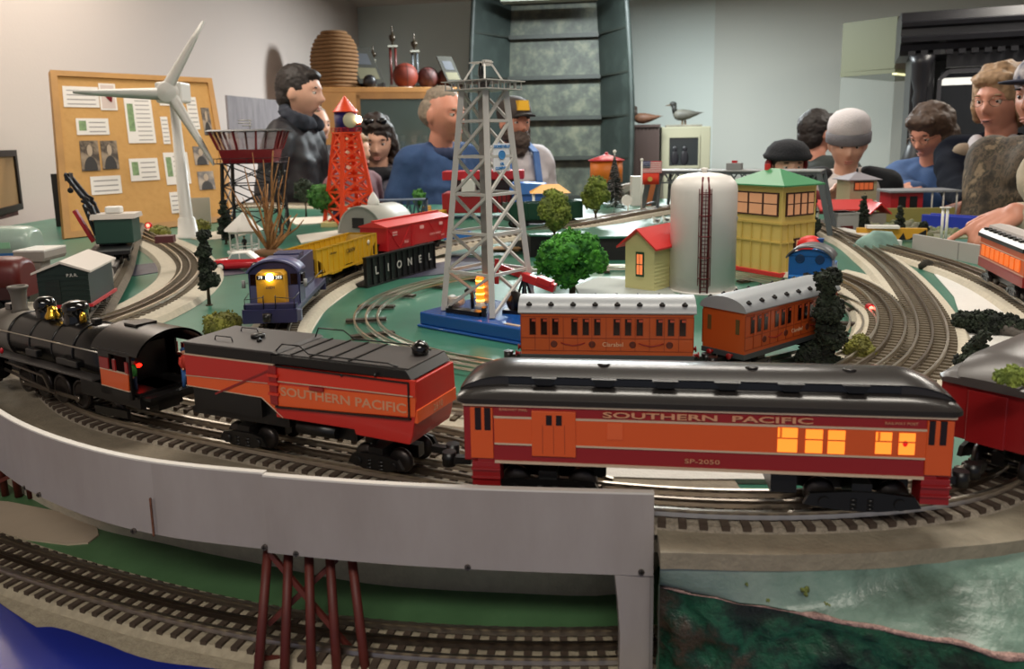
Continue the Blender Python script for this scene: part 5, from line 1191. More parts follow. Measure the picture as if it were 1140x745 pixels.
# ---------------- white tank
c0 = G(788, 327, T); e = empty('storage_tank', (c0.x, c0.y + .04, T), 0, 'tall white cylindrical storage tank with a dark red caged ladder', 'tank')
dep = (Vector((c0.x, c0.y + .04, T + .08)) - CAM).dot(fw); R = 36*dep/F; Hs = D(781, 212, c0.y+.04).z - T; Ht = D(781, 192, c0.y+.04).z - T
m_tk = mat('tank_white', '#e0ddd8', .42)
MB().lathe([(0, 0), (R, 0), (R, Hs), (R*.985, Hs+(Ht-Hs)*.25), (R*.93, Hs+(Ht-Hs)*.5), (R*.78, Hs+(Ht-Hs)*.78), (R*.5, Hs+(Ht-Hs)*.93), (R*.2, Ht), (0, Ht)], n=48).build('shell', m_tk, e)
MB().lathe([(.004, 0), (.004, .004), (.006, .005), (.005, .008), (0, .009)], (0, 0, Ht-.001), 16).build('top_valve', m_tk, e)
m_ld = mat('ladder_maroon', '#5c1416', .45)
l = MB(); an = R_(-101)
for da in (-.10, .10):
    a = an+da; l.tube([(R*1.03*math.cos(a), R*1.03*math.sin(a), .0), (R*1.03*math.cos(a), R*1.03*math.sin(a), Hs+.004), (R*.8*math.cos(a), R*.8*math.sin(a), Ht-.006)], .0016, 6)
l.build('ladder_rails', m_ld, e)
l = MB()
for k in range(26):
    z = .006 + k*(Hs/26); l.bar((R*1.03*math.cos(an-.1), R*1.03*math.sin(an-.1), z), (R*1.03*math.cos(an+.1), R*1.03*math.sin(an+.1), z), .001)
l.build('rungs', m_ld, e)
cg = MB()
ca = Vector((math.cos(an), math.sin(an), 0)); ct = Vector((-ca.y, ca.x, 0))
pts = lambda z: [ca*R*1.02 + ct*(.0095*math.cos(t)) + ca*(.012*math.sin(t)) + Vector((0, 0, z)) for t in [math.pi*k/8 for k in range(9)]]
for k in range(5): cg.tube(pts(.028 + k*(Hs-.03)/4), .0009, 5)
for k in (0, 2, 4, 6, 8): cg.bar(pts(.015)[k], pts(Hs+.006)[k], .001)
cg.build('ladder_cage', m_ld, e)
text('LP', .009, mat('sign_blue', '#3c86c4', .5), e, (R*.985, -.012, Hs*.72), (R_(90), 0, R_(78)), 'lettering')
MB().lathe([(R*.6, -.001), (R+.004, -.001), (R+.004, .003), (R*.6, .003)], n=40).build('base_ring', m_tk, e)
# ---------------- yellow shed
pn = G(728, 324, T+.004); e = empty('yellow_shed', (pn.x, pn.y, T + .004), R_(50), 'pale yellow clapboard shed with red gable roof and a lit window', 'shed')
pA_, pB_ = G(696, 320, T+.004), G(755, 318, T+.004)
m_sy = mat('shed_yellow', '#d2cd92', .6)
dep = (pn - CAM).dot(fw); Wg = (pA_-pn).length; az = math.atan2((pA_-pn).y, (pA_-pn).x); e.rotation_euler[2] = az - math.pi
# local: gable wall runs along -x... from origin to (-Wg,0); long side runs away along +y
hw = D(696, 270, pA_.y).z - T - .004; hp = D(710, 256, (pA_.y+pn.y)/2).z - T - .004; Ls = .085
b = MB().ext([(0, 0), (-Wg, 0), (-Wg, hw), (-Wg/2, hp), (0, hw)], 0, Ls, 'y')
b.build('walls', m_sy, e)
for k in range(11):
    z = hw*(k+.5)/11
cb = MB()
for k in range(12):
    z = hw*k/12; cb.add([(.0002, 0, z), (.0002, Ls, z), (.0014, Ls, z), (.0014, 0, z), (.0002, 0, z+hw/12), (.0002, Ls, z+hw/12)], [(0, 1, 2, 3), (3, 2, 5, 4), (0, 3, 4), (1, 5, 2)])
cb.build('clapboards', m_sy, e)
m_rr = mat('roof_red', '#c9302e', .45)
ov = .010; sl = (hp-hw)/(Wg/2)
for s in (-1, 1):
    x1 = -Wg/2 + s*(Wg/2+ov); z1 = hw - sl*ov
    MB().ext([(-Wg/2, hp+.003), (x1, z1+.003), (x1, z1), (-Wg/2, hp)], -.012, Ls+.012, 'y').build('roof_slope', m_rr, e)
wf = MB().box(-Wg*.48-.0075, -Wg*.48+.0075, -.0018, .001, hw*.28, hw*.82).build('window_frame', mat('frame_green', '#244a34', .5), e)
wp = MB().box(-Wg*.48-.0052, -Wg*.48+.0052, -.0024, -.0010, hw*.33, hw*.77).build('lit_pane', mat('pane_orange', '#e07c48', .5, emit=.45, ecol='#ff8850'), wf)
MB().box(-Wg*.48-.0003, -Wg*.48+.0004, -.0028, -.001, hw*.33, hw*.77).box(-Wg*.48-.0052, -Wg*.48+.0052, -.0028, -.001, hw*.54, hw*.56).build('muntin', mat('frame_green', '#244a34', .5), wf)
# ---------------- yellow signal tower with green roof
pn = G(868, 309, T); pl2 = G(816, 300, T); side = pl2 - pn; wt_ = .118
e = empty('signal_tower', (pn.x, pn.y, T), math.atan2(-side.y, -side.x), 'yellow two-storey signal tower with green hip roof and lit windows', 'tower')
# local: left face along -x from the near corner, right face along +y
Hh = D(868, 208, pn.y).z - T; A_ = .112; B_ = .084
m_ty = mat('tower_yellow', '#d0b766', .55); m_brf = mat('frame_brown', '#3a1d18', .5); m_wp = mat('pane_peach', '#c49470', .5, emit=.12, ecol='#f0a070')
MB().box(-A_-.004, .004, -.004, B_+.004, 0, .008).build('red_base', m_rr, e, .0008)
MB().box(-A_, 0, 0, B_, .008, Hh*.60).build('lower_storey', m_ty, e)
MB().box(-A_-.0015, .0015, -.0015, B_+.0015, Hh*.60, Hh).build('upper_storey', m_ty, e)
tr = MB().box(-A_-.003, .003, -.003, B_+.003, Hh*.58, Hh*.605).box(-A_-.0025, .0025, -.0025, B_+.0025, Hh*.37, Hh*.39)
for k in range(6): x = -A_ + k*A_/5; tr.box(x-.0012, x+.0012, -.0022, .0, .008, Hh*.58); y = k*B_/5; tr.box(0, .0022, y-.0012, y+.0012, .008, Hh*.58)
tr.build('trim', mat('tower_trim', '#c4aa58', .5), e)
ow = .012
rt_ = [(-A_-ow, -ow), (ow, -ow), (ow, B_+ow), (-A_-ow, B_+ow)]; r = MB(); zr1 = Hh; zr2 = D(858, 188, pn.y+.05).z - T
vs = [(x, y, zr1) for x, y in rt_] + [(x, y, zr1+.0025) for x, y in rt_] + [(-A_/2-.012, B_/2, zr2), (-A_/2+.012, B_/2, zr2)]
r.add(vs, [(3,2,1,0),(0,1,5,4),(1,2,6,5),(2,3,7,6),(3,0,4,7),(4,5,9,8),(5,6,9),(6,7,8,9),(7,4,8)])
r.build('hip_roof', mat('roof_green', '#3f8a5c', .45), e)
MB().box(-A_*.62-.004, -A_*.62+.004, B_*.42, B_*.50, zr2-.016, zr2+.008).build('chimney', m_rr, e)
def twin(x0, x1, n, z0, z1, face):
    if face == 'x': f = MB().box(x0, x1, -.0045, .001, z0, z1)
    else: f = MB().box(-.001, .0045, x0, x1, z0, z1)
    f = f.build('window', m_brf, e); w = (x1-x0)/n
    for k in range(n):
        a, b2 = x0+k*w+.0024, x0+(k+1)*w-.0024; zm = z0+(z1-z0)*.52
        for p, q in ((z0+.0026, zm-.0010), (zm+.0010, z1-.0026)):
            (MB().box(a, b2, -.0050, .0, p, q) if face == 'x' else MB().box(0, .0050, a, b2, p, q)).build('pane', m_wp, f)
twin(-A_+.006, -.006, 3, Hh*.67, Hh*.93, 'x'); twin(.006, B_-.006, 4, Hh*.67, Hh*.93, 'y')
twin(B_*.38, B_*.58, 1, Hh*.18, Hh*.42, 'y')
# ================================================================== FAR LAYOUT THINGS
m_wht = mat('plastic_white', '#e8e6e0', .35); m_bk = mat('plastic_black', '#17161a', .4); m_redp = mat('plastic_red', '#b8202a', .4, coat=.1)
def dscale(p): return (p - CAM).dot(fw) / F
# ---- wind turbine
g = G(205, 266, T); g.y += .03; k = dscale(g)
e = empty('wind_turbine', (g.x, g.y, T), 0, 'white model wind turbine with three blades in front of the cork notice board', 'turbine')
hub = D(188, 103, g.y - .02); hz = hub.z - T; hxo = hub.x - g.x
MB().lathe([(0, 0), (30*k/2*1.1, 0), (30*k/2*1.1, .006), (19*k/2*1.15, .010), (18*k/2, .052), (15*k/2, .056), (14*k/2, .058), (9*k/2, hz*.96), (0, hz*.96)], n=32).build('mast', m_wht, e)
bmast = e.children[0]; bmast.data.transform(Matrix.Shear('XY', 4, (hxo/hz, 0)) @ Matrix.Identity(4)) if False else None
for v in bmast.data.vertices: v.co.x += hxo*.8*v.co.z/hz
MB().box(-14*k, 14*k, -.03, .04, -11*k, 11*k).build('nacelle', m_wht, e, .006, loc=(hxo*.9, 0, hz))
rot = empty('rotor', (hxo*.9, -.034, hz)); rot.parent = e
MB().lathe([(0, -.010), (9*k, -.006), (12*k, .0), (12*k, .006)], n=24, axis='y').build('hub', m_wht, rot)
for (px, py) in ((227, 24), (81, 102), (238, 184)):
    q = D(px, py, g.y - .055) - Vector((g.x + hxo*.9, g.y - .034, hub.z)); L = q.length; d = q.normalized(); n = d.cross(Vector((0, 1, 0))).normalized(); rows = []
    for t in (.03, .10, .18, .3, .5, .75, 1.0):
        w_ = (7*k if t < .08 else 10.5*k*(1-t)**.8 + 3.2*k) / 1.0; p = d*L*t; th = .0032*(1-t*.7)
        rows.append([p - n*w_*.35 + Vector((0, 0, 0)), p + Vector((0, -th, 0)), p + n*w_*.65, p + Vector((0, th, 0))])
    b = MB().sheet(rows, closed=True, smooth=True); b.add(rows[-1], [(0, 1, 2, 3)]); b.build('blade', m_wht, rot)
# ---- red control tower on black legs
g = G(283, 264, T); k = dscale(g); e = empty('control_tower', (g.x, g.y + .03, T), R_(8), 'dark red control tower cabin on black lattice legs behind the dry twigs', 'tower')
zb, zt = D(283, 181, g.y).z - T, D(283, 146, g.y).z - T
C = lattice(e, 0, zb, 31*k, 27*k, 3, .007, m_bk, bt=.003)
m_dr = mat('cabin_dark_red', '#7c0f1a', .4, coat=.2)
wt_, wb_ = 36*k, 26*k
MB().box(-34*k, 34*k, -34*k, 34*k, zb-.002, zb).build('deck', m_bk, e)
rl = MB()
for s in (-1, 1): rl.bar((-34*k, s*34*k, zb+.012), (34*k, s*34*k, zb+.012), .0015).bar((s*34*k, -34*k, zb+.012), (s*34*k, 34*k, zb+.012), .0015)
for a in range(5):
    x = (-34+17*a)*k
    for s in (-1, 1): rl.bar((x, s*34*k, zb), (x, s*34*k, zb+.012), .0012).bar((s*34*k, x, zb), (s*34*k, x, zb+.012), .0012)
rl.build('railing', m_bk, e)
def frust(w0, w1, z0, z1): return [(-w0,-w0,z0),(w0,-w0,z0),(w0,w0,z0),(-w0,w0,z0),(-w1,-w1,z1),(w1,-w1,z1),(w1,w1,z1),(-w1,w1,z1)], [(0,3,2,1),(4,5,6,7),(0,1,5,4),(1,2,6,5),(2,3,7,6),(3,0,4,7)]
zm = zb + (zt-zb)*.42
MB().add(*frust(wb_, wb_*1.12, zb, zm)).build('cabin_wall', m_dr, e)
MB().add(*frust(wb_*1.12*.985, wt_*.97, zm, zt)).build('cabin_glass', mat('clear_cabin_glass', '#b8a0a0', .05, trans=.9, alpha=.35), e)
pm = MB(); w0, w1 = wb_*1.12, wt_
for a in range(4):
    u = -1 + a*2/3
    for s in (-1, 1): pm.bar((u*w0, s*w0, zm), (u*w1, s*w1, zt), .005).bar((s*w0, u*w0, zm), (s*w1, u*w1, zt), .005)
pm.build('mullions', m_dr, e)
MB().add(*frust(wt_*1.12, wt_*1.02, zt, zt+.004)).build('roof', m_bk, e)
MB().cyl((.0, 0, zt), (.0, 0, zt+.03), .001).cyl((-.03, 0, zt+.022), (.006, 0, zt+.022), .0012).cyl((-.03, 0, zt+.029), (.006, 0, zt+.029), .0012).cyl((-.02, 0, zt+.015), (.006, 0, zt+.015), .0012).build('antenna', mat('antenna_silver', '#b8b4aa', .3, metal=.6), e)
# ---- round grey dish on a thin stem
g = G(312, 258, T); k = dscale(g); h_ = D(316, 192, g.y).z - T
e = empty('dish_stand', (g.x, g.y, T), 0, 'small grey round dish on a thin dark stem among the twigs', 'stand')
MB().cyl((0, 0, 0), (.004, 0, h_), .0025, n=8).lathe([(.012, 0), (.012, .002), (.003, .004)], n=14).build('stem', mat('stem_grey', '#4c5658', .5), e)
MB().lathe([(0, -.002), (.018, 0), (.024, .004), (.023, .005), (0, .001)], (.004, 0, h_), 24).build('dish', mat('dish_grey', '#6c7068', .5), e)
# ---- dry twigs
g = G(300, 285, T); e = empty('twig_bundle', (g.x, g.y, T), 0, 'bundle of dry brown twigs standing behind the blue diesel', 'twigs')
MB().lathe([(0, 0), (.03, 0), (.032, .012), (.02, .016), (0, .016)], n=20).build('clay_base', mat('clay', '#7a5a3c', .8), e)
rd = random.Random(3); m_tw = mat('twig_bark', '#a87848', .8, noise_=.4, nscale=80)
tips = [(304, 168, .0045), (272, 186, .003), (293, 178, .003), (286, 200, .003), (315, 195, .003), (322, 175, .0022), (255, 205, .003), (331, 238, .004), (324, 240, .004), (262, 222, .004), (338, 245, .003), (281, 170, .002), (310, 182, .0025), (298, 205, .004)]
for tx, ty, r in tips:
    q = D(tx, ty, g.y + rd.uniform(-.04, .06)) - Vector((g.x, g.y, T)); b = Vector((rd.uniform(-.012, .012), rd.uniform(-.01, .01), .012))
    pts = [b + (q-b)*t + Vector((rd.uniform(-1, 1), rd.uniform(-1, 1), 0))*.006*(0 < t < 1) for t in (0, .25, .5, .75, 1)]
    tw = MB().tube(pts, [r*1.2, r, r*.8, r*.6, r*.35], 6)
    if rd.random() > .4: tw.tube([pts[2], pts[2] + (q.normalized() + Vector((rd.uniform(-.6, .6), 0, 0)))*.05], [r*.5, r*.2], 5)
    tw.build('twig', m_tw, e)
# ---- orange beacon tower
g = G(388, 252, T); k = dscale(g); g.y += .04
e = empty('beacon_tower', (g.x, g.y, T), R_(38), 'orange lattice tower with a blue tank, orange cone roof and bright beacon', 'tower')
m_or = mat('tower_orange', '#e8481c', .4, coat=.15); m_bt = mat('tank_blue', '#23235e', .35, coat=.2)
z1 = D(386, 148, g.y).z - T; z2_ = D(386, 125, g.y).z - T; z3 = D(386, 106, g.y).z - T
lattice(e, .0, z1, 22*k, 9.5*k, 6, .011, m_or, bt=.006)
MB().box(-12*k, 12*k, -12*k, 12*k, z1-.003, z1+.003).build('platform', m_or, e)
rl = MB()
for s in (-1, 1):
    for zz in (.008, .014): rl.bar((-12*k, s*12*k, z1+zz), (12*k, s*12*k, z1+zz), .002).bar((s*12*k, -12*k, z1+zz), (s*12*k, 12*k, z1+zz), .002)
    for a in (-1, -.33, .33, 1): rl.bar((a*12*k, s*12*k, z1), (a*12*k, s*12*k, z1+.015), .002).bar((s*12*k, a*12*k, z1), (s*12*k, a*12*k, z1+.015), .002)
rl.build('railing', m_redp, e)
MB().lathe([(0, z1+.002), (12*k, z1+.002), (12.5*k, z2_), (0, z2_)], n=28).build('tank', m_bt, e)
MB().lathe([(14.5*k, z2_), (13.5*k, z2_+.003), (0, z3)], n=28).build('cone_roof', m_or, e)
MB().lathe([(0, -.001), (.022, -.001), (.022, .001), (0, .001)], n=26, axis='z').build('round_clock', mat('clock_face', '#cfc9a8', .5), e)
ck = e.children[-1] if False else [c for c in bpy.data.objects if c.parent == e and c.name.startswith('round_clock')][0]
dv = Matrix.Rotation(-R_(38), 3, 'Z') @ Vector((.55, -.83, 0)).normalized(); ck.location = dv*12.6*k + Vector((0, 0, (z1+z2_)/2+.006)); ck.rotation_euler = dv.to_track_quat('Z', 'Y').to_euler()
q = Matrix.Rotation(-R_(38), 3, 'Z') @ Vector((14.5*k, -.01, 0)); q.z = D(398, 133, g.y).z - T
MB().ell(q, (.011, .011, .011), 16, 12).build('beacon_lamp', mat('beacon_glow', '#fff2dc', .4, emit=9, ecol='#ffe2b8'), e)
MB().bar((0, 0, z1+.004), q - Vector((0, 0, .012)), .004).cyl(q - Vector((0, 0, .016)), q - Vector((0, 0, .010)), .008, n=12).build('lamp_bracket', m_or, e)
g = G(385, 251, T); e = empty('round_base', (g.x, g.y, T), 0, 'pale yellow pad with blue drum under the orange beacon tower', 'pad')
MB().box(-.065, .05, -.045, .03, 0, .014).build('pad', mat('pad_cream', '#d8cb8c', .6), e, .001)
MB().lathe([(0, .014), (.022, .014), (.022, .05), (0, .05)], (-.015, 0, 0), 24).build('blue_drum', m_bt, e)
MB().cyl((.006, -.021, .03), (.006, -.018, .03), .013, n=20).build('white_disc', m_wht, e)
# ---- quonset hut
g = G(402, 262, T); k = dscale(g); e = empty('quonset_hut', (g.x, g.y, T), R_(-28), 'grey round-roofed quonset hut with pointed finial behind the red box car', 'hut')
R = 31*k; m_q = mat('hut_grey', '#93938c', .55); m_q2 = mat('hut_roof_pale', '#b0b0a8', .5)
arc = [(R*math.cos(t), R*math.sin(t)*1.02) for t in [math.pi*i/20 for i in range(21)]]
MB().ext(arc, 0, .14, 'y').build('end_wall', m_q, e)
MB().ext([(x*1.03, z*1.03) for x, z in arc] + [(x, z) for x, z in reversed(arc)], -.004, .145, 'y', smooth=True).build('arched_roof', m_q2, e)
MB().box(-R*.35, R*.15, -.003, .0, R*.25, R*.62).build('dark_doorway', m_bk, e)
MB().lathe([(.016, 0), (.0165, .010), (.012, .022), (.004, .034), (0, .038)], (0, .06, R*1.0), 18).build('finial', m_wht, e)
for y in (.07, .085, .10): MB().box(R*.88, R*.98, y, y+.006, R*.35, R*.45).build('vent_slot', m_bk, e)
# ---- gazebo
g = G(273, 281, T); k = dscale(g); e = empty('gazebo', (g.x, g.y, T), 0, 'white octagonal gazebo with pointed roof left of the twigs', 'gazebo')
zr_ = D(273, 256, g.y).z - T; zp_ = D(273, 236, g.y).z - T
for i in range(6):
    a = i*math.pi/3 + .3; MB().cyl((15*k*math.cos(a), 15*k*math.sin(a), 0), (15*k*math.cos(a), 15*k*math.sin(a), zr_), .0018, n=8).build('post', m_wht, e)
MB().lathe([(22*k, zr_), (21*k, zr_+.002), (0, zp_)], n=8, smooth=False).lathe([(16.5*k, zr_-.006), (16.5*k, zr_), (17.5*k, zr_), (17.5*k, zr_-.006)], n=8, smooth=False).build('roof', m_wht, e)
MB().lathe([(0, 0), (20*k, 0), (20*k, .004), (0, .004)], n=8, smooth=False).build('floor', m_wht, e)
rl = MB()
for zz in (.010, .018): rl.tube([(15*k*math.cos(i*math.pi/3+.3), 15*k*math.sin(i*math.pi/3+.3), zz) for i in range(7)], .001, 5)
rl.build('railing', m_wht, e)
figure_thing((g.x, g.y, T+.004), 'small dark figurine standing inside the white gazebo', '#26262c', '#1c1c22', .034)
g = G(245, 262, T); slab('grey_pad', [Vector((g.x+.07*math.cos(t), g.y+.11*math.sin(t), 0)) for t in [2*math.pi*i/20 for i in range(20)]], T, T+.002, m_bedl, 'pale oval pad behind the dark narrow conifer', 'pad')
# ---- red convertible
g = G(266, 301, T); e = empty('toy_car', (g.x, g.y+.012, T), R_(4), 'red convertible toy car with white windows and white-wall tyres', 'car')
cr = mat('car_red', '#c4222c', .2, coat=.6); rows = []
prof = [(-.052, .006, .017, .016), (-.046, .0055, .0205, .021), (-.03, .005, .0215, .0225), (-.01, .005, .0215, .023), (.012, .005, .021, .023), (.034, .005, .0205, .0225), (.048, .006, .019, .020), (.054, .007, .014, .0155)]
for x, z0, hw_, z1_ in prof: rows.append([Vector((x, -hw_, z0)), Vector((x, -hw_*1.04, (z0+z1_)/2)), Vector((x, -hw_*.9, z1_)), Vector((x, 0, z1_+.001)), Vector((x, hw_*.9, z1_)), Vector((x, hw_*1.04, (z0+z1_)/2)), Vector((x, hw_, z0))])
b = MB().sheet(rows, closed=True); b.add(rows[0], [tuple(range(7))]); b.add(rows[-1], [tuple(range(7))]); b.build('body', cr, e)
MB().ext([(-.022, .022), (-.012, .036), (.018, .037), (.036, .022)], -.017, .017, 'y').build('white_top', m_wht, e, .002)
MB().ext([(-.017, .023), (-.011, .033), (.002, .034), (.002, .023)], -.0175, .0175, 'y').ext([(.005, .023), (.005, .034), (.016, .034), (.028, .023)], -.0175, .0175, 'y').build('windows', mat('car_glass', '#8fa0a0', .1), e)
for x in (-.034, .034):
    for s in (-1, 1):
        w_ = MB().lathe([(.0045, -.003), (.0085, -.003), (.0085, .003), (.0045, .003)], (x, s*.020, .0085), 20, axis='y').build('wheel', m_bk, e)
        MB().lathe([(0, -.0034), (.0062, -.0034), (.0062, .0034), (0, .0034)], (x, s*.020, .0085), 18, axis='y').build('white_wall', m_wht, w_)
MB().box(-.0555, -.052, -.018, .018, .006, .0095).box(.053, .056, -.018, .018, .007, .010).build('bumper', m_rail, e)
# ---- left side: pier, ramp, cabin car, crane, passenger cars
m_con = mat('concrete_grey', '#9a948c', .7, noise_=.12, nscale=20)
g = G(46, 338, T); k = dscale(g); ztop_p = D(46, 290, g.y).z - T; zc0 = D(46, 283, g.y).z - T
e = empty('bridge_pier', (g.x, g.y, T), R_(0), 'grey T-shaped concrete bridge pier at the left, with a white top', 'pier')
MB().ext([(-8*k, 0), (8*k, 0), (10.5*k, ztop_p), (-10*k, ztop_p)], -.014, .014, 'y').build('column', m_con, e, .002)
MB().ext([(-15*k, ztop_p), (15*k, ztop_p), (17*k, ztop_p+.006), (17*k, zc0+.006), (-17*k, zc0+.006), (-17*k, ztop_p+.006)], -.018, .045, 'y').build('cap', m_con, e, .001)
MB().box(-17*k, 17*k, -.018, .045, zc0+.006, zc0+.0085).build('white_top', m_wht, e)
g0 = G(101, 372, T); e = empty('stone_ramp', (g0.x, g0.y, T), R_(0), 'long sloping grey stone abutment beside the green cabin car', 'abutment')
a0 = G(100, 362, T); a1 = G(121, 318, T)
d = (a1-a0); d.z = 0; n = Vector((d.y, -d.x, 0)).normalized()
vs = []
for p, zt2, w_ in ((a0, .006, .022), (a1, .052, .018)):
    for s in (-1, 1): vs += [p - g0 + n*s*w_, p - g0 + n*s*w_*.8 + Vector((0, 0, zt2))]
MB().add(vs, [(0, 1, 3, 2), (4, 6, 7, 5), (0, 4, 5, 1), (2, 3, 7, 6), (1, 5, 7, 3), (0, 2, 6, 4)]).build('stone_block', m_con, e, .002)
g1 = G(64, 352, T); a = [G(62, 356, T), G(76, 330, T)]; e = empty('pipe_bar', (g1.x, g1.y, T), 0, 'pale square beam slanting up beside the green cabin car', 'beam')
MB().bar(a[0]-g1+Vector((0, 0, .008)), a[1]-g1+Vector((0, 0, .022)), .013).build('beam', m_con, e, .001); 
def onpath(path, px, py, z): 
    q = G(px, py, z); i = min(range(1, len(path)-1), key=lambda i: (path[i]-q).length); t = path[i+1]-path[i-1]; return path[i], math.atan2(t.y, t.x)
p, a = onpath(pF, 90, 340, T+.03)
m_cg = mat('cabin_green', '#10261f', .45); m_wr = mat('cabin_roof_white', '#cfc6bd', .5)
e = empty('cabin_car', (p.x, p.y, p.z), a + R_(-6), 'dark green work cabin car with pale gable roof on the left bridge', 'train car')
L, W = .055, .031
MB().box(-L, L, -W, W, .018, .062).ext([(-W, .062), (W, .062), (0, .074)], -L, L, 'x').build('body', m_cg, e)
MB().ext([(-W-.005, .060), (0, .0735), (W+.005, .060), (W+.005, .063), (0, .0772), (-W-.005, .063)], -L-.006, L+.006, 'x').build('roof', m_wr, e, .0005)
MB().box(-L-.003, L+.003, -W-.003, W+.003, .014, .018).build('red_sill', m_redp, e)
MB().box(-.02, .02, W, W+.001, .034, .05).box(-L-.001, -L, .004, .022, .020, .052).build('door', mat('cabin_green_dark', '#0a1712', .5), e)
s = MB()
for k_ in range(6): s.box(-L-.0015, -L, -W, W, .022+k_*.007, .0228+k_*.007)
s.build('boards', m_cg, e)
text('P.R.R.', .006, m_wht, e, (-L-.0016, -.012, .057), (R_(90), 0, R_(-90)), 'lettering')
truck(e, -.035, .036, .0085); truck(e, .035, .036, .0085)
p, a = onpath(pF, 126, 288, T+.034)
e = empty('crane_car', (p.x, p.y, p.z), a, 'dark green wrecking crane car with raised black boom on the left bridge', 'train car')
MB().box(-.10, .10, -.03, .03, .018, .024).build('deck', m_bk, e)
RX = Matrix.Rotation(R_(12)-a, 4, 'Z')
def RB(): b = MB(); b.X = RX; return b
RB().box(-.02, .040, -.027, .027, .028, .070).build('cab', mat('crane_green', '#27473c', .45), e, .002)
RB().ext([(-.030, .070), (.030, .070), (.024, .078), (-.024, .078)], -.025, .045, 'x').build('cab_roof', m_wr, e)
RB().cyl((.0, 0, .024), (.0, 0, .029), .022, n=20).build('turntable', m_bk, e)
bo = RB(); bo.X = RX @ Matrix.Diagonal((.62, 1, 1.08, 1))
for s in (-1, 1):
    for (x0, z0, x1, z1) in ((-.015, .035, -.040, .085), (-.040, .085, -.092, .128), (-.035, .040, -.060, .088), (-.060, .100, -.098, .136)): bo.bar((x0, s*.014, z0), (x1, s*.010, z1), .007, .006)
    for t in range(6):
        bo.bar((-.018-.005*t, s*.012, .045+.010*t), (-.040-.006*t, s*.012, .050+.011*t), .004)
    for t in range(5): bo.bar((-.045-.010*t, s*.012, .090+.009*t), (-.062-.009*t, s*.012, .100+.008*t), .004)
e.scale = (1.12,)*3; bo.bar((-.094, -.01, .131), (-.094, .01, .131), .012).build('boom', m_bk, e)
RB().bar((-.03, 0, .03), (-.055, 0, .085), .010, .006).build('red_mast', m_redp, e)
RB().cyl((-.058, 0, .14), (-.058, 0, .122), .0008, n=5).ell((-.058, 0, .119), .005, 10, 6).build('hook', m_bk, e)
RB().box(-.006, .02, -.010, .010, .078, .090).build('smoke_jack', m_wht, e, .003)
RB().box(.07, .10, -.012, .012, .024, .036).build('winch', mat('winch_maroon', '#5a2a2c', .5), e)
truck(e, -.07, .036, .0085); truck(e, .07, .036, .0085)
# girder beside it
a0 = G(120, 330, T); b0_ = G(143, 288, T); a0 = (G(121, 336, T) + b0_)/2; gl_ = b0_ - a0; e = empty('girder_bridge', (a0.x, a0.y, T), math.atan2(gl_.y, gl_.x), 'dark grey low girder beside the crane car at the left', 'bridge')
gg = MB().box(-.17, .17, -.004, .004, .0, .042).box(-.17, .17, -.008, .008, .040, .044)
for k_ in range(14): gg.box(-.17+k_*.0258, -.167+k_*.0258, -.007, .007, 0, .042)
gg.build('girder', mat('girder_dark_grey', '#4a4642', .6), e)
# streamliners at the far left
def stream(px, py, y, mats, label, L=.30, low=False):
    q = D(px, py, y); e = empty('passenger_car', (q.x, q.y, q.z), R_(4), label, 'train car')
    W, m1, m2, m3 = .030, *mats
    b = MB(); pr = [(-W, .018), (-W, .056), (-W*.93, .066), (-W*.7, .074), (-W*.3, .078), (W*.3, .078), (W*.7, .074), (W*.93, .066), (W, .056), (W, .018)]
    rows = [[Vector((x, yy*f, .018 + (z-.018)*g_)) for yy, z in pr] for x, f, g_ in ((-L, 1, 1), (-.03, 1, 1), (-.012, .97, .98), (-.003, .88, .92), (.0, .75, .82))]
    b.sheet(rows, closed=True); b.add(rows[-1], [tuple(range(len(pr)))]); b.add(rows[0], [tuple(range(len(pr)))]); b.build('body', m1, e)
    for s in (-1, 1):
        MB().box(-L, -.012, s*W-.0008, s*W+.0008, .018, .036).build('lower_band', m2, e)
        for k_ in range(6): MB().box(-.05-k_*.034, -.028-k_*.034, s*W-.001, s*W+.001, .044, .054).build('window', m3, e)
    MB().box(-L+.01, -.012, -.02, .02, .010, .018).build('underframe', m_bk, e)
    truck(e, -.045, .04, .0085); truck(e, -L+.05, .04, .0085); return e
blue = stream(45, 302, 1.33, (mat('aqua_grey', '#9fb4a8', .3), mat('stream_blue', '#2f6aa6', .3), mat('mint_window', '#8fc4a0', .3)), 'pale aqua and blue streamlined car on the upper left shelf')
maroon = stream(36, 342, 1.17, (mat('maroon_coach', '#5a1c18', .4), mat('maroon_dark', '#3a1210', .4), mat('window_tan_glow', '#d08a58', .4, emit=.3)), 'maroon passenger car with glowing windows under the blue car at the left edge')
zb = blue.location.z
e = empty('shelf_bridge', (blue.location.x - .14, blue.location.y, T), R_(4), 'dark elevated bridge deck carrying the pale aqua car at the left', 'bridge')
MB().box(-.30, .16, -.04, .05, zb - T - .016, zb - T - .001).build('deck', mat('deck_brown_grey', '#4a4440', .7), e)
for x in (-.22, -.05): MB().box(x-.01, x+.01, .034, .05, 0, zb - T - .016).build('leg', m_bk, e)
e = empty('maroon_track_pad', (maroon.location.x - .12, maroon.location.y, T), R_(4), 'green and grey base strip under the maroon passenger car', 'pad')
MB().box(-.2, .14, -.035, .035, 0, max(.003, maroon.location.z - T)).build('strip', m_bedl, e)
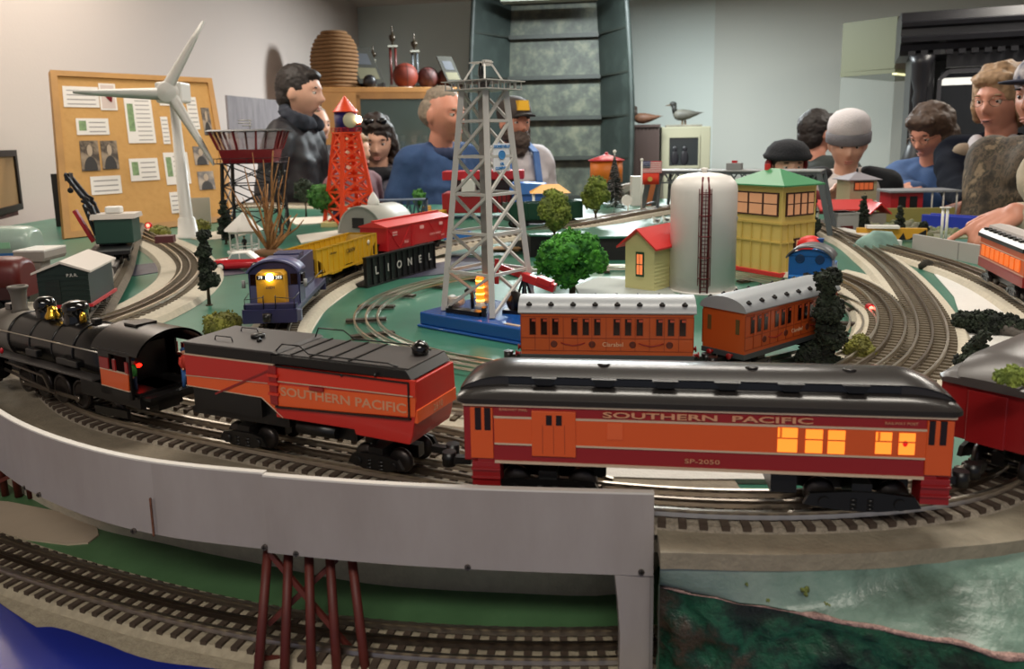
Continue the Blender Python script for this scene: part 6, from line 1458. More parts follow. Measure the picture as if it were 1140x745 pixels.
# ---- red dwarf signals
def dwarf(px, py, s, label):
    g = G(px, py, T+.002); k = dscale(g); e = empty('dwarf_signal', (g.x, g.y, T+.0014), 0, label, 'signal', 'red dwarf signals')
    MB().box(-4*k*s, 4*k*s, -.004, .004, 0, 3*k*s).build('base', m_redp, e)
    MB().box(-2.4*k*s, 2.4*k*s, -.003, .003, 3*k*s, 6*k*s).cyl((0, -.004, 8*k*s), (0, .004, 8*k*s), 4.6*k*s, n=16).build('housing', m_redp, e)
    MB().cyl((0, -.005, 8*k*s), (0, -.0035, 8*k*s), 2.6*k*s, n=14).build('lens', mat('lens_red', '#ffd0c8', .3, emit=5, ecol='#ff5040'), e)
dwarf(968, 350, 1, 'red dwarf signal with a glowing lens on the cork sheet at the right')
dwarf(166, 257, .8, 'red dwarf signal with a glowing lens by the wind turbine')
# ================================================================== ACROSS THE BACK OF THE TABLE
m_gm = mat('gantry_grey', '#565c60', .45); m_gt = mat('gantry_top_grey', '#8a8c8c', .5)
# truss bridge / gantry
yA, yB = 2.05, 2.22
A0 = D(722, 187, 2.05); B0 = D(914, 196, 1.86)
c = (A0+B0)/2; ang = math.atan2(B0.y-A0.y, B0.x-A0.x); Lh = (B0-A0).length/2
e = empty('gantry_bridge', (c.x, c.y, T+.004), ang, 'dark grey truss gantry bridge standing behind the white tank and signal tower', 'bridge')
zt = c.z - T - .004; dpt = .10
for y in (0, dpt):
    t = MB().box(-Lh, Lh, y-.003, y+.003, zt-.006, zt).box(-Lh+.02, Lh-.02, y-.002, y+.002, zt-.030, zt-.026); n = 12
    for k_ in range(n):
        x0 = -Lh+.01 + k_*(2*Lh-.02)/n; x1 = x0 + (2*Lh-.02)/n
        t.bar((x0, y, zt-.004), ((x0+x1)/2, y, zt-.028), .003, .003, upv=(0, 1, 0)).bar(((x0+x1)/2, y, zt-.028), (x1, y, zt-.004), .003, .003, upv=(0, 1, 0))
    t.build('truss', m_gm, e)
    for s in (-1, 1): MB().bar((s*(Lh-.005), y, zt-.003), (s*(Lh+.028), y, 0), .012, .008, upv=(0, 1, 0)).bar((s*(Lh-.03), y, zt-.01), (s*(Lh-.022), y, .0), .007, .006, upv=(0, 1, 0)).build('leg', m_gm, e)
for s in (-1, 1): MB().bar((s*(Lh-.005), 0, zt-.003), (s*(Lh-.005), dpt, zt-.003), .008).bar((s*(Lh+.01), 0, zt*.45), (s*(Lh+.01), dpt, zt*.45), .004).build('cross_beam', m_gm, e)
MB().box(-Lh, Lh, -.006, dpt+.006, zt, zt+.003).build('deck', m_gt, e)
hb = MB().box(-.018, .018, .03, .06, zt+.003, zt+.020).build('junction_box', m_gt, e, .001); hb.location.x = .0
MB().box(-.006, .006, .04, .05, zt+.020, zt+.026).build('red_tab', m_redp, e)
# US flag on a pole with a red flag
q = G(714, 240, T+.05); e = empty('flag_pole', (q.x, q.y, T+.05), 0, 'white pole flying a small striped flag above a red flag', 'flag')
hf = D(714, 178, q.y).z - T - .05; k = dscale(q)
MB().cyl((0, 0, 0), (0, 0, hf), .0022, n=8).ell((0, 0, hf), .004, 10, 6).build('pole', m_wht, e)
fl = MB(); fw_, fh = 21*k, 13*k; z0 = hf - fh - .004; rows = []
def wav(u): return .004*math.sin(u*5)
def flag_rows(z0, z1, u0=0, u1=1): return [[Vector((.002+u*fw_, wav(u)-.0003, z0 + (z1-z0)*j)) for u in [u0+(u1-u0)*i/10 for i in range(11)]] for j in (0, 1)]
for j in range(13): fl.sheet(flag_rows(z0+fh*j/13, z0+fh*(j+1)/13), 0 if j % 2 == 0 else 1)
o = fl.build('striped_flag', [mat('flag_red', '#c4303c', .7), mat('flag_white', '#dcd4d0', .7)], e); s_ = o.modifiers.new('s', 'SOLIDIFY'); s_.thickness = .0008
cn = MB().sheet([[p + Vector((0, -.0012, 0)) for p in r] for r in flag_rows(z0+fh*6/13, z0+fh, 0, .42)]).build('blue_canton', mat('flag_blue', '#33406a', .7), e); s_ = cn.modifiers.new('s', 'SOLIDIFY'); s_.thickness = .0006
st = MB()
for a in range(5):
    for b2 in range(3): st.ell((.002+fw_*(.05+a*.08), wav(.05+a*.08)-.0022, z0+fh*(.56+b2*.15)), .0011, 6, 4)
st.build('stars', mat('flag_white', '#dcd4d0', .7), cn)
rf_ = MB().sheet([[p - Vector((0, 0, fh*1.02)) for p in r] for r in flag_rows(z0+.002, z0+fh, 0, .86)]).build('red_flag', mat('flag_scarlet', '#d83820', .7), e); s_ = rf_.modifiers.new('s', 'SOLIDIFY'); s_.thickness = .0008
MB().cyl((fw_*.43, -.004, z0-fh*.5), (fw_*.43, .001, z0-fh*.5), .006, n=16).build('gold_emblem', mat('emblem_gold', '#c8a050', .6), rf_)
# orange water tank with red roof
q = G(676, 236, T+.05); y_ = 2.45; q = D(675, 200, y_); k = dscale(q)
e = empty('water_tank', (q.x, q.y, T+.05), 0, 'small orange water tank with a red conical roof at the back', 'tank')
zb_, zt_, zp_ = (D(675, v, y_).z - T - .05 for v in (203, 179, 172))
MB().lathe([(0, zb_), (18*k, zb_), (18*k, zt_), (0, zt_)], n=28).build('tank', mat('tank_orange', '#d8741c', .5), e)
MB().lathe([(20.5*k, zt_), (20*k, zt_+.003), (0, zp_+.002)], n=28).ell((0, 0, zp_+.002), .006, 8, 6).build('cone_roof', m_redp, e)
for a in range(6): MB().bar((16*k*math.cos(a*1.047), 16*k*math.sin(a*1.047), 0), (15*k*math.cos(a*1.047), 15*k*math.sin(a*1.047), zb_), .006).build('leg', mat('leg_brown', '#5a3820', .7), e)
# snowy tree
q = G(684, 236, T+.05); k = dscale(q); hh = D(676, 169, q.y).z - T - .05
e = empty('flocked_tree', (q.x, q.y, T+.05), 0, 'dark bottle-brush tree with snowy edges and white tip in front of the orange tank', 'tree')
rd = random.Random(8); mb = MB()
for i in range(1500):
    t = rd.random()**.7; r = (1-t)*16*k; a = rd.uniform(0, 6.28); z = hh*(.05 + .92*t)
    p = Vector((r*math.cos(a)*.95, r*math.sin(a)*.95, z)); mb.bar(Vector((0, 0, z+.003)), p, .0008, .0008, 1 if rd.random() < .2 else 0)
mb.build('bristles', [mat('bristle_dark', '#2c322e', .9), mat('bristle_snow', '#b4aeae', .9)], e, fix=False)
MB().cyl((0, 0, 0), (0, 0, hh), .0015, n=6).ell((0, 0, hh), .005, 8, 6).build('wire_stem', m_wht, e)
q = G(699, 240, T+.05); k = dscale(q); e = empty('crossing_sign', (q.x, q.y, T+.05), 0, 'small white round sign on a white post right of the snowy tree', 'sign')
MB().cyl((0, 0, 0), (0, 0, 17*k), .002, n=8).build('post', m_wht, e); MB().cyl((-.003, -.003, 17*k), (-.003, .001, 17*k), 6*k, n=20).build('disc', m_wht, e)
q = D(707, 218, 2.55); e = empty('loading_ramp', (q.x, q.y, T+.05), R_(-4), 'grey loading ramp building behind the flag pole', 'building')
z1 = D(707, 196, 2.55).z - T - .05
MB().ext([(-.06, 0), (.09, 0), (.09, z1*.98), (-.06, z1*.55)], 0, .05, 'y').build('walls', m_con, e)
MB().bar((-.06, -.004, .018), (.04, -.004, z1*.85), .018, .008, upv=(0, 1, 0)).build('ramp', mat('ramp_pale', '#a8a49e', .7), e)
MB().box(-.02, .03, -.003, 0, 0, .03).build('dark_opening', mat('opening_brown', '#4a3028', .7), e)
q = G(790, 238, T+.05); e = empty('brick_block', (D(738, 222, 2.3).x, 2.3, T+.05), 0, 'small orange and white blocks behind the gantry legs', 'block')
MB().box(-.05, -.02, 0, .04, 0, .07).build('orange_block', mat('block_orange', '#b8683c', .7), e); MB().box(-.09, -.055, 0, .04, 0, .085).build('white_block', m_wht, e)
for i, (px, py, r_) in enumerate(((731, 249, 0), (742, 248, 1))):
    q = G(px, py, T+.05); k = dscale(q); e = empty('white_figure', (q.x, q.y, T+.05), 0, ['left of the two small white arrow-shaped pieces at the plateau edge', 'right of the two small white arrow-shaped pieces at the plateau edge'][r_], 'ornament')
    MB().bar((-5*k, 0, 7*k), (3*k, 0, 1.5*k), .006).bar((-4*k, 0, 2*k), (4*k, 0, 4.5*k), .006).build('arrow_piece', m_wht, e)
# behind the derrick: red diner, blue roof, yellow roof, green gondola, blue car
q = D(538, 232, 2.55); k = dscale(q); e = empty('red_diner', (q.x, q.y, T), R_(-3), 'long red roofed diner with a white centre behind the derrick legs', 'building')
zA, zB, zC, zD = (D(538, v, 2.55).z - T for v in (190, 200, 214, 236))
MB().box(-44*k, 46*k, -.02, .06, zB, zA).build('upper_roof', m_redp, e, .003)
MB().box(-44*k, 40*k, -.04, .08, zD*1, zC).build('lower_wall', mat('diner_red', '#a01c20', .45), e, .003)
MB().box(-34*k, 36*k, -.01, .05, zC, zB).build('dark_gallery', mat('gallery_dark', '#2a1418', .5), e)
MB().box(-22*k, -7*k, -.045, .0, zC-.01, zB+.004).build('white_porch', m_wht, e, .002)
l = MB()
for i in range(7): l.bar(((2+i*5)*k, -.045, zD), ((2+i*5)*k, -.045, zB), .003)
for z_ in (zC, (zC+zB)/2, (zC+zD)/2): l.bar((2*k, -.045, z_), (33*k, -.045, z_), .003)
l.build('black_lattice', m_bk, e)
q = D(592, 222, 2.45); k = dscale(q); e = empty('blue_shed', (q.x, q.y, T), R_(-6), 'low blue roofed building right behind the derrick', 'building')
zA, zB = (D(592, v, 2.45).z - T for v in (205, 216)); 
MB().box(-22*k, 18*k, 0, .07, 0, zB).build('walls', mat('shed_blue_wall', '#3a6ab8', .5), e); MB().ext([(-26*k, zB), (22*k, zB), (14*k, zA), (-22*k, zA+.006)], -.01, .08, 'y').build('roof', mat('roof_blue', '#4a80d0', .45), e)
q = D(612, 222, 2.2); k = dscale(q); e = empty('gold_tent', (q.x, q.y, T+.0), R_(0), 'golden yellow tent roof beside the olive tree', 'tent')
zA, zB = (D(612, v, 2.2).z - T for v in (205, 214))
vs = [(-22*k, -.05, zB), (22*k, -.05, zB), (22*k, .05, zB), (-22*k, .05, zB), (-8*k, 0, zA), (10*k, 0, zA)]
MB().add(vs, [(0, 3, 2, 1), (0, 1, 5, 4), (2, 3, 4, 5), (1, 2, 5), (3, 0, 4)]).build('roof', mat('roof_gold', '#e0a018', .45), e)
for x, y in ((-18, -.04), (18, -.04), (-18, .04), (18, .04)): MB().cyl((x*k, y, 0), (x*k, y, zB), .003, n=6).build('post', m_wht, e)
p = G(600, 262, T+.03); i = min(range(len(pOV)), key=lambda i: (pOV[i]-Vector((.05, 1.86, T+.06))).length)
e = empty('gondola_car', (D(604, 262, 1.87).x, 1.85, T+.045), R_(18), 'dark green gondola car behind the derrick, left of the olive tree', 'train car')
m_gg = mat('gondola_green', '#0f3a2a', .4)
b = MB().box(-.09, .09, -.027, -.025, .018, .058).box(-.09, .09, .025, .027, .018, .058).box(-.09, -.088, -.027, .027, .018, .058).box(.088, .09, -.027, .027, .018, .058).box(-.09, .09, -.027, .027, .018, .021)
b.build('body', m_gg, e)
b = MB()
for k_ in range(9):
    for s in (-1, 1): b.box(-.089+k_*.022, -.086+k_*.022, s*.0275-.001, s*.0275+.001, .018, .058)
b.build('ribs', m_gg, e); truck(e, -.06, .036, .0085); truck(e, .06, .036, .0085)
MB().box(-.06, .06, -.02, .02, .009, .018).build('underframe', m_bk, e)
e = empty('toy_car', (D(514, 271, 1.95).x, 1.95, T), R_(6), 'small blue toy car seen through the derrick legs', 'car')
MB().ext([(-.045, .006), (.045, .006), (.047, .016), (.028, .020), (.016, .030), (-.018, .030), (-.030, .019), (-.046, .016)], -.019, .019, 'y').build('body', mat('car_blue', '#3472c0', .25, coat=.5), e, .002)
for x in (-.028, .028):
    for s in (-1, 1): MB().lathe([(0, -.003), (.008, -.003), (.008, .003), (0, .003)], (x, s*.018, .008), 14, axis='y').build('wheel', m_bk, e)
MB().ext([(-.024, .020), (-.016, .028), (.014, .028), (.022, .020)], -.0195, .0195, 'y').build('windows', mat('car_glass', '#8fa0a0', .1), e)
q = D(562, 266, 1.75); e = tag(MB().ext([(-.04, -.02), (.03, -.03), (.05, .01), (-.02, .03)], 0, .004, 'z').build('wood_chip', mat('tan_card', '#c8a070', .8), None, loc=(q.x, 1.78, T+.001)), 'flat tan card lying behind the derrick legs', 'card')
# yellow truck and flat bridge
q = D(480, 228, 2.5); k = dscale(q); e = empty('toy_truck', (q.x, q.y, T), R_(170), 'small yellow toy truck right of the grey flat bridge', 'truck')
MB().box(-.045, .005, -.02, .02, .010, .030).ext([(.005, .010), (.04, .010), (.04, .026), (.03, .030), (.022, .044), (.006, .044)], -.02, .02, 'y').build('body', mat('truck_yellow', '#d8a828', .4), e, .001)
MB().box(.012, .026, -.0205, .0205, .030, .040).build('windows', mat('car_glass', '#8fa0a0', .1), e)
for x in (-.028, .026):
    for s in (-1, 1): MB().lathe([(0, -.003), (.010, -.003), (.010, .003), (0, .003)], (x, s*.019, .010), 14, axis='y').build('wheel', m_bk, e)
q = D(440, 232, 2.45); e = empty('flat_bridge', (q.x, q.y, T), R_(4), 'low blue grey truss bridge behind the quonset hut', 'bridge')
zz = D(440, 222, 2.45).z - T
b = MB().box(-.09, .10, -.03, .03, zz-.004, zz)
for s in (-1, 1):
    b.box(-.09, .10, s*.03-.002, s*.03+.002, 0.004, .009)
    for k_ in range(8): x = -.09+k_*.0237; b.bar((x, s*.03, .006), (x+.0118, s*.03, zz-.003), .003).bar((x+.0118, s*.03, zz-.003), (x+.0237, s*.03, .006), .003)
b.build('truss', mat('bridge_blue_grey', '#4c5a6c', .5), e)
MB().box(-.09, -.084, -.03, .03, 0, zz).box(.094, .10, -.03, .03, 0, zz).build('end_frame', mat('bridge_blue_grey', '#4c5a6c', .5), e)
q = D(498, 219, 2.6); e = empty('lamp_cluster', (q.x, q.y, T), 0, 'cluster of small warm bulbs glowing beside the red diner', 'lights')
for dx, dz in ((-.012, .03), (.0, .038), (.01, .028)): MB().ell((dx, 0, dz), .0045, 8, 6).build('bulb', mat('bulb_warm', '#ffe0a8', .4, emit=5, ecol='#ffd090'), e)
MB().box(-.02, .02, -.01, .01, 0, .025).build('base', mat('pad_cream', '#d8cb8c', .6), e)
q = G(452, 244, T); 
# ---- right back: village
def hip(e, w, d, z0, z1, m, nm='roof', lift=.002):
    vs = [(-w, -d, z0), (w, -d, z0), (w, d, z0), (-w, d, z0), (-w, -d, z0+lift), (w, -d, z0+lift), (w, d, z0+lift), (-w, d, z0+lift), (0, 0, z1)]
    MB().add(vs, [(3, 2, 1, 0), (0, 1, 5, 4), (1, 2, 6, 5), (2, 3, 7, 6), (3, 0, 4, 7), (4, 5, 8), (5, 6, 8), (6, 7, 8), (7, 4, 8)]).build(nm, m, e)
q = D(952, 235, 2.3); k = dscale(q); e = empty('signal_cabin', (q.x, q.y, T), R_(4), 'small cream signal cabin with grey pointed roof in front of the boy in the beanie', 'tower')
zr2, zp2 = D(952, 200, 2.3).z - T, D(952, 191, 2.3).z - T
MB().box(-15*k, 15*k, -.04, .04, 0, zr2).build('walls', mat('cabin_cream', '#a8a284', .6), e)
hip(e, 19*k, .05, zr2, zp2, mat('cabin_roof_grey', '#8c8890', .5)); MB().cyl((0, 0, zp2-.002), (0, 0, zp2+.010), .003).build('finial', m_bk, e)
f = MB().box(-11*k, 11*k, -.0425, -.04, zr2-11*k, zr2-.004).build('window', m_brf, e)
for i in range(4): MB().box((-10+i*5.2)*k, (-5.6+i*5.2)*k, -.0435, -.0405, zr2-10*k, zr2-.007).build('pane', mat('pane_rust', '#b0603c', .5, emit=.3, ecol='#d06030'), f)
q = D(935, 236, 2.2); k = dscale(q); e = empty('station_platform', (q.x, q.y, T), R_(-3), 'long low platform shelter with a bright red roof behind the grey block', 'building')
zA, zB = (D(935, v, 2.2).z - T for v in (224, 233))
MB().ext([(-.05, zB), (0, zA), (.05, zB), (.05, zB+.004), (0, zA+.005), (-.05, zB+.004)], -28*k, 34*k, 'x').build('red_roof', m_rr, e)
for x in (-24, -5, 15, 38): MB().box((x-1)*k, (x+1)*k, -.003, .003, 0, zA).build('post', m_wht, e)
MB().box(-28*k, 34*k, -.045, .045, 0, .006).build('platform', m_con, e)
q = D(975, 238, 2.12); k = dscale(q); e = empty('red_gable_hut', (q.x, q.y, T), R_(0), 'small hut with a red gable roof right of the red platform shelter', 'hut')
zA, zB = (D(975, v, 2.12).z - T for v in (227, 238))
MB().ext([(-12*k, zB), (0, zA), (12*k, zB), (12*k, zB+.004), (0, zA+.005), (-12*k, zB+.004)], -.03, .04, 'y').build('roof', m_rr, e)
MB().box(-8*k, 8*k, -.02, .03, 0, zB+.002).build('walls', mat('hut_grey_wall', '#8a8680', .6), e)
q = G(942, 262, T); k = dscale(q); e = empty('grey_block', (q.x, q.y+.02, T), R_(10), 'pale grey square accessory housing with a dark red window', 'building')
zA = D(942, 237, q.y).z - T
MB().box(-13*k, 13*k, -.02, .04, 0, zA).build('housing', mat('housing_grey', '#9a9c9c', .5), e, .001); MB().box(-13.5*k, 13.5*k, -.022, .042, zA-.004, zA).build('lid', mat('housing_grey', '#9a9c9c', .5), e)
MB().box(-9*k, 6*k, -.0215, -.0195, zA*.15, zA*.42).build('dark_red_window', mat('window_dark_red', '#5a1018', .3), e)
q = D(1003, 238, 2.35); k = dscale(q); e = empty('red_station', (q.x, q.y, T), R_(-3), 'small red station with a long flat grey platform roof', 'building')
zA, zB = (D(1003, v, 2.35).z - T for v in (213, 236))
MB().box(-18*k, 16*k, -.04, .04, 0, zA-.002).build('walls', m_redp, e)
for x in (-10, 2): MB().box((x)*k, (x+8)*k, -.0415, -.039, zB+ .01, zA-.012).build('window', m_bk, e)
MB().box(-22*k, 54*k, -.06, .06, zA, zA+.005).build('platform_roof', mat('platform_roof_grey', '#8e9298', .4), e)
for x in (24, 36, 50): MB().cyl((x*k, -.05, 0), (x*k, -.05, zA), .0025, n=6).build('post', m_wht, e)
q = D(1000, 246, 2.2); k = dscale(q); e = empty('olive_wall', (q.x, q.y, T), R_(-4), 'long low olive yellow wall below the red station', 'wall')
MB().box(-26*k, 60*k, 0, .01, 0, D(1000, 232, 2.2).z - T).build('wall', mat('wall_olive', '#9a8f50', .6), e)
e = empty('rubble_bed', (D(1040, 250, 1.95).x, 1.97, T), 0, 'grey green rubble garden with scraps behind the low grey wall', 'garden')
rd = random.Random(5); mb = MB()
for i in range(150):
    x, y = rd.uniform(-.19, .13), rd.uniform(-.12, .16); mb.ell((x, y, .004), (rd.uniform(.004, .014), rd.uniform(.004, .012), rd.uniform(.004, .014)), 7, 5, 0, lambda p: p*(1+.4*noise.noise(p*120)))
mb.box(-.21, .15, -.14, .18, 0, .003); mb.build('rubble', ramp_mat('rubble', [(0, '#5e5e50'), (.45, '#85836f'), (.6, '#7f8a5e'), (1, '#b8b4a4')], 25, .9), e)
for i, (px, h_) in enumerate(((1048, 28), (1053, 28))):
    q = D(px, 262, 1.75); k = dscale(q); e = empty('white_post', (q.x, 1.75, T), 0, ['left of two thin white posts behind the low grey wall', 'right of two thin white posts behind the low grey wall'][i], 'post')
    MB().cyl((0, 0, 0), (0, 0, .08), .003, n=8).cyl((0, 0, .08), (0, 0, .083), .007, n=10).build('post', m_wht, e)
# low grey wall
w0, w1 = G(1022, 281, T), G(1106, 298, T); e = empty('low_wall', (w0.x, w0.y, T), math.atan2((w1-w0).y, (w1-w0).x), 'low pale grey board wall behind the outer track', 'wall')
MB().box(-.02, (w1-w0).length+.25, 0, .008, 0, D(1022, 262, w0.y).z - T).build('board', mat('board_pale_grey', '#a9a7a4', .6), e); MB().box((w1-w0).length*.55, (w1-w0).length*.56, -.0006, 0, 0, D(1022, 262, w0.y).z - T - .002).build('seam', mat('seam_grey', '#8a8886', .6), e)
w0, w1 = G(922, 263, T), G(1000, 277, T); e = empty('white_trough', (w0.x, w0.y, T), math.atan2((w1-w0).y, (w1-w0).x), 'long white low trough beside the outer track', 'trough')
MB().ext([(0, 0), ((w1-w0).length*.9, 0), ((w1-w0).length*.9, .014), (.02, .022), (0, .02)], 0, .03, 'y').build('trough', m_wht, e, .001)
w0 = G(985, 281, T); e = empty('teal_rock', (w0.x, w0.y+.03, T), 0, 'pale teal painted rock lump at the end of the white trough', 'rock')
MB().ell((0, 0, 0), (.05, .03, .042), 18, 12, 0, lambda p: p*(1+.22*noise.noise(p*35))).build('lump', mat('rock_teal', '#86aaa0', .6, noise_=.3, nscale=30), e)
q = G(1002, 272, T); e = empty('yellow_trestle', (q.x+.02, q.y+.05, T), R_(-14), 'yellow and black striped low girder with a blue sill behind the teal rock', 'girder')
MB().box(-.09, .06, 0, .012, .004, .03).build('yellow_girder', mat('girder_yellow', '#d09a28', .5), e, .001); MB().box(-.07, .0, -.01, .02, .03, .036).build('white_top', m_wht, e)
MB().ext([(.02, .004), (.058, .004), (.058, .028)], -.001, .013, 'y').ext([(.0, .004), (.016, .004), (.010, .02)], -.001, .013, 'y').build('black_gap', m_bk, e)
# blue tray and small green patch near the pointing hand
q = D(1076, 246, 1.95); e = empty('blue_tray', (q.x, q.y, T), R_(-55), 'bright blue plastic slide on the table under the fist', 'tray')
MB().ext([(-.10, -.02), (.10, -.02), (.10, .02), (-.10, .02)], .02, .028, 'z').box(-.10, .10, -.024, -.018, .0, .04).box(-.10, .10, .018, .024, .0, .04).build('slide', mat('slide_blue', '#2c3fae', .3), e, .002)
q = G(1088, 262, T); tag(slab('green_patch', [Vector((q.x-.05, q.y, 0)), Vector((q.x+.04, q.y-.03, 0)), Vector((q.x+.05, q.y+.05, 0)), Vector((q.x-.03, q.y+.06, 0))], T, T+.01, mat('patch_green', '#6a9a58', .8), 'small green patch the finger points at', 'mat'), None)
# left back strips of pale board
for k_, (l_, z_) in enumerate((([(318, 243), (440, 236), (440, 243), (330, 250)], .003), ([(330, 262), (400, 253), (402, 259), (335, 270)], .003))):
    slab('foam_strip', [G(x, y, T+z_) for x, y in l_], T, T+z_, mat('white_foam_strip', '#dcd5c8', .8), ['pale foam strip behind the bright green round tree', 'pale foam strip between the twigs and the yellow hopper'][k_], 'board')
# ================================================================== BACK OF THE ROOM
m_cork = ramp_mat('cork', [(0, '#a87c42'), (.45, '#bd9050'), (1, '#c89c5c')], 60, .8)
m_fr = mat('frame_pine', '#b98a4c', .5, noise_=.15, nscale=12)
TR = D(235, 88, 2.86); TL = D(55, 79, 2.42); BR = G(262, 246, T); 
BL = BR + (TL - TR); BL.z = T
def on_quad(u, v, off=0):     # u 0..1 left-right, v 0..1 top-bottom on the board
    a = TL.lerp(TR, u); b = BL.lerp(BR, u); p = a.lerp(b, v); n = (TR-TL).cross(BL-TL).normalized()
    if n.y > 0: n = -n
    return p + n*off
e = empty('notice_board', tuple(BL.lerp(BR, .5)), 0, 'large pine framed cork notice board leaning behind the wind turbine', 'board')
O = Vector(e.location)
def qplate(u0, v0, u1, v1, o0, o1, name, m, par, org=O):
    vs = [on_quad(u0, v0, o0)-org, on_quad(u1, v0, o0)-org, on_quad(u1, v1, o0)-org, on_quad(u0, v1, o0)-org, on_quad(u0, v0, o1)-org, on_quad(u1, v0, o1)-org, on_quad(u1, v1, o1)-org, on_quad(u0, v1, o1)-org]
    return MB().add(vs, [(0,3,2,1),(4,5,6,7),(0,1,5,4),(1,2,6,5),(2,3,7,6),(3,0,4,7)]).build(name, m, par)
qplate(.01, .01, .99, .99, -.008, .0, 'cork_sheet', m_cork, e)
for a in ((0, 0, 1, .035), (0, .965, 1, 1), (0, .035, .035, .965), (.965, .035, 1, .965)): qplate(*a, -.010, .006, 'frame_rail', m_fr, e)
# measured pixel -> board u,v
n_ = (TR-TL).cross(BL-TL).normalized()
def uv(px, py):
    d = ray(px, py); t = (TL-CAM).dot(n_)/d.dot(n_); p = CAM + d*t
    ax = TR-TL; ay = BL-TL; q = p-TL; m = Matrix(((ax.dot(ax), ax.dot(ay)), (ax.dot(ay), ay.dot(ay)))).inverted() @ Vector((q.dot(ax), q.dot(ay))); return m.x, m.y
m_pap = mat('paper_white', '#dcd8d2', .7); m_txt = mat('print_grey', '#8f8c8a', .7); m_ph = ramp_mat('photo_sepia', [(0, '#17120e'), (.45, '#3c322a'), (.55, '#8a7a66'), (1, '#c8b8a0')], 14, .4)
def paper(x0, y0, x1, y1, label, kind='text', name='notice', cat='paper', group='papers pinned to the cork board'):
    u0, v0 = uv(x0, y0); u1, v1 = uv(x1, y1); c = on_quad((u0+u1)/2, (v0+v1)/2, .001)
    p = empty(name, tuple(c), 0, label, cat, group)
    qplate(u0, v0, u1, v1, .0006, .0016, 'sheet', m_pap if kind != 'photo' else m_ph, p, c)
    if kind in ('text', 'green'):
        n = max(2, int((y1-y0)/5)); l = MB()
        for k in range(n):
            va = v0 + (v1-v0)*(k+.8)/(n+.6); 
            s = (.1, .9) if kind == 'text' else (.38, .9)
            vs = [on_quad(u0+(u1-u0)*f, vv, .0018)-c for f, vv in ((s[0], va), (s[1], va), (s[1], va+(v1-v0)*.13/n*1.6), (s[0], va+(v1-v0)*.13/n*1.6))]
            l.add(vs, [(0, 1, 2, 3)])
        l.build('print_lines', m_txt, p)
        if kind == 'green': qplate(u0+(u1-u0)*.08, v0+(v1-v0)*.15, u0+(u1-u0)*.3, v0+(v1-v0)*.75, .0017, .002, 'small_picture', mat('picture_green', '#7c9a68', .6, noise_=.4, nscale=60), p, c)
    if kind == 'red':
        qplate(u0+(u1-u0)*.1, v0+(v1-v0)*.06, u1-(u1-u0)*.1, v1-(v1-v0)*.06, .0017, .002, 'picture', mat('picture_pale', '#c8b8b0', .6), p, c)
        cc_ = on_quad((u0+u1)/2, v0+(v1-v0)*.55, .0022)-c
        MB().ell(cc_, (.013, .004, .02), 12, 8).build('red_motif', mat('motif_red', '#9a2430', .6), p)
    if kind == 'photo':
        def disc(cu, cv, ru, rv, o): return [on_quad(cu+ru*math.cos(t), min(v1, cv+rv*math.sin(t)), o)-c for t in [2*math.pi*k/18 for k in range(18)]]
        du, dv = u1-u0, v1-v0
        MB().add(disc(u0+du*.5, v0+dv*.95, du*.36, dv*.42, .0020), [tuple(range(18))]).build('portrait_coat', mat('photo_coat', '#1c1816', .6), p)
        MB().add(disc(u0+du*.5, v0+dv*.33, du*.15, dv*.19, .0024), [tuple(range(18))]).build('portrait_face', mat('photo_face', '#a89680', .6), p)
    return p
paper(69, 96, 111, 120, 'wide white card at the top left of the cork board, behind the blade tip')
paper(109, 93, 131, 123, 'white card with a red oval picture at the top of the cork board', 'red')
paper(137, 108, 174, 159, 'tallest white sheet with two small pictures on the cork board', 'green')
paper(84, 132, 122, 150, 'small white card with two green pictures below the wide white card', 'green')
paper(88, 157, 112, 190, 'left sepia portrait photograph on the cork board', 'photo', 'photograph', 'photograph')
paper(111, 157, 133, 188, 'right sepia portrait photograph on the cork board', 'photo', 'photograph', 'photograph')
paper(143, 177, 178, 200, 'white card with a green picture left of the turbine mast', 'green')
paper(100, 197, 136, 215, 'white text card low on the left of the cork board')
paper(181, 170, 213, 204, 'white sheet crossed by the turbine mast', 'green')
paper(178, 130, 190, 160, 'narrow white strip beside the turbine mast under the nacelle')
paper(175, 97, 203, 118, 'white sheet behind the turbine nacelle')
paper(206, 108, 223, 144, 'narrow grey printed sheet at the right of the cork board')
paper(223, 120, 237, 150, 'brownish group photograph near the right edge of the cork board', 'photo', 'photograph', 'photograph')
paper(214, 163, 233, 183, 'dark photograph above another dark photograph at the right of the cork board', 'photo', 'photograph', 'photograph')
paper(219, 191, 240, 210, 'blue and white photograph lowest at the right of the cork board', 'photo', 'photograph', 'photograph')
paper(188, 214, 206, 236, 'white card low behind the turbine mast')
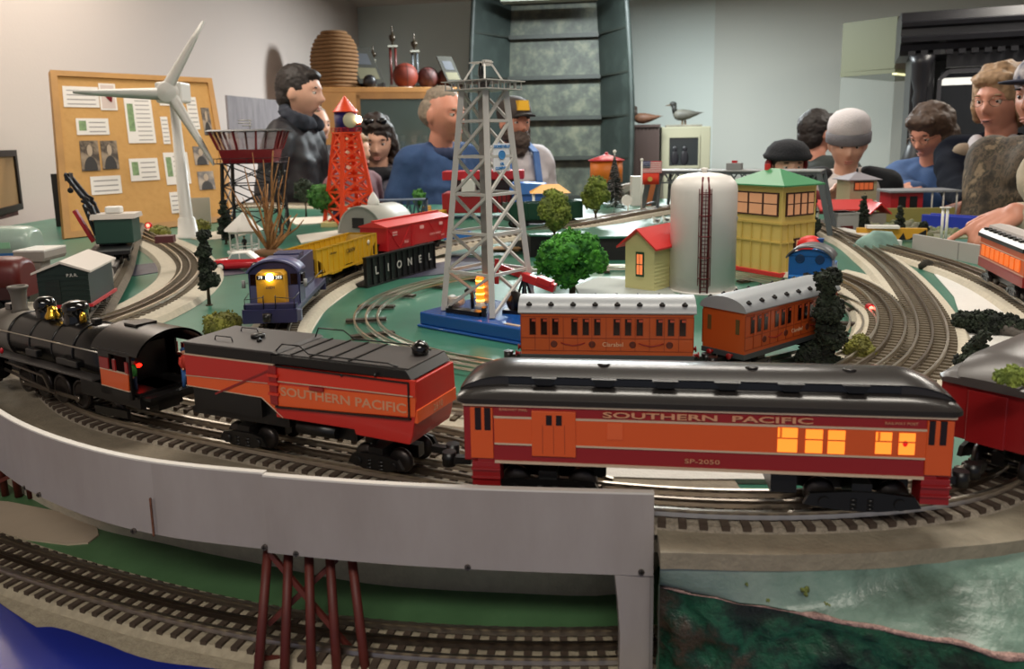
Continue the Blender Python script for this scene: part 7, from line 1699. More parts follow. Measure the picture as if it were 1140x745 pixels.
# leaning things at the base of the board
def leaner(px0, py0, px1, py1, y, name, label, cat, m, frame=None, rz=.15, tilt=-.12, th=.01, extra=None):
    a = D(px0, py1, y); b = D(px1, py0, y); w_ = abs(b.x-a.x); h_ = abs(b.z-a.z); e = empty(name, ((a.x+b.x)/2, y, a.z), rz, label, cat)
    o = MB().box(-w_/2, w_/2, 0, th, 0, h_).build('panel', m, e); o.rotation_euler = (tilt, 0, 0)
    if frame:
        t = w_*.06; f = MB().box(-w_/2, -w_/2+t, -.004, .0, 0, h_).box(w_/2-t, w_/2, -.004, .0, 0, h_).box(-w_/2, w_/2, -.004, .0, 0, t).box(-w_/2, w_/2, -.004, .0, h_-t, h_).build('frame', frame, e); f.rotation_euler = (tilt, 0, 0)
    if extra: extra(e, w_, h_, tilt)
    return e
yb = 2.62
def bookpic(e, w_, h_, t):
    for x, z, r, m in ((0, .35, .28, '#2a2420'), (0, .7, .16, '#a88a70')):
        o = MB().ell((0, 0, 0), (w_*r, .003, h_*r), 12, 8).build('cover_portrait', mat('cover_'+m.strip('#'), m, .6), e); o.location = (x, -.002 - (z*h_)*math.sin(t)*-1*0, z*h_); o.rotation_euler = (t, 0, 0); o.location.y = -math.tan(-t)*0 + z*h_*math.sin(-t) - .003
leaner(146, 214, 168, 246, yb, 'book', 'green and tan picture book standing at the foot of the cork board', 'book', mat('book_tan', '#a48a68', .6), mat('book_green', '#2a6a44', .5), extra=bookpic)
for k, (px, c_) in enumerate(((170, '#3a4a42'), (175, '#2c3036'), (179, '#3c3a44'))):
    leaner(px-3, 217, px+3, 243, yb+.03, 'book', ['grey green book standing right of the picture book', 'black book standing in the middle beside the picture book', 'dark slate book at the right end beside the picture book'][k], 'book', mat('spine_'+c_.strip('#'), c_, .6), th=.09)
leaner(158, 205, 176, 222, yb+.14, 'picture_frame', 'small framed portrait standing behind the picture book', 'picture', mat('portrait_tan', '#9a7a5c', .6), mat('frame_grey_green', '#55604c', .5), extra=bookpic)
leaner(207, 220, 232, 252, 2.45, 'paper_sheet', 'plain cream sheet leaning at the foot of the cork board right of the mast', 'paper', mat('sheet_cream', '#cfc4b6', .7), rz=.25, th=.003)
# grey print on the left wall behind the boy, white certificate board, black frame
def wallx(y): return -1.98 + (y + 1.4)/(9.2)*.56
def wallpic(name, label, px0, py0, px1, py1, y0, y1, m, frame=None, cat='picture', lines=False):
    P = []
    c0 = D(px0, py0, y0); c1 = D(px1, py0, y1); h_ = D(px0, py0, y0).z - D(px0, py1, y0).z
    e = empty(name, (c0.x, c0.y, c0.z-h_), math.atan2(c1.y-c0.y, c1.x-c0.x), label, cat); w_ = (Vector((c1.x, c1.y))-Vector((c0.x, c0.y))).length
    MB().box(0, w_, -.002, .008, 0, h_).build('print', m, e)
    if frame:
        t = frame[1]; MB().box(-t, 0, -.008, .012, -t, h_+t).box(w_, w_+t, -.008, .012, -t, h_+t).box(0, w_, -.008, .012, -t, 0).box(0, w_, -.008, .012, h_, h_+t).build('frame', frame[0], e)
    if lines:
        for a, b, c_, d in lines: MB().box(a*w_, b*w_, -.003, -.001, c*h_ if False else c_*h_, d*h_).build('printed_block', m_txt, e)
    return e
m_bf = mat('frame_black', '#14100f', .35)
wallpic('picture_frame', 'tan picture in a black frame cut by the left edge of the photo', -25, 176, 14, 236, 2.06, 2.34, mat('print_tan', '#b58f60', .7), (m_bf, .018))
wallpic('picture_frame', 'white document in a thin black frame behind the crane boom', 62, 196, 92, 262, 2.50, 2.62, mat('document_white', '#b8b2a4', .7), (m_bf, .007), lines=((.15, .85, .72, .9), (.2, .5, .4, .65), (.55, .9, .15, .35)))
wallpic('wall_print', 'grey streaked print leaning behind the boy in the dark jacket', 252, 106, 318, 180, 3.95, 4.6, ramp_mat('print_grey_streak', [(0, '#5c5560'), (.45, '#8a8488'), (1, '#b4aeb0')], 5, .5, stretch=(6, 6, 1)))
wallpic('toy_shelf', 'strip of small red and white toys below the black framed picture', -20, 240, 20, 249, 2.1, 2.35, mat('strip_pinkish', '#8a4a44', .6, noise_=.5, nscale=50), cat='shelf')
# ---- cabinet with glass doors
m_oak = mat('cabinet_oak', '#9c6b36', .45, noise_=.2, nscale=10); m_oakl = mat('cabinet_oak_light', '#b98348', .45, noise_=.15, nscale=10)
def room(px, py, y): return D(px, py, y)
yC = 5.2; L0 = D(357, 97, yC); R0 = D(512, 103, yC+.25)
e = empty('display_cabinet', (L0.x, L0.y, 0), math.atan2(R0.y-L0.y, R0.x-L0.x), 'oak display cabinet with glass doors holding basketballs and the straw beehive on top', 'cabinet')
wC = (Vector((R0.x, R0.y))-Vector((L0.x, L0.y))).length; hC = L0.z; 
MB().box(0, wC, .0, .45, hC-.035, hC).build('top', m_oakl, e, .004)
MB().box(0, .22, .0, .44, 0, hC-.035).build('left_panel', m_oakl, e); MB().box(wC-.10, wC, .0, .44, 0, hC-.035).build('right_stile', m_oak, e)
MB().box(0.22, wC-.1, .40, .44, 0, hC-.035).box(.22, wC-.1, 0, .44, 0, .12).build('back', mat('cabinet_inside', '#57584e', .7), e)
for z in (.5, .9, 1.25): MB().box(.22, wC-.1, .03, .40, z, z+.015).build('shelf', m_oak, e)
MB().box(.22, wC-.1, .0, .012, hC-.075, hC-.035).box(.22, .245, .0, .012, .12, hC-.05).build('door_rail', m_oak, e)
MB().box(.245, wC-.1, .003, .007, .12, hC-.07).build('glass_door', mat('cabinet_glass', '#5f6a62', .05, alpha=.35, spec=.8), e)
for k in range(4): 
    x = .55 + k*.08; MB().lathe([(.0, 0), (.02, 0), (.004, .02), (.004, .06), (.02, .08), (.022, .12)], (x, .25, 1.265), 14).build('glassware', mat('glassware', '#a8aaa0', .15, alpha=.6), e)
ew = Matrix.Translation(e.location) @ Matrix.Rotation(e.rotation_euler.z, 4, 'Z')
def ontop(px, yy):   # point on the cabinet top
    o = ew.inverted() @ CAM; d = ew.to_3x3().inverted() @ ray(px, 100); t = (yy - o.y)/d.y; return ew @ Vector(((o + d*t).x, yy, hC))
p = ontop(375, .22); k = dscale(p); R = 27*k; H_ = D(373, 35, p.y).z - p.z
e = empty('straw_beehive', tuple(p), 0, 'coiled straw beehive on the left end of the oak cabinet', 'beehive'); b = MB(); n = 15
for i in range(n):
    t0 = i/n; r0 = R*(1 - .02*i/n) if t0 < .45 else R*math.sqrt(max(.02, 1-((t0-.42)/.6)**2)); b.lathe([(max(.004, r0-.016), t0*H_), (r0, t0*H_+H_/n*.1), (r0+.006, t0*H_+H_/n*.5), (r0, t0*H_+H_/n*.9), (max(.003, r0-.016), (t0+1/n)*H_)], n=30)
b.build('coils', ramp_mat('straw', [(0, '#5c3e22'), (.5, '#7c5834'), (1, '#926c42')], 40, .8, stretch=(1, 1, 3)), e)
# basketballs
m_bb = mat('basketball_orange', '#6e2412', .6, bump=.2, bscale=300); m_bb2 = mat('basketball_dark', '#431610', .6, bump=.2, bscale=300); m_seam = mat('ball_seam', '#1c0e0a', .7)
def ball(px, py, rpx, m, label, yy, seams, tw):
    p = ontop(px, yy); k = dscale(p); r = rpx*k; e = empty('basketball', (p.x, p.y, hC+r), 0, label, 'ball', 'basketballs on the oak cabinet')
    MB().ell((0, 0, 0), r, 28, 18).build('ball', m, e); s = MB()
    for k_ in range(seams):
        ax = Matrix.Rotation(tw + k_*math.pi/seams, 3, 'Y') @ Matrix.Rotation(.3+k_*.5, 3, 'Z')
        s.tube([ax @ Vector((r*1.002*math.cos(t), 0, r*1.002*math.sin(t))) for t in [2*math.pi*i/32 for i in range(33)]], r*.022, 5)
        if k_ == 0: s.tube([ax @ Vector((0, r*1.002*math.cos(t), r*1.002*math.sin(t))) for t in [2*math.pi*i/32 for i in range(33)]], r*.022, 5)
    s.build('seams', m_seam, e)
    MB().lathe([(r*.5, -r), (r*.62, -r), (r*.5, -r*.8), (r*.42, -r*.82)], n=20).build('ring_stand', m_wht, e)
ball(452, 81, 14, m_bb, 'bright orange basketball, leftmost on the oak cabinet', .18, 2, 0)
ball(477, 84, 12, m_bb2, 'darkest basketball in the middle of the oak cabinet', .20, 3, .5)
ball(497, 86, 11, m_bb2, 'dark red basketball, rightmost on the oak cabinet', .22, 4, .9)
# plaques on easels and trophies
def plaque(px0, px1, ytop, ybot, yy, label, lean_px):
    p = ontop((px0+px1)/2, yy); k = dscale(p); w_ = (px1-px0)*k; h_ = (ybot-ytop)*k; e = empty('plaque', (p.x, p.y, p.z), R_(28), label, 'plaque', 'plaques on the oak cabinet')
    sh = Matrix(((1, 0, -lean_px/(ybot-ytop), 0), (0, 1, .25, 0), (0, 0, 1, 0), (0, 0, 0, 1)))
    b = MB(); b.X = sh; b.box(-w_/2, w_/2, 0, .015, .03, h_).build('board', mat('plaque_olive', '#26251c', .8), e)
    b = MB(); b.X = sh; b.box(-w_*.4, w_*.4, -.002, 0, .05+h_*.04, h_*.5).build('metal_plate', mat('plate_brass_dull', '#545036', .7), e)
    b = MB(); b.X = sh; b.box(-w_*.3, w_*.3, -.002, 0, h_*.58, h_*.85).build('engraving', mat('engraving_grey', '#33363c', .7), e)
    MB().box(-w_*.4, -w_*.33, -.03, .1, 0, .035).box(w_*.33, w_*.4, -.03, .1, 0, .035).build('easel_foot', m_bk, e)
plaque(402, 431, 39, 84, .12, 'larger dark plaque on an easel beside the straw beehive', 14)
plaque(501, 519, 57, 92, .12, 'smaller plaque leaning at the right end of the oak cabinet', 12)
def trophy(px, top_, base_, wpx, col, label):
    p = ontop(px, .34); k = dscale(p); h_ = (base_-top_)*k; w_ = wpx*k; e = empty('trophy', (p.x, p.y, p.z), .2, label, 'trophy', 'trophies on the oak cabinet')
    MB().box(-w_*1.1, w_*1.1, -.04, .04, 0, h_*.08).build('base', mat('marble_white', '#a8a89c', .3), e)
    for s in (-.55, .55): MB().cyl((s*w_, 0, h_*.08), (s*w_, 0, h_*.66), w_*.30, n=12).build('column', mat(col[0], col[1], .35), e)
    MB().box(-w_*1.1, w_*1.1, -.03, .03, h_*.66, h_*.69).build('cap', mat('marble_white', '#a8a89c', .3), e)
    MB().lathe([(.012, h_*.69), (.006, h_*.73), (.022, h_*.78), (.024, h_*.84), (.008, h_*.86), (.004, h_*.93), (.006, h_*.97), (0, h_)], n=14).build('figure', mat('figure_dark_gold', '#3a3024', .3, metal=.4), e)
trophy(439, 10, 80, 5, ('column_maroon', '#5c2420'), 'tall trophy with maroon columns behind the bright basketball')
trophy(463, 18, 80, 4.5, ('column_silver_black', '#50565a'), 'slim silver and black trophy behind the dark basketball')
trophy(417, 22, 70, 3, ('column_silver', '#8c8c84'), 'thin pale trophy hidden behind the larger plaque')
p = ontop(412, .06); tag(MB().ell((0, 0, .04), (.045, .04, .045), 14, 10).cyl((0, 0, 0), (0, 0, .02), .03, n=14).build('black_vase', m_bk, None, loc=p), 'small round black pot at the foot of the larger plaque', 'pot')
# ---- metal boat standing on end
m_bt1 = ramp_mat('boat_patchy_paint', [(0, '#1a1c17'), (.40, '#242922'), (.5, '#31372e'), (.62, '#4a4d3e'), (1, '#605f4d')], 9, .6, bump=.1)
m_bt2 = ramp_mat('boat_dark_green', [(0, '#151b19'), (.5, '#1e2623'), (.68, '#29322e'), (1, '#555c56')], 7, .55)
yBt = 6.55; cB = D(618, 200, yBt); wb = lambda px0, px1, y: abs(D(px1, 100, y).x - D(px0, 100, y).x)
e = empty('metal_boat', (cB.x, yBt, 0), R_(-8), 'flat-bottomed green metal boat standing upright against the back wall, open side out', 'boat')
Hb = 2.56; zz = [0, .35, .7, 1.0, 1.3, 1.6, 1.9, 2.2, 2.4, 2.56]
def bw(z): t = z/2.56; return .56 + .06*math.sin(t*2.6) - .04*max(0, t-.6)/.4      # outer half width
def iw(z): t = z/2.56; return .33 + .05*math.sin(t*2.4) - .03*max(0, t-.6)/.4      # bottom half width
rows = []; 
for z in zz: rows.append([Vector((-bw(z), -.42, z)), Vector((-iw(z), 0, z)), Vector((iw(z), 0, z)), Vector((bw(z), -.42, z))])
MB().sheet([[r[1], r[2]] for r in rows], smooth=False).build('bottom_panel', m_bt1, e)
for a, b in ((0, 1), (2, 3)): o = MB().sheet([[r[a], r[b]] for r in rows], smooth=False).build('side_panel', m_bt2, e); s = o.modifiers.new('s', 'SOLIDIFY'); s.thickness = .006
for s in (-1, 1): MB().tube([Vector((s*bw(z), -.42, z)) for z in zz], .020, 8).build('gunwale', m_bt2, e)
for z in (.55, .87, 1.19, 1.51, 1.83, 2.15, 2.42):
    w_ = iw(z); r = MB(); r.box(-w_, w_, -.05, .0, z-.012, z+.006).box(-w_, w_, -.055, -.045, z-.02, z+.012)
    for s in (-1, 1): r.bar((s*w_, -.02, z), (s*bw(z), -.40, z), .035, .014)
    r.build('rib', mat('boat_rib', '#1c221c', .6, noise_=.3, nscale=20), e)
MB().box(-iw(2.5), iw(2.5), -.42, .0, 2.53, 2.56).build('transom', m_bt2, e)
MB().box(-.36, .36, -.44, -.30, 2.36, 2.40).build('seat_plank', mat('seat_pale', '#8c9084', .6), e)
# ---- ducks, radio, dark drum
def duck(p, s, rz, body, head, label, pedestal=False, mats=None):
    e = empty('duck_decoy', tuple(p), rz, label, 'decoy', 'duck decoys'); z0 = .012
    if pedestal: MB().box(-.30*s, .30*s, -.07*s, .07*s, 0, .035*s).build('driftwood', mat('driftwood', '#7d786a', .8, noise_=.3, nscale=30), e, .004); MB().cyl((-.02*s, 0, .03*s), (-.02*s, 0, .13*s), .008, n=8).cyl((.03*s, .02*s, .03*s), (.03*s, .02*s, .13*s), .008, n=8).build('legs', mat('duck_leg', '#8a7050', .6), e); z0 = .11*s
    rows = []
    for x, r, z, f in ((-.17, .03, .10, 1), (-.15, .07, .09, 1), (-.09, .10, .085, 1), (0, .11, .085, .95), (.10, .09, .09, .85), (.20, .055, .10, .7), (.29, .02, .115, .4), (.33, .006, .12, .3)):
        rows.append([Vector((x*s, r*s*math.cos(t), z0 + z*s + r*s*f*math.sin(t)*.9)) for t in [2*math.pi*i/14 for i in range(14)]])
    MB().sheet(rows, closed=True).add(rows[0], [tuple(range(14))]).build('body', body, e)
    MB().tube([(-.13*s, 0, z0+.12*s), (-.16*s, 0, z0+.19*s), (-.16*s, 0, z0+.24*s)], [.055*s, .04*s, .045*s], 12).ell((-.175*s, 0, z0+.26*s), (.058*s, .045*s, .047*s), 14, 10).build('head', head, e)
    MB().ext([(-.215*s, z0+.265*s), (-.30*s, z0+.245*s), (-.30*s, z0+.235*s), (-.215*s, z0+.235*s)], -.02*s, .02*s, 'y').build('bill', mat('bill_dark', '#5a4a34', .5), e, .002)
    return e
yD = 6.4
pd = D(717, 139, 6.45); e = empty('dark_stand', (pd.x, pd.y, 0), R_(-10), 'dark brown ribbed wooden stand under the brown duck decoy', 'stand')
k = dscale(pd); w_ = 16*k; b = MB().box(-w_, w_, -.13, .13, 0, pd.z-.02).box(-w_*1.12, w_*1.12, -.15, .15, pd.z-.02, pd.z)
for i in range(9): x = -w_+i*w_/4; b.box(x-.006, x+.006, -.14, -.13, 0, pd.z-.02)
b.build('cabinet', mat('stand_brown', '#3a2a24', .6), e)
duck((pd.x, pd.y, pd.z), k*64, R_(-10), mat('duck_brown', '#6e4a34', .6, noise_=.2, nscale=20), mat('duck_head_dark', '#382e26', .6), 'brown duck decoy lying low on the dark ribbed stand')
pd = D(764, 141, 6.35); k = dscale(pd); e = empty('tv_cabinet', (pd.x, pd.y, 0), R_(-6), 'cream cabinet with a dark glass front below the standing duck', 'cabinet')
w_ = 27*k; m_cr = mat('cabinet_cream', '#8e8b74', .6)
b = MB().box(-w_, w_, 0, .3, 0, pd.z).build('body', m_cr, e, .006)
z1, z0 = pd.z - 12*k, pd.z - 43*k
MB().box(-w_*.68, w_*.5, -.004, .002, z0, z1).build('dark_screen', mat('screen_dark', '#2a2c2c', .15), e)
MB().box(-w_*.74, w_*.56, -.010, -.004, z0-.02, z0).box(-w_*.74, w_*.56, -.010, -.004, z1, z1+.02).box(-w_*.74, -w_*.68, -.010, -.004, z0, z1).box(w_*.5, w_*.56, -.010, -.004, z0, z1).build('screen_frame', m_cr, e)
for x in (-.45, -.05): MB().ell((w_*x, -.006, z0+.06), (.03, .004, .06), 10, 8).ell((w_*x, -.006, z0+.13), (.018, .004, .022), 10, 8).build('shadow_figure', m_bk, e)
duck((pd.x, pd.y+.1, pd.z), k*68, R_(-6), mat('duck_grey', '#6c6a60', .6, noise_=.5, nscale=14), mat('duck_head_black', '#22221e', .6), 'grey and black standing duck decoy on a driftwood base', True)
# ---- glass case with canopy at the right
cA_ = D(938, 50, 5.6); cB_ = D(998, 50, 5.3); cC_ = D(1052, 50, 5.9)
e = empty('display_case', (cB_.x, cB_.y, 0), 0, 'olive canopied glass display case left of the black antique cabinet', 'case')
zt, zb = D(998, 18, cB_.y).z, D(998, 76, cB_.y).z
m_cn = mat('canopy_olive', '#5e6046', .6); m_cn2 = mat('canopy_dark', '#5a5448', .6); o2 = Vector((cB_.x, cB_.y))
A_v = Vector((cA_.x, cA_.y)) - o2; C_v = Vector((cC_.x, cC_.y)) - o2; D_v = A_v + C_v
quadp = [(A_v.x, A_v.y), (0, 0), (C_v.x, C_v.y), (D_v.x, D_v.y)]
def wallp(p, q, z0, z1, th=.012): 
    p = Vector(p); q = Vector(q); return MB().bar((p.x, p.y, (z0+z1)/2), (q.x, q.y, (z0+z1)/2), th, z1-z0)
wallp(quadp[0], quadp[1], zb, zt).build('canopy_front', m_cn, e); wallp(quadp[1], quadp[2], zb, zt).build('canopy_side', m_cn2, e)
MB().ext(quadp, zt-.01, zt, 'z').build('canopy_top', m_cn2, e); MB().ext([(x*1.03, y*1.0) for x, y in quadp], zb-.03, zb, 'z').build('canopy_sill', m_cn, e)
wallp(quadp[1], quadp[2], zb-.04, zb-.030, .03).build('light_strip', mat('case_lamp', '#e6e4b0', .4, emit=.8), e)
gl = mat('case_glass', '#a8b0a8', .03, alpha=.12, spec=.9)
wallp(quadp[0], quadp[1], .8, zb-.03, .004).build('glass_pane', gl, e); wallp(quadp[1], quadp[2], .8, zb-.04, .004).build('glass_pane', gl, e)
MB().ext(quadp, 0, .8, 'z').build('base', m_cn2, e)
# ---- black antique cabinet
yK = 4.25; K0 = D(1013, 100, yK); m_an = mat('antique_black', '#1b1b20', .4, noise_=.3, nscale=14)
e = empty('antique_cabinet', (K0.x, K0.y, 0), R_(-23), 'tall black carved antique cabinet with glass front at the right', 'cabinet')
zc0, zc1 = D(1013, 55, yK).z, D(1060, 30, yK).z; k = dscale(K0); Wk = 1.9
MB().box(0, .11, 0, .5, 0, zc0-.02).build('left_stile', m_an, e, .004); MB().box(Wk-.16, Wk, 0, .5, 0, zc0-.02).build('right_stile', m_an, e, .004)
MB().box(.12, Wk-.12, .44, .48, 0, zc0).box(.12, Wk-.12, .0, .48, 0, .8).build('back_and_base', mat('antique_inside', '#1a1a1c', .6), e)
MB().box(.16, Wk-.16, .0, .05, zc0-.10, zc0-.02).build('top_rail', m_an, e, .003)
co = MB(); prof_ = [(.02, zc0-.03), (-.02, zc0-.01), (-.03, zc0+.02), (-.07, zc0+.03), (-.075, zc0+.055), (-.03, zc0+.065), (-.03, zc0+.10), (-.05, zc0+.11), (-.055, zc0+.13), (-.02, zc0+.14), (.0, zc0+.185), (.1, zc0+.20), (.5, zc0+.20), (.5, zc0-.03)]
co.ext(prof_, -.06, Wk+.06, 'x'); co.build('cornice', m_an, e)
for k_ in range(30): 
    x = -.02 + k_*.065; 
dn = MB()
for k_ in range(34): dn.box(-.02+k_*.057, .012+k_*.057, -.045, -.02, zc0-.035, zc0-.012)
dn.build('dentils', m_an, e)
MB().lathe([(.05, 0), (.05, .06), (.035, .1), (.042, .5), (.03, .9), (.05, 1.0), (.062, 1.06), (.075, 1.13), (.072, 1.2), (.05, 1.27), (.035, 1.3), (.04, 1.34), (.03, 1.36), (.028, zc0-.30), (.036, zc0-.26), (.03, zc0-.22), (.045, zc0-.16), (.05, zc0-.08), (.06, zc0-.04)], (.045, -.045, 0), 20).build('turned_column', m_an, e)
MB().bar((.135, -.004, .85), (.135, -.004, zc0-.16), .02, .02, upv=(0, 1, 0)).bar((.135, -.004, zc0-.16), (.175, -.004, zc0-.12), .02, .02, upv=(0, 1, 0)).bar((.175, -.004, zc0-.12), (1.05, -.004, zc0-.12), .02, .02, upv=(0, 1, 0)).build('door_moulding', mat('moulding_grey', '#3a3a3e', .4), e)
MB().box(.14, Wk-.18, .012, .016, .8, zc0-.12).build('glass_front', mat('antique_glass', '#3a3c3e', .04, alpha=.3, spec=.9), e)
MB().box(.14, 1.25, .06, .10, zc0-.185, zc0-.150).build('lamp_tube', mat('tube_glow', '#f4f0e4', .4, emit=1.6), e)
MB().ell((1.0, .25, 1.0), (.30, .12, .26), 18, 12).lathe([(.02, 0), (.02, .05), (.0, .07)], (.78, .2, 1.34), 10).build('dark_hat_form', mat('hat_form_dark', '#151414', .8), e)
# ceiling spot
q = D(479, 3, 5.6); e = empty('spot_lamp', (q.x, q.y, CEIL), 0, 'small black spot lamp under the ceiling above the basketballs', 'lamp')
MB().lathe([(.03, 0), (.03, -.02), (.05, -.03), (.05, -.09), (.0, -.10)], n=18).build('housing', m_bk, e)
# ================================================================== PEOPLE
def skin_mat(n, c, c2): return ramp_mat('skin_'+n, [(0, c2), (.5, c), (1, c)], 14, .5)
def gs(x, s): return math.exp(-(x*x)/(s*s))
def head_mesh(mb, M, s=1.0, age=0, jaw=1.0, nose=1.0, mouth=0):
    """head around the ear level, looking along -Y, height .23*s"""
    nu, nv = 56, 44; vs = []
    for j in range(nv+1):
        ph = math.pi*j/nv
        for i in range(nu):
            t = 2*math.pi*i/nu; x, y, z = math.sin(ph)*math.sin(t), -math.sin(ph)*math.cos(t), math.cos(ph)
            X, Y, Z = x*.074, y*.093, z*(.112 if z > 0 else .118)
            if z < 0:
                f = (-z)**1.4; X *= 1 - (.34-.1*(jaw-1))*f; Y = Y*(1 - .30*f) - .012*f
                if y > 0: Y *= 1 - .35*f
            if y < -.15:
                w = min(1, (-y-.15)/.35); Y += .010*w*gs(Z+.005, .05)*0
                dY = 0
                dY -= .026*nose*gs(X, .011)*gs(Z+.030, .014) + .014*nose*gs(X, .008)*gs(Z+.010, .022)
                dY -= .007*nose*(gs(X-.012, .008)+gs(X+.012, .008))*gs(Z+.037, .009)
                dY += .011*(gs(X-.030, .017)+gs(X+.030, .017))*gs(Z-.004, .013)
                dY -= .006*gs(Z-.024, .010)*gs(X, .05)
                dY -= .007*gs(Z+.060, .008)*gs(X, .020) + .008*gs(Z+.074, .008)*gs(X, .018) - .004*gs(Z+.067, .003)*gs(X, .022)
                dY += .004*gs(Z+.085, .007)*gs(X, .02); dY -= .008*gs(Z+.103, .014)*gs(X, .018)
                dY -= .005*(gs(X-.042, .018)+gs(X+.042, .018))*gs(Z+.028, .020)
                Y += dY*w
            vs.append(M @ Vector((X*s, Y*s, Z*s)))
    fs = []
    for j in range(nv):
        for i in range(nu): fs.append((j*nu+i, (j+1)*nu+i, (j+1)*nu+(i+1) % nu, j*nu+(i+1) % nu))
    mb.add(vs, fs, 0, True)
    for sd in (-1, 1): mb.ell((0, 0, 0), 0, 4, 3) if False else None
def xell(mb, M, c, r, nu=14, nv=10, mi=0, fn=None):
    old = mb.X; mb.X = M @ Matrix.Translation(c); mb.ell((0, 0, 0), r, nu, nv, mi, fn); mb.X = old
def cap_(mb, a, b, ra, rb, n=12):
    a, b = Vector(a), Vector(b); pts = []; rr = []; d = (b-a).normalized()
    for k in range(4): t = k/3*math.pi/2; pts.append(a - d*ra*math.cos(t)*.98); rr.append(max(.0008, ra*math.sin(t)))
    pts.append(b) ; rr.append(rb); 
    for k in range(1, 4): t = k/3*math.pi/2; pts.append(b + d*rb*math.sin(t)*.98); rr.append(max(.0008, rb*math.cos(t)))
    mb.tube(pts, rr, n)
def hand_mesh(mb, wrist, d, palm_n, s=1.0, curl=.5, point=False):
    """palm at the wrist going along d, palm facing palm_n; five separate fingers"""
    d = Vector(d).normalized(); nrm = Vector(palm_n); nrm = (nrm - d*nrm.dot(d)).normalized(); side = d.cross(nrm)
    w = Vector(wrist)
    for k in range(4):
        o = side*((k-1.5)*.019*s); cap_(mb, w + o*.6 + d*.008*s, w + o + d*.075*s, .015*s, .0115*s, 8)
    for k, L in enumerate((.066, .074, .069, .055)):
        o = side*((k-1.5)*.0195*s); p = w + o + d*.080*s; c = (.08 if (point and k == 0) else (1.25 if point else curl)); dd = d.copy(); r = .0088*s
        for j, f in enumerate((.42, .33, .25)):
            ang = c*(.5 if j == 0 else .8); dd = (dd*math.cos(ang) + nrm*math.sin(ang)).normalized(); q = p + dd*L*f*s; cap_(mb, p, q, r, r*.9, 8); p = q; r *= .92; nn = nrm
    tp = w + side*(-.030*s) + d*.020*s; td = (d*.75 - side*.75 + nrm*.35).normalized()
    cap_(mb, w + side*(-.012*s), tp, .014*s, .0125*s, 8); q = tp + td*.034*s; cap_(mb, tp, q, .0115*s, .0105*s, 8); td2 = (td + d*.7 + nrm*.2).normalized(); cap_(mb, q, q + td2*.028*s, .0102*s, .009*s, 8)
def two_bone(a, c, l1, l2, hint):
    a, c = Vector(a), Vector(c); v = c-a; L = min(v.length, (l1+l2)*.995); d = v.normalized(); c = a + d*L
    x = (l1*l1 - l2*l2 + L*L)/(2*L); h = math.sqrt(max(0, l1*l1-x*x)); hn = Vector(hint); hn = (hn - d*hn.dot(d)).normalized(); return a + d*x + hn*h, c
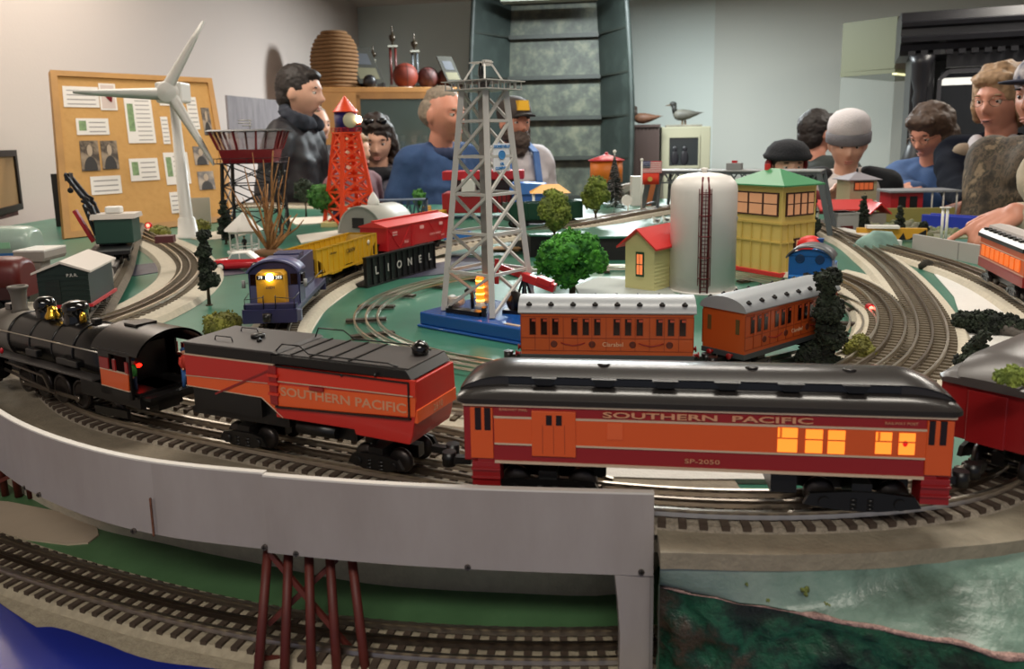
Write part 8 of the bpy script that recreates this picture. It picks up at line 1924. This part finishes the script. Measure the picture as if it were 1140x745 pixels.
def person(label, head, yaw, s, skin, hair, top, pants, jaw=1, headpitch=0, headyaw=0, lean=.0, hands=(None, None), handopt=({}, {}), hairstyle='short', bulk=1.0, face=True, glasses=False, extras=None, headroll=0, hipz=None, shoe='#2a2622', vox=.0065, mouth=0, hipdrop=None):
    """head = world position of ear level; yaw 0 faces the camera (-Y); returns the root empty"""
    Hc = Vector(head); Rz = Matrix.Rotation(yaw, 4, 'Z')
    f = Rz.to_3x3() @ Vector((0, -1, 0)); r = Rz.to_3x3() @ Vector((1, 0, 0)); U = Vector((0, 0, 1))
    neck = Hc - U*.125*s + (-f)*.018*s
    sh = neck - U*.050*s - f*.015*s
    hip = Vector((sh.x, sh.y, 0)) - f*math.tan(lean)*.50*s; hip.z = sh.z - .50*s if hipz is None else hipz
    root = empty('person', (hip.x, hip.y, 0), 0, label, 'person'); O = Vector((hip.x, hip.y, 0))
    L_ = lambda v: Vector(v) - O
    sk = MB(); cl = MB(); pa = MB()
    Mh = Matrix.Translation(L_(Hc)) @ Matrix.Rotation(yaw+headyaw, 4, 'Z') @ Matrix.Rotation(headroll, 4, 'Y') @ Matrix.Rotation(headpitch, 4, 'X')
    head_mesh(sk, Mh, s, jaw=jaw)
    for sd in (-1, 1): xell(sk, Mh, (sd*.075*s, .008*s, -.006*s), (.010*s, .018*s, .031*s), 12, 10)
    cap_(sk, L_(neck + U*.035*s), L_(sh - U*.01*s), .050*s, .052*s, 16)
    w_ = .175*s*min(1.06, bulk**.3); shl = [sh - r*w_, sh + r*w_]
    mid = sh.lerp(hip, .5)
    for a_, b_, ra, rb in ((sh - U*.08*s, mid, .075*s, .075*s), (mid, hip, .075*s, .08*s)):
        for o_ in (-.5, .5): cap_(sk, L_(a_ + r*o_*.14*s), L_(b_ + r*o_*.13*s), ra*.85, rb*.85, 14)
    thick = bulk
    for o_ in (-1, -.35, .35, 1):
        cap_(cl, L_(sh - U*.045*s + r*o_*.088*s), L_(mid + r*o_*.075*s*thick), .098*s*(.9 if abs(o_) == 1 else 1.05), .112*s*thick, 14)
        cap_(cl, L_(mid + r*o_*.075*s*thick), L_(hip + r*o_*.07*s*thick), .112*s*thick, .122*s*thick, 14)
    cap_(cl, L_(sh - r*.10*s - U*.012*s), L_(sh + r*.10*s - U*.012*s), .064*s, .064*s, 14)
    for sd in (-1, 1): cap_(cl, L_(sh + U*.030*s + r*sd*.035*s - f*.012*s), L_(sh - U*.005*s + r*sd*w_*.92), .042*s, .064*s, 12)
    for q_ in (-.6, 0, .6): cap_(cl, L_(sh + r*q_*.10*s - U*.05*s), L_(sh + r*q_*.12*s - U*.12*s), .075*s, .108*s*thick, 12)
    # arms
    for i, sd in enumerate((-1, 1)):
        S_ = shl[i] - U*.02*s; hp = hands[i]
        if hp is None: hp = S_ - U*.50*s + f*.06*s + r*sd*.05*s
        hp = Vector(hp); opt = dict(handopt[i]); hint = opt.pop('hint', (-f*.4 - U*.6 + r*sd*.5))
        E_, W_ = two_bone(S_, hp, .285*s, .255*s, hint); dr = (W_-E_).normalized()
        cap_(sk, L_(S_), L_(E_), .045*s, .036*s); cap_(sk, L_(E_), L_(W_), .036*s, .025*s)
        slv = opt.pop('sleeve', .93); slr = opt.pop('slr', 1.0)
        cap_(cl, L_(S_), L_(E_), .066*s*slr, .052*s*slr); cap_(cl, L_(E_), L_(E_.lerp(W_, slv)), .052*s*slr, .040*s*slr)
        hand_mesh(sk, L_(W_), opt.get('d', dr), opt.get('n', f*.2 - U), s*.97, opt.get('curl', .5), opt.get('point', False))
    # legs
    for sd in (-1, 1):
        h_ = hip + r*sd*.085*s - U*.02; kn = Vector((h_.x, h_.y, hip.z*.53)) + f*.02; an = Vector((h_.x, h_.y, .075)) + r*sd*.015
        cap_(sk, L_(h_), L_(kn), .070*s, .05*s); cap_(sk, L_(kn), L_(an), .048*s, .035*s)
        cap_(pa, L_(h_), L_(kn), .096*s*thick**.5, .070*s); cap_(pa, L_(kn), L_(an - U*.03), .070*s, .058*s)
        sm = MB(); cap_(sm, L_(an - U*.035 - f*.05), L_(an - U*.040 + f*.13), .038, .034, 12); sm.box(L_(an).x-.035, L_(an).x+.035, L_(an).y-.035, L_(an).y+.035, .0, .02); sm.build('shoe', mat('shoe_'+shoe.strip('#'), shoe, .5), root)
    cap_(pa, L_(hip - r*.06*s), L_(hip + r*.06*s), .125*s*thick, .125*s*thick, 14)
    body = remeshed(sk, 'body', skin, root, vox, 2)
    if top: remeshed(cl, top[0], top[1], root, .010, 5, fn=lambda v: v + (Vector((noise.noise(v*11), noise.noise(v*11+Vector((9, 0, 0))), noise.noise(v*11+Vector((0, 9, 0)))))*.010 + Vector((noise.noise(v*26), noise.noise(v*26+Vector((5, 0, 0))), 0))*.004))
    remeshed(pa, 'trousers', mat('trousers_'+pants.strip('#'), pants, .85), root, .014, 4)
    # face
    if face:
        eb = MB(); ir = MB(); br = MB(); lp = MB(); ld = MB()
        for sd in (-1, 1):
            xell(eb, Mh, (sd*.030*s, -.0725*s, .003*s), .0115*s, 12, 8); xell(ir, Mh, (sd*.030*s, -.0822*s, .001*s), (.005*s, .0025*s, .005*s), 10, 8)
            xell(ld, Mh, (sd*.030*s, -.0735*s, .009*s), (.0145*s, .0115*s, .0065*s), 12, 8); xell(br, Mh, (sd*.030*s, -.0850*s, .023*s), (.016*s, .004*s, .0035*s), 10, 6)
        xell(lp, Mh, (0, -.0885*s, -.0615*s), (.021*s, .005*s, .0042*s), 12, 6); xell(lp, Mh, (0, -.0880*s, -.0705*s), (.018*s, .0055*s, .0050*s), 12, 6)
        e_ = eb.build('eye', mat('eye_white', '#d8d0c8', .2), root); ir.build('iris', mat('iris_dark', '#2a1c14', .2), e_)
        ld.build('eyelid', skin, root); br.build('eyebrow', hair, root); lp.build('lips', mat('lips', '#b07466', .5), root)
        if mouth: m_ = MB(); xell(m_, Mh, (0, -.092*s, -.066*s), (.014*s, .004*s, .0035*s), 10, 6); m_.build('open_mouth', mat('mouth_dark', '#3a1414', .6), root)
    hm = MB()
    def fnz(a, sc_): return lambda p: p*(1 + a*noise.noise(p*sc_))
    if hairstyle == 'short':
        xell(hm, Mh, (0, .014*s, .030*s), (.0815*s, .096*s, .094*s), 26, 18, 0, fnz(.06, 30))
        xell(hm, Mh, (0, .045*s, -.018*s), (.072*s, .060*s, .072*s), 20, 14, 0, fnz(.06, 30)); xell(hm, Mh, (0, -.055*s, .074*s), (.055*s, .035*s, .026*s), 16, 10, 0, fnz(.15, 40))
    elif hairstyle == 'balding':
        xell(hm, Mh, (0, .034*s, .012*s), (.0825*s, .080*s, .072*s), 24, 16, 0, fnz(.06, 30)); xell(hm, Mh, (0, .012*s, .066*s), (.062*s, .080*s, .054*s), 20, 14, 0, fnz(.08, 30))
    elif hairstyle == 'bob':
        xell(hm, Mh, (0, .020*s, .040*s), (.096*s, .105*s, .095*s), 26, 18, 0, fnz(.16, 34)); xell(hm, Mh, (0, .050*s, -.030*s), (.094*s, .064*s, .078*s), 22, 14, 0, fnz(.16, 34))
        for sd in (-1, 1): xell(hm, Mh, (sd*.074*s, .012*s, -.020*s), (.022*s, .048*s, .060*s), 16, 12, 0, fnz(.2, 40))
        xell(hm, Mh, (0, -.060*s, .078*s), (.070*s, .036*s, .030*s), 18, 10, 0, fnz(.25, 50))
    elif hairstyle == 'wavy':
        xell(hm, Mh, (0, .018*s, .036*s), (.090*s, .100*s, .095*s), 26, 18, 0, fnz(.18, 30))
        for sd in (-1, 1):
            for k in range(5): xell(hm, Mh, (sd*(.082+.006*(k % 2))*s, (.01+.01*(k % 2))*s, (-.01-.045*k)*s), (.030*s, .044*s, .040*s), 14, 10, 0, fnz(.35, 45))
        xell(hm, Mh, (0, .055*s, -.08*s), (.085*s, .045*s, .12*s), 18, 14, 0, fnz(.25, 40)); xell(hm, Mh, (0, -.048*s, .082*s), (.068*s, .04*s, .026*s), 16, 10, 0, fnz(.3, 50))
    if hm.v: remeshed(hm, 'hair', hair, root, .0055, 2, fn=lambda v: v + Vector((noise.noise(v*90), noise.noise(v*90+Vector((3, 0, 0))), noise.noise(v*60)))*.0035)
    if glasses:
        g_ = MB(); g_.X = Mh
        for sd in (-1, 1):
            g_.tube([Vector((sd*.031*s + .020*s*math.cos(t), -.0965*s, .000*s + .0145*s*math.sin(t))) for t in [2*math.pi*k/18 for k in range(19)]], .0011*s, 6)
            g_.bar((sd*.050*s, -.096*s, .004*s), (sd*.079*s, .0*s, .006*s), .0018*s)
        g_.bar((-.011*s, -.0965*s, .003*s), (.011*s, -.0965*s, .003*s), .0016*s); g_.build('glasses', mat('glasses_metal', '#7a6a5a', .3, metal=.7), root)
    if extras: extras(root, Mh, L_, s, dict(sh=sh, hip=hip, r=r, f=f, neck=neck, shl=shl))
    return root
H_dark = mat('hair_dark_brown', '#1d1512', .6); H_brown = mat('hair_brown', '#4a3628', .65, noise_=.3, nscale=60); H_curl = mat('hair_dark_wavy', '#33251e', .6, noise_=.4, nscale=50)
H_blond = mat('hair_blond_grey', '#a98866', .65, noise_=.35, nscale=50); H_grey = mat('hair_grey', '#948675', .7, noise_=.35, nscale=60); H_salt = mat('beard_brown_grey', '#4e4038', .8, noise_=.4, nscale=80)
S_fair = skin_mat('fair', '#cf9f86', '#bf8a72'); S_rosy = skin_mat('rosy', '#c98a72', '#b36e5a'); S_kid = skin_mat('child', '#d8a890', '#cf9580')
def hood(col):
    def f(root, Mh, L_, s, d):
        b = MB(); c = L_(d['neck']) 
        for k in range(15):
            a = math.radians(-150 + 300*k/14); q = c - d['f']*(.055*s*math.cos(a)*1.1 - .02*s) + d['r']*.098*s*math.sin(a) + Vector((0, 0, (.015 + .035*math.cos(a))*s)); b.ell(q, (.030*s, .030*s, .034*s), 10, 8)
        remeshed(b, 'hood', col, root, .009, 4, fn=lambda v: v + Vector((noise.noise(v*30), noise.noise(v*30+Vector((7, 0, 0))), noise.noise(v*25)))*.012)
        z = MB(); z.bar(L_(d['sh'] + d['f']*.14*s + Vector((0, 0, -.05))), L_(d['hip'] + d['f']*.16*s + Vector((0, 0, .05))), .008, .006); z.build('zip', mat('zip_grey', '#6a6a70', .4, metal=.5), root)
    return f
m_navyj = ramp_mat('jacket_dark_plaid', [(0, '#08090d'), (.45, '#101219'), (.55, '#1c161b'), (1, '#24242c')], 12, .6, stretch=(1, 1, 3))
hp = D(334, 103, 3.45)
person('boy with short dark hair in a dark hooded jacket, behind the red control tower', hp, R_(82), .98, S_kid, H_dark, ('jacket', m_navyj), '#1c2030', headpitch=R_(4), hairstyle='short', bulk=1.12, extras=hood(mat('hood_slate', '#2a2f3a', .9)), lean=-.02)
m_flor = ramp_mat('top_grey_floral', [(0, '#2a2a32'), (.42, '#4e4c56'), (.58, '#77727c'), (1, '#a29ca4')], 26, .8)
def shades(root, Mh, L_, s, d):
    g_ = MB(); 
    for sd in (-1, 1): xell(g_, Mh, (sd*.030*s, -.066*s, .106*s), (.026*s, .012*s, .018*s), 12, 8)
    g_.build('sunglasses', mat('sunglass_black', '#0c0b0d', .1), root)
    b = MB()
    c = L_(d['neck'])
    for k in range(12): a = 2*math.pi*k/12; b.ell(c + Vector((.075*s*math.cos(a), .07*s*math.sin(a), -.03*s)), (.045*s, .045*s, .035*s), 10, 8)
    b.ell(c + d['f']*.10*s - Vector((0, 0, .06*s)), (.04, .03, .05), 12, 8); remeshed(b, 'black_scarf', mat('scarf_black', '#16151a', .9), root, .010, 3)
hp = D(419, 157, 3.75)
person('woman with wavy dark hair, sunglasses on her head, black scarf and grey floral top', hp, R_(-4), .97, S_fair, H_curl, ('blouse', m_flor), '#24242c', headpitch=R_(12), headyaw=R_(12), hairstyle='wavy', extras=shades)
hp = D(396, 168, 3.25)
person('small pale child in profile partly hidden behind the orange beacon tower', hp, R_(60), .66, S_kid, H_blond, ('shirt', mat('shirt_dusty_pink', '#7a5258', .8)), '#30303a', hairstyle='short')
hp = D(351, 140, 4.15)
person('person with grey hair mostly hidden behind the boy in the dark jacket', hp, R_(50), .9, S_fair, H_grey, ('shirt', mat('shirt_dark_brown', '#3a302c', .8)), '#2a2a30', hairstyle='balding')
def collar(col):
    def f(root, Mh, L_, s, d):
        b = MB(); c = L_(d['neck']) - Vector((0, 0, .035*s))
        for k in range(18): a = 2*math.pi*k/18; b.ell(c + Vector((.066*s*math.cos(a), .066*s*math.sin(a), 0)), (.022*s, .022*s, .030*s), 8, 6)
        remeshed(b, 'collar', col, root, .007, 2)
    return f
m_fleece = ramp_mat('fleece_blue', [(0, '#22385e'), (.5, '#2b456c'), (1, '#38547c')], 20, .9, bump=.2)
def sleeves(root, Mh, L_, s, d):
    collar(mat('collar_navy', '#1d2a4a', .8))(root, Mh, L_, s, d)
hp = D(494, 128, 3.4)
person('man with receding grey hair in a blue fleece jacket, behind the derrick', hp, R_(52), 1.02, S_rosy, H_grey, ('fleece_jacket', m_fleece), '#2a2c34', hairstyle='balding', headpitch=R_(2), extras=sleeves, bulk=1.12)
m_den = ramp_mat('overall_denim', [(0, '#375a94'), (.5, '#47699e'), (1, '#6a8abc')], 22, .85)
def overalls(root, Mh, L_, s, d):
    b = MB()  # cap
    old = b.X; b.X = Mh
    b.ell((0, .008*s, .056*s), (.090*s, .106*s, .086*s), 24, 14); b.X = old; cp = b.build('cap', mat('cap_brown', '#3c3430', .8), root)
    b = MB(); b.X = Mh; b.ell((0, -.112*s, .040*s), (.058*s, .056*s, .008*s), 20, 8, 0, lambda p: p - Vector((0, 0, 3.2*p.x*p.x/s))); b.build('brim', mat('cap_brim', '#2c2826', .8), cp)
    b = MB(); b.X = Mh; b.ext([(-.034*s, .062*s), (.034*s, .062*s), (.028*s, .112*s), (-.028*s, .112*s)], -.103*s, -.060*s, 'y'); b.build('yellow_patch', mat('cap_yellow', '#dca826', .7), cp)
    b = MB()
    xell(b, Mh, (0, -.052*s, -.088*s), (.060*s, .052*s, .060*s), 18, 12); xell(b, Mh, (0, -.070*s, -.052*s), (.040*s, .030*s, .012*s), 14, 8); xell(b, Mh, (0, -.050*s, -.135*s), (.042*s, .036*s, .045*s), 14, 10)
    for sd in (-1, 1): xell(b, Mh, (sd*.062*s, -.012*s, -.050*s), (.018*s, .034*s, .050*s), 12, 10)
    remeshed(b, 'beard', H_salt, root, .006, 1, fn=lambda v: v + Vector((noise.noise(v*80), noise.noise(v*80+Vector((4, 0, 0))), noise.noise(v*60)))*.006)
    b = MB(); c = d['sh']; f, r = d['f'], d['r']; U = Vector((0, 0, 1))
    for sd in (-1, 1):
        pts = [c - f*.13*s + r*sd*.055*s - U*.14*s, c - f*.10*s + r*sd*.075*s + U*.0*s, c + r*sd*.085*s + U*.075*s, c + f*.105*s + r*sd*.085*s + U*.02*s, c + f*.155*s + r*sd*.075*s - U*.13*s, c + f*.165*s + r*sd*.07*s - U*.22*s]
        for p, q in zip(pts, pts[1:]): b.bar(L_(p), L_(q), .036*s, .012*s, upv=f if abs((q-p).normalized().z) > .5 else U)
    b.build('strap', m_den, root)
    b = MB(); q = L_(c + f*.148*s*1.05 - U*.30*s); bb = Matrix.Translation(q) @ Matrix.Rotation(math.atan2(f.y, f.x)+math.pi/2, 4, 'Z'); b.X = bb
    b.box(-.11*s, .11*s, -.02*s, .06*s, -.16*s, .09*s).box(-.05*s, .05*s, -.026*s, -.018*s, -.02*s, .06*s); b.build('bib', m_den, root, .006)
hp = D(573, 137, 3.9)
person('bearded man in a brown cap with yellow patch and blue denim overalls', hp, R_(28), .92, S_rosy, H_salt, ('sweatshirt', mat('sweatshirt_pale', '#b4aeb0', .9, noise_=.08, nscale=9)), '#3f629c', hairstyle='none', extras=overalls, bulk=1.3, mouth=1)
# ---- right side
def beanie(root, Mh, L_, s, d):
    b = MB(); b.X = Mh
    prof = [(.0860, .006), (.0950, .012), (.0960, .052), (.0880, .060)]
    b.X = Mh @ Matrix.Diagonal((s, s*1.12, s, 1)); b.lathe(prof + [(.080, .058), (.080, .01), (.0860, .006)], n=32); cf = b.build('beanie_cuff', mat('knit_grey', '#77767c', .9, bump=.3, bscale=200), root)
    b = MB(); b.X = Mh @ Matrix.Diagonal((s, s*1.12, s, 1)); b.lathe([(.083, .045), (.0905, .060), (.0905, .085), (.083, .115), (.062, .140), (.030, .153), (0, .156)], n=32); b.build('beanie', mat('knit_white', '#cdc8ca', .9, bump=.3, bscale=200), root)
m_rag = mat('raglan_white', '#c8c2bf', .85)
def raglan(root, Mh, L_, s, d):
    beanie(root, Mh, L_, s, d)
    b = MB(); c = L_(d['neck']) - Vector((0, 0, .050*s))
    b.tube([c + Vector((.074*s*math.cos(a), .066*s*math.sin(a), -.010*s*math.sin(-a))) for a in [2*math.pi*k/24 for k in range(25)]], .011*s, 8); b.build('neckband', mat('raglan_charcoal', '#1d2126', .9), root)
    b = MB(); q = d['sh'] + d['f']*.135*s - Vector((0, 0, .20*s)) - d['r']*.01; b.ell(L_(q), (.042*s, .018, .040*s), 16, 10); b.build('print_on_shirt', mat('shirt_print_maroon', '#5e2430', .8), root)
    for i, sd in enumerate((-1, 1)):
        b = MB(); S_ = d['shl'][i]
        cap_(b, L_(S_ + d['r']*(-sd)*.075*s + Vector((0, 0, .022*s))), L_(S_ - Vector((0, 0, .01*s))), .058*s, .076*s); cap_(b, L_(S_ - Vector((0, 0, .01*s))), L_(root['elb%d' % i] if 'elb%d' % i in root else S_ - Vector((0, 0, .2*s)) + d['r']*sd*.02), .076*s, .062*s)
        cap_(b, L_(S_ - Vector((0, 0, .2*s)) + d['r']*sd*.02), L_(S_ - Vector((0, 0, .33*s)) + d['f']*.16*s), .062*s, .05*s)
        remeshed(b, 'dark_sleeve', mat('raglan_charcoal', '#1d2126', .9), root, .009, 4)
hp = D(944, 160, 2.72)
h1 = D(922, 222, 2.62)
person('boy in a white and grey beanie and dark-sleeved raglan shirt, looking down', hp, R_(-12), .76, S_kid, H_brown, ('shirt', m_rag), '#2a2e38', jaw=2.6, headpitch=R_(12), headyaw=R_(-6), hairstyle='none', hands=(h1, None), extras=raglan)
def bhat(root, Mh, L_, s, d):
    b = MB(); b.X = Mh @ Matrix.Diagonal((s, s, s, 1)); b.lathe([(.086, .030), (.112, .034), (.118, .048), (.108, .060), (.098, .085), (.070, .115), (.02, .128), (0, .129)], n=32); b.build('knit_hat', mat('hat_black', '#1a1c22', .9, bump=.3, bscale=150), root)
    b = MB(); 
    for sd in (-1, 1): xell(b, Mh, (sd*.088*s, .01*s, .0*s), (.016*s, .034*s, .034*s), 12, 8)
    b.build('red_earflap', mat('hat_red', '#7a2028', .9), root)
hp = D(876, 184, 2.6)
person('small child in a black hat, only the forehead showing behind the signal tower', hp, 0, .66, S_kid, H_dark, ('jacket', mat('jacket_red_dark', '#6a1c22', .8)), '#2a2a30', headpitch=R_(6), hairstyle='short', extras=bhat)
hp = D(910, 148, 3.6)
person('person with dark hair and charcoal shirt, turned away beside the boy in the beanie', hp, R_(140), .88, S_rosy, H_dark, ('shirt', mat('shirt_charcoal_green', '#2a302e', .85)), '#22242a', headyaw=R_(-30), hairstyle='short')
m_swt = mat('sweater_blue', '#34507c', .9, noise_=.15, nscale=14)
def snow(root, Mh, L_, s, d):
    rd = random.Random(4); b = MB()
    for k in range(26):
        a = rd.uniform(-1.3, 1.3); z = rd.uniform(-.42, .0); q = d['sh'] + (d['f']*math.cos(a) + d['r']*math.sin(a)*1.35)*.155*s + Vector((0, 0, z)); b.ell(L_(q), .007, 7, 5)
    b.build('white_dots', mat('knit_dot_white', '#d0d0d4', .8), root); o = root.children[-1] if False else None
    b = MB(); q = L_(d['sh'] + d['f']*.165*s - d['r']*.04 - Vector((0, 0, .22*s))); b.bar(q, q + Vector((.01, 0, -.10)), .02, .01).bar(q + Vector((.025, 0, .02)), q + Vector((-.02, 0, -.06)), .014, .01); b.build('red_ribbon_motif', mat('ribbon_red', '#a8443c', .8), root)
hp = D(1036, 148, 3.0); 
person('woman with short brown hair and glasses in a blue sweater with white dots', hp, R_(-62), .84, S_rosy, H_brown, ('sweater', m_swt), '#26262c', headpitch=R_(22), headyaw=R_(0), hairstyle='bob', glasses=True, hands=(D(1022, 212, 2.72), D(1012, 209, 2.74)), handopt=({'n': (0, 0, -1), 'd': (-1, -.2, 0), 'curl': .8}, {'n': (0, 0, -1), 'd': (-1, -.1, 0), 'curl': .8}), extras=snow, bulk=1.15, lean=-.1)
m_nvc = mat('coat_navy', '#10141f', .95, noise_=.3, nscale=10, spec=.1)
def whitec(root, Mh, L_, s, d):
    b = MB(); c = L_(d['neck'])
    for k in range(9): a = math.radians(-60+15*k); b.ell(c + (d['f']*math.cos(a) + d['r']*math.sin(a))*.072*s - Vector((0, 0, .075*s*math.cos(a))), (.032*s, .032*s, .05*s), 8, 8)
    b.ell(c + d['f']*.12*s - Vector((0, 0, .15*s)), (.05, .04, .10), 12, 8)
    remeshed(b, 'white_blouse', mat('blouse_white', '#b8b4b8', .85), root, .009, 2)
    b = MB()
    for k in range(7): a = math.radians(60+40*k); b.ell(c - (d['f']*math.cos(a)*-1 + d['r']*math.sin(a))*.11*s - Vector((0, 0, .05*s)), (.04*s, .04*s, .032*s), 8, 6)
    remeshed(b, 'tan_collar', mat('collar_tan', '#8a7a68', .9), root, .009, 3)
hp = D(1114, 112, 2.68)
person('woman with short blond hair and glasses in a navy coat over a white blouse', hp, R_(-58), .95, S_rosy, H_blond, ('coat', m_nvc), '#20222c', headpitch=R_(4), hairstyle='bob', glasses=True, hands=(D(1078, 228, 2.38), None), handopt=({'n': (0, -.3, -1), 'd': (-.95, -.5, -.1), 'curl': 1.3}, {}), extras=whitec, bulk=1.15, mouth=1)
m_camo = ramp_mat('camouflage', [(0, '#15110d'), (.36, '#1e1a14'), (.44, '#3a3226'), (.50, '#5a4c3c'), (.54, '#25241a'), (.62, '#7a6a54'), (1, '#948670')], 13, .8, stretch=(1.6, 1.6, .8))
def ballcap(root, Mh, L_, s, d):
    b = MB(); b.X = Mh; b.ell((0, .008*s, .058*s), (.090*s, .106*s, .078*s), 24, 14); cp = b.build('cap', mat('cap_navy_white', '#39405a', .8, col2='#c8c0c0', nscale=30), root)
    b = MB(); b.X = Mh; b.ell((0, -.115*s, .042*s), (.066*s, .062*s, .008*s), 20, 8); b.build('brim', mat('cap_navy', '#20263c', .8), cp)
hp = D(1166, 108, 2.15)
person('person in a brown camouflage jacket and cap at the right edge', hp, R_(-66), .9, S_rosy, H_dark, ('camouflage_jacket', m_camo), '#3a3a30', hairstyle='short', extras=ballcap, bulk=1.1, hands=(D(1112, 268, 1.98), None), handopt=({'slr': 1.3}, {}))
# person whose pointing hand reaches in from the right
hp = D(1262, 95, 1.62)
hw = D(1131, 238, 1.60)
pr_ = person('person in a cream sweater, mostly beyond the right edge, pointing at the layout', hp, R_(-62), .97, S_rosy, H_brown, ('sweater', mat('sweater_cream', '#b5a892', .9, noise_=.1, nscale=20)), '#30303a', hairstyle='short', hands=(hw, None), handopt=({'n': (-.2, .2, -1), 'd': (-.86, -.05, -.42), 'point': True, 'hint': (1, 0, -.8)}, {}), vox=.005)
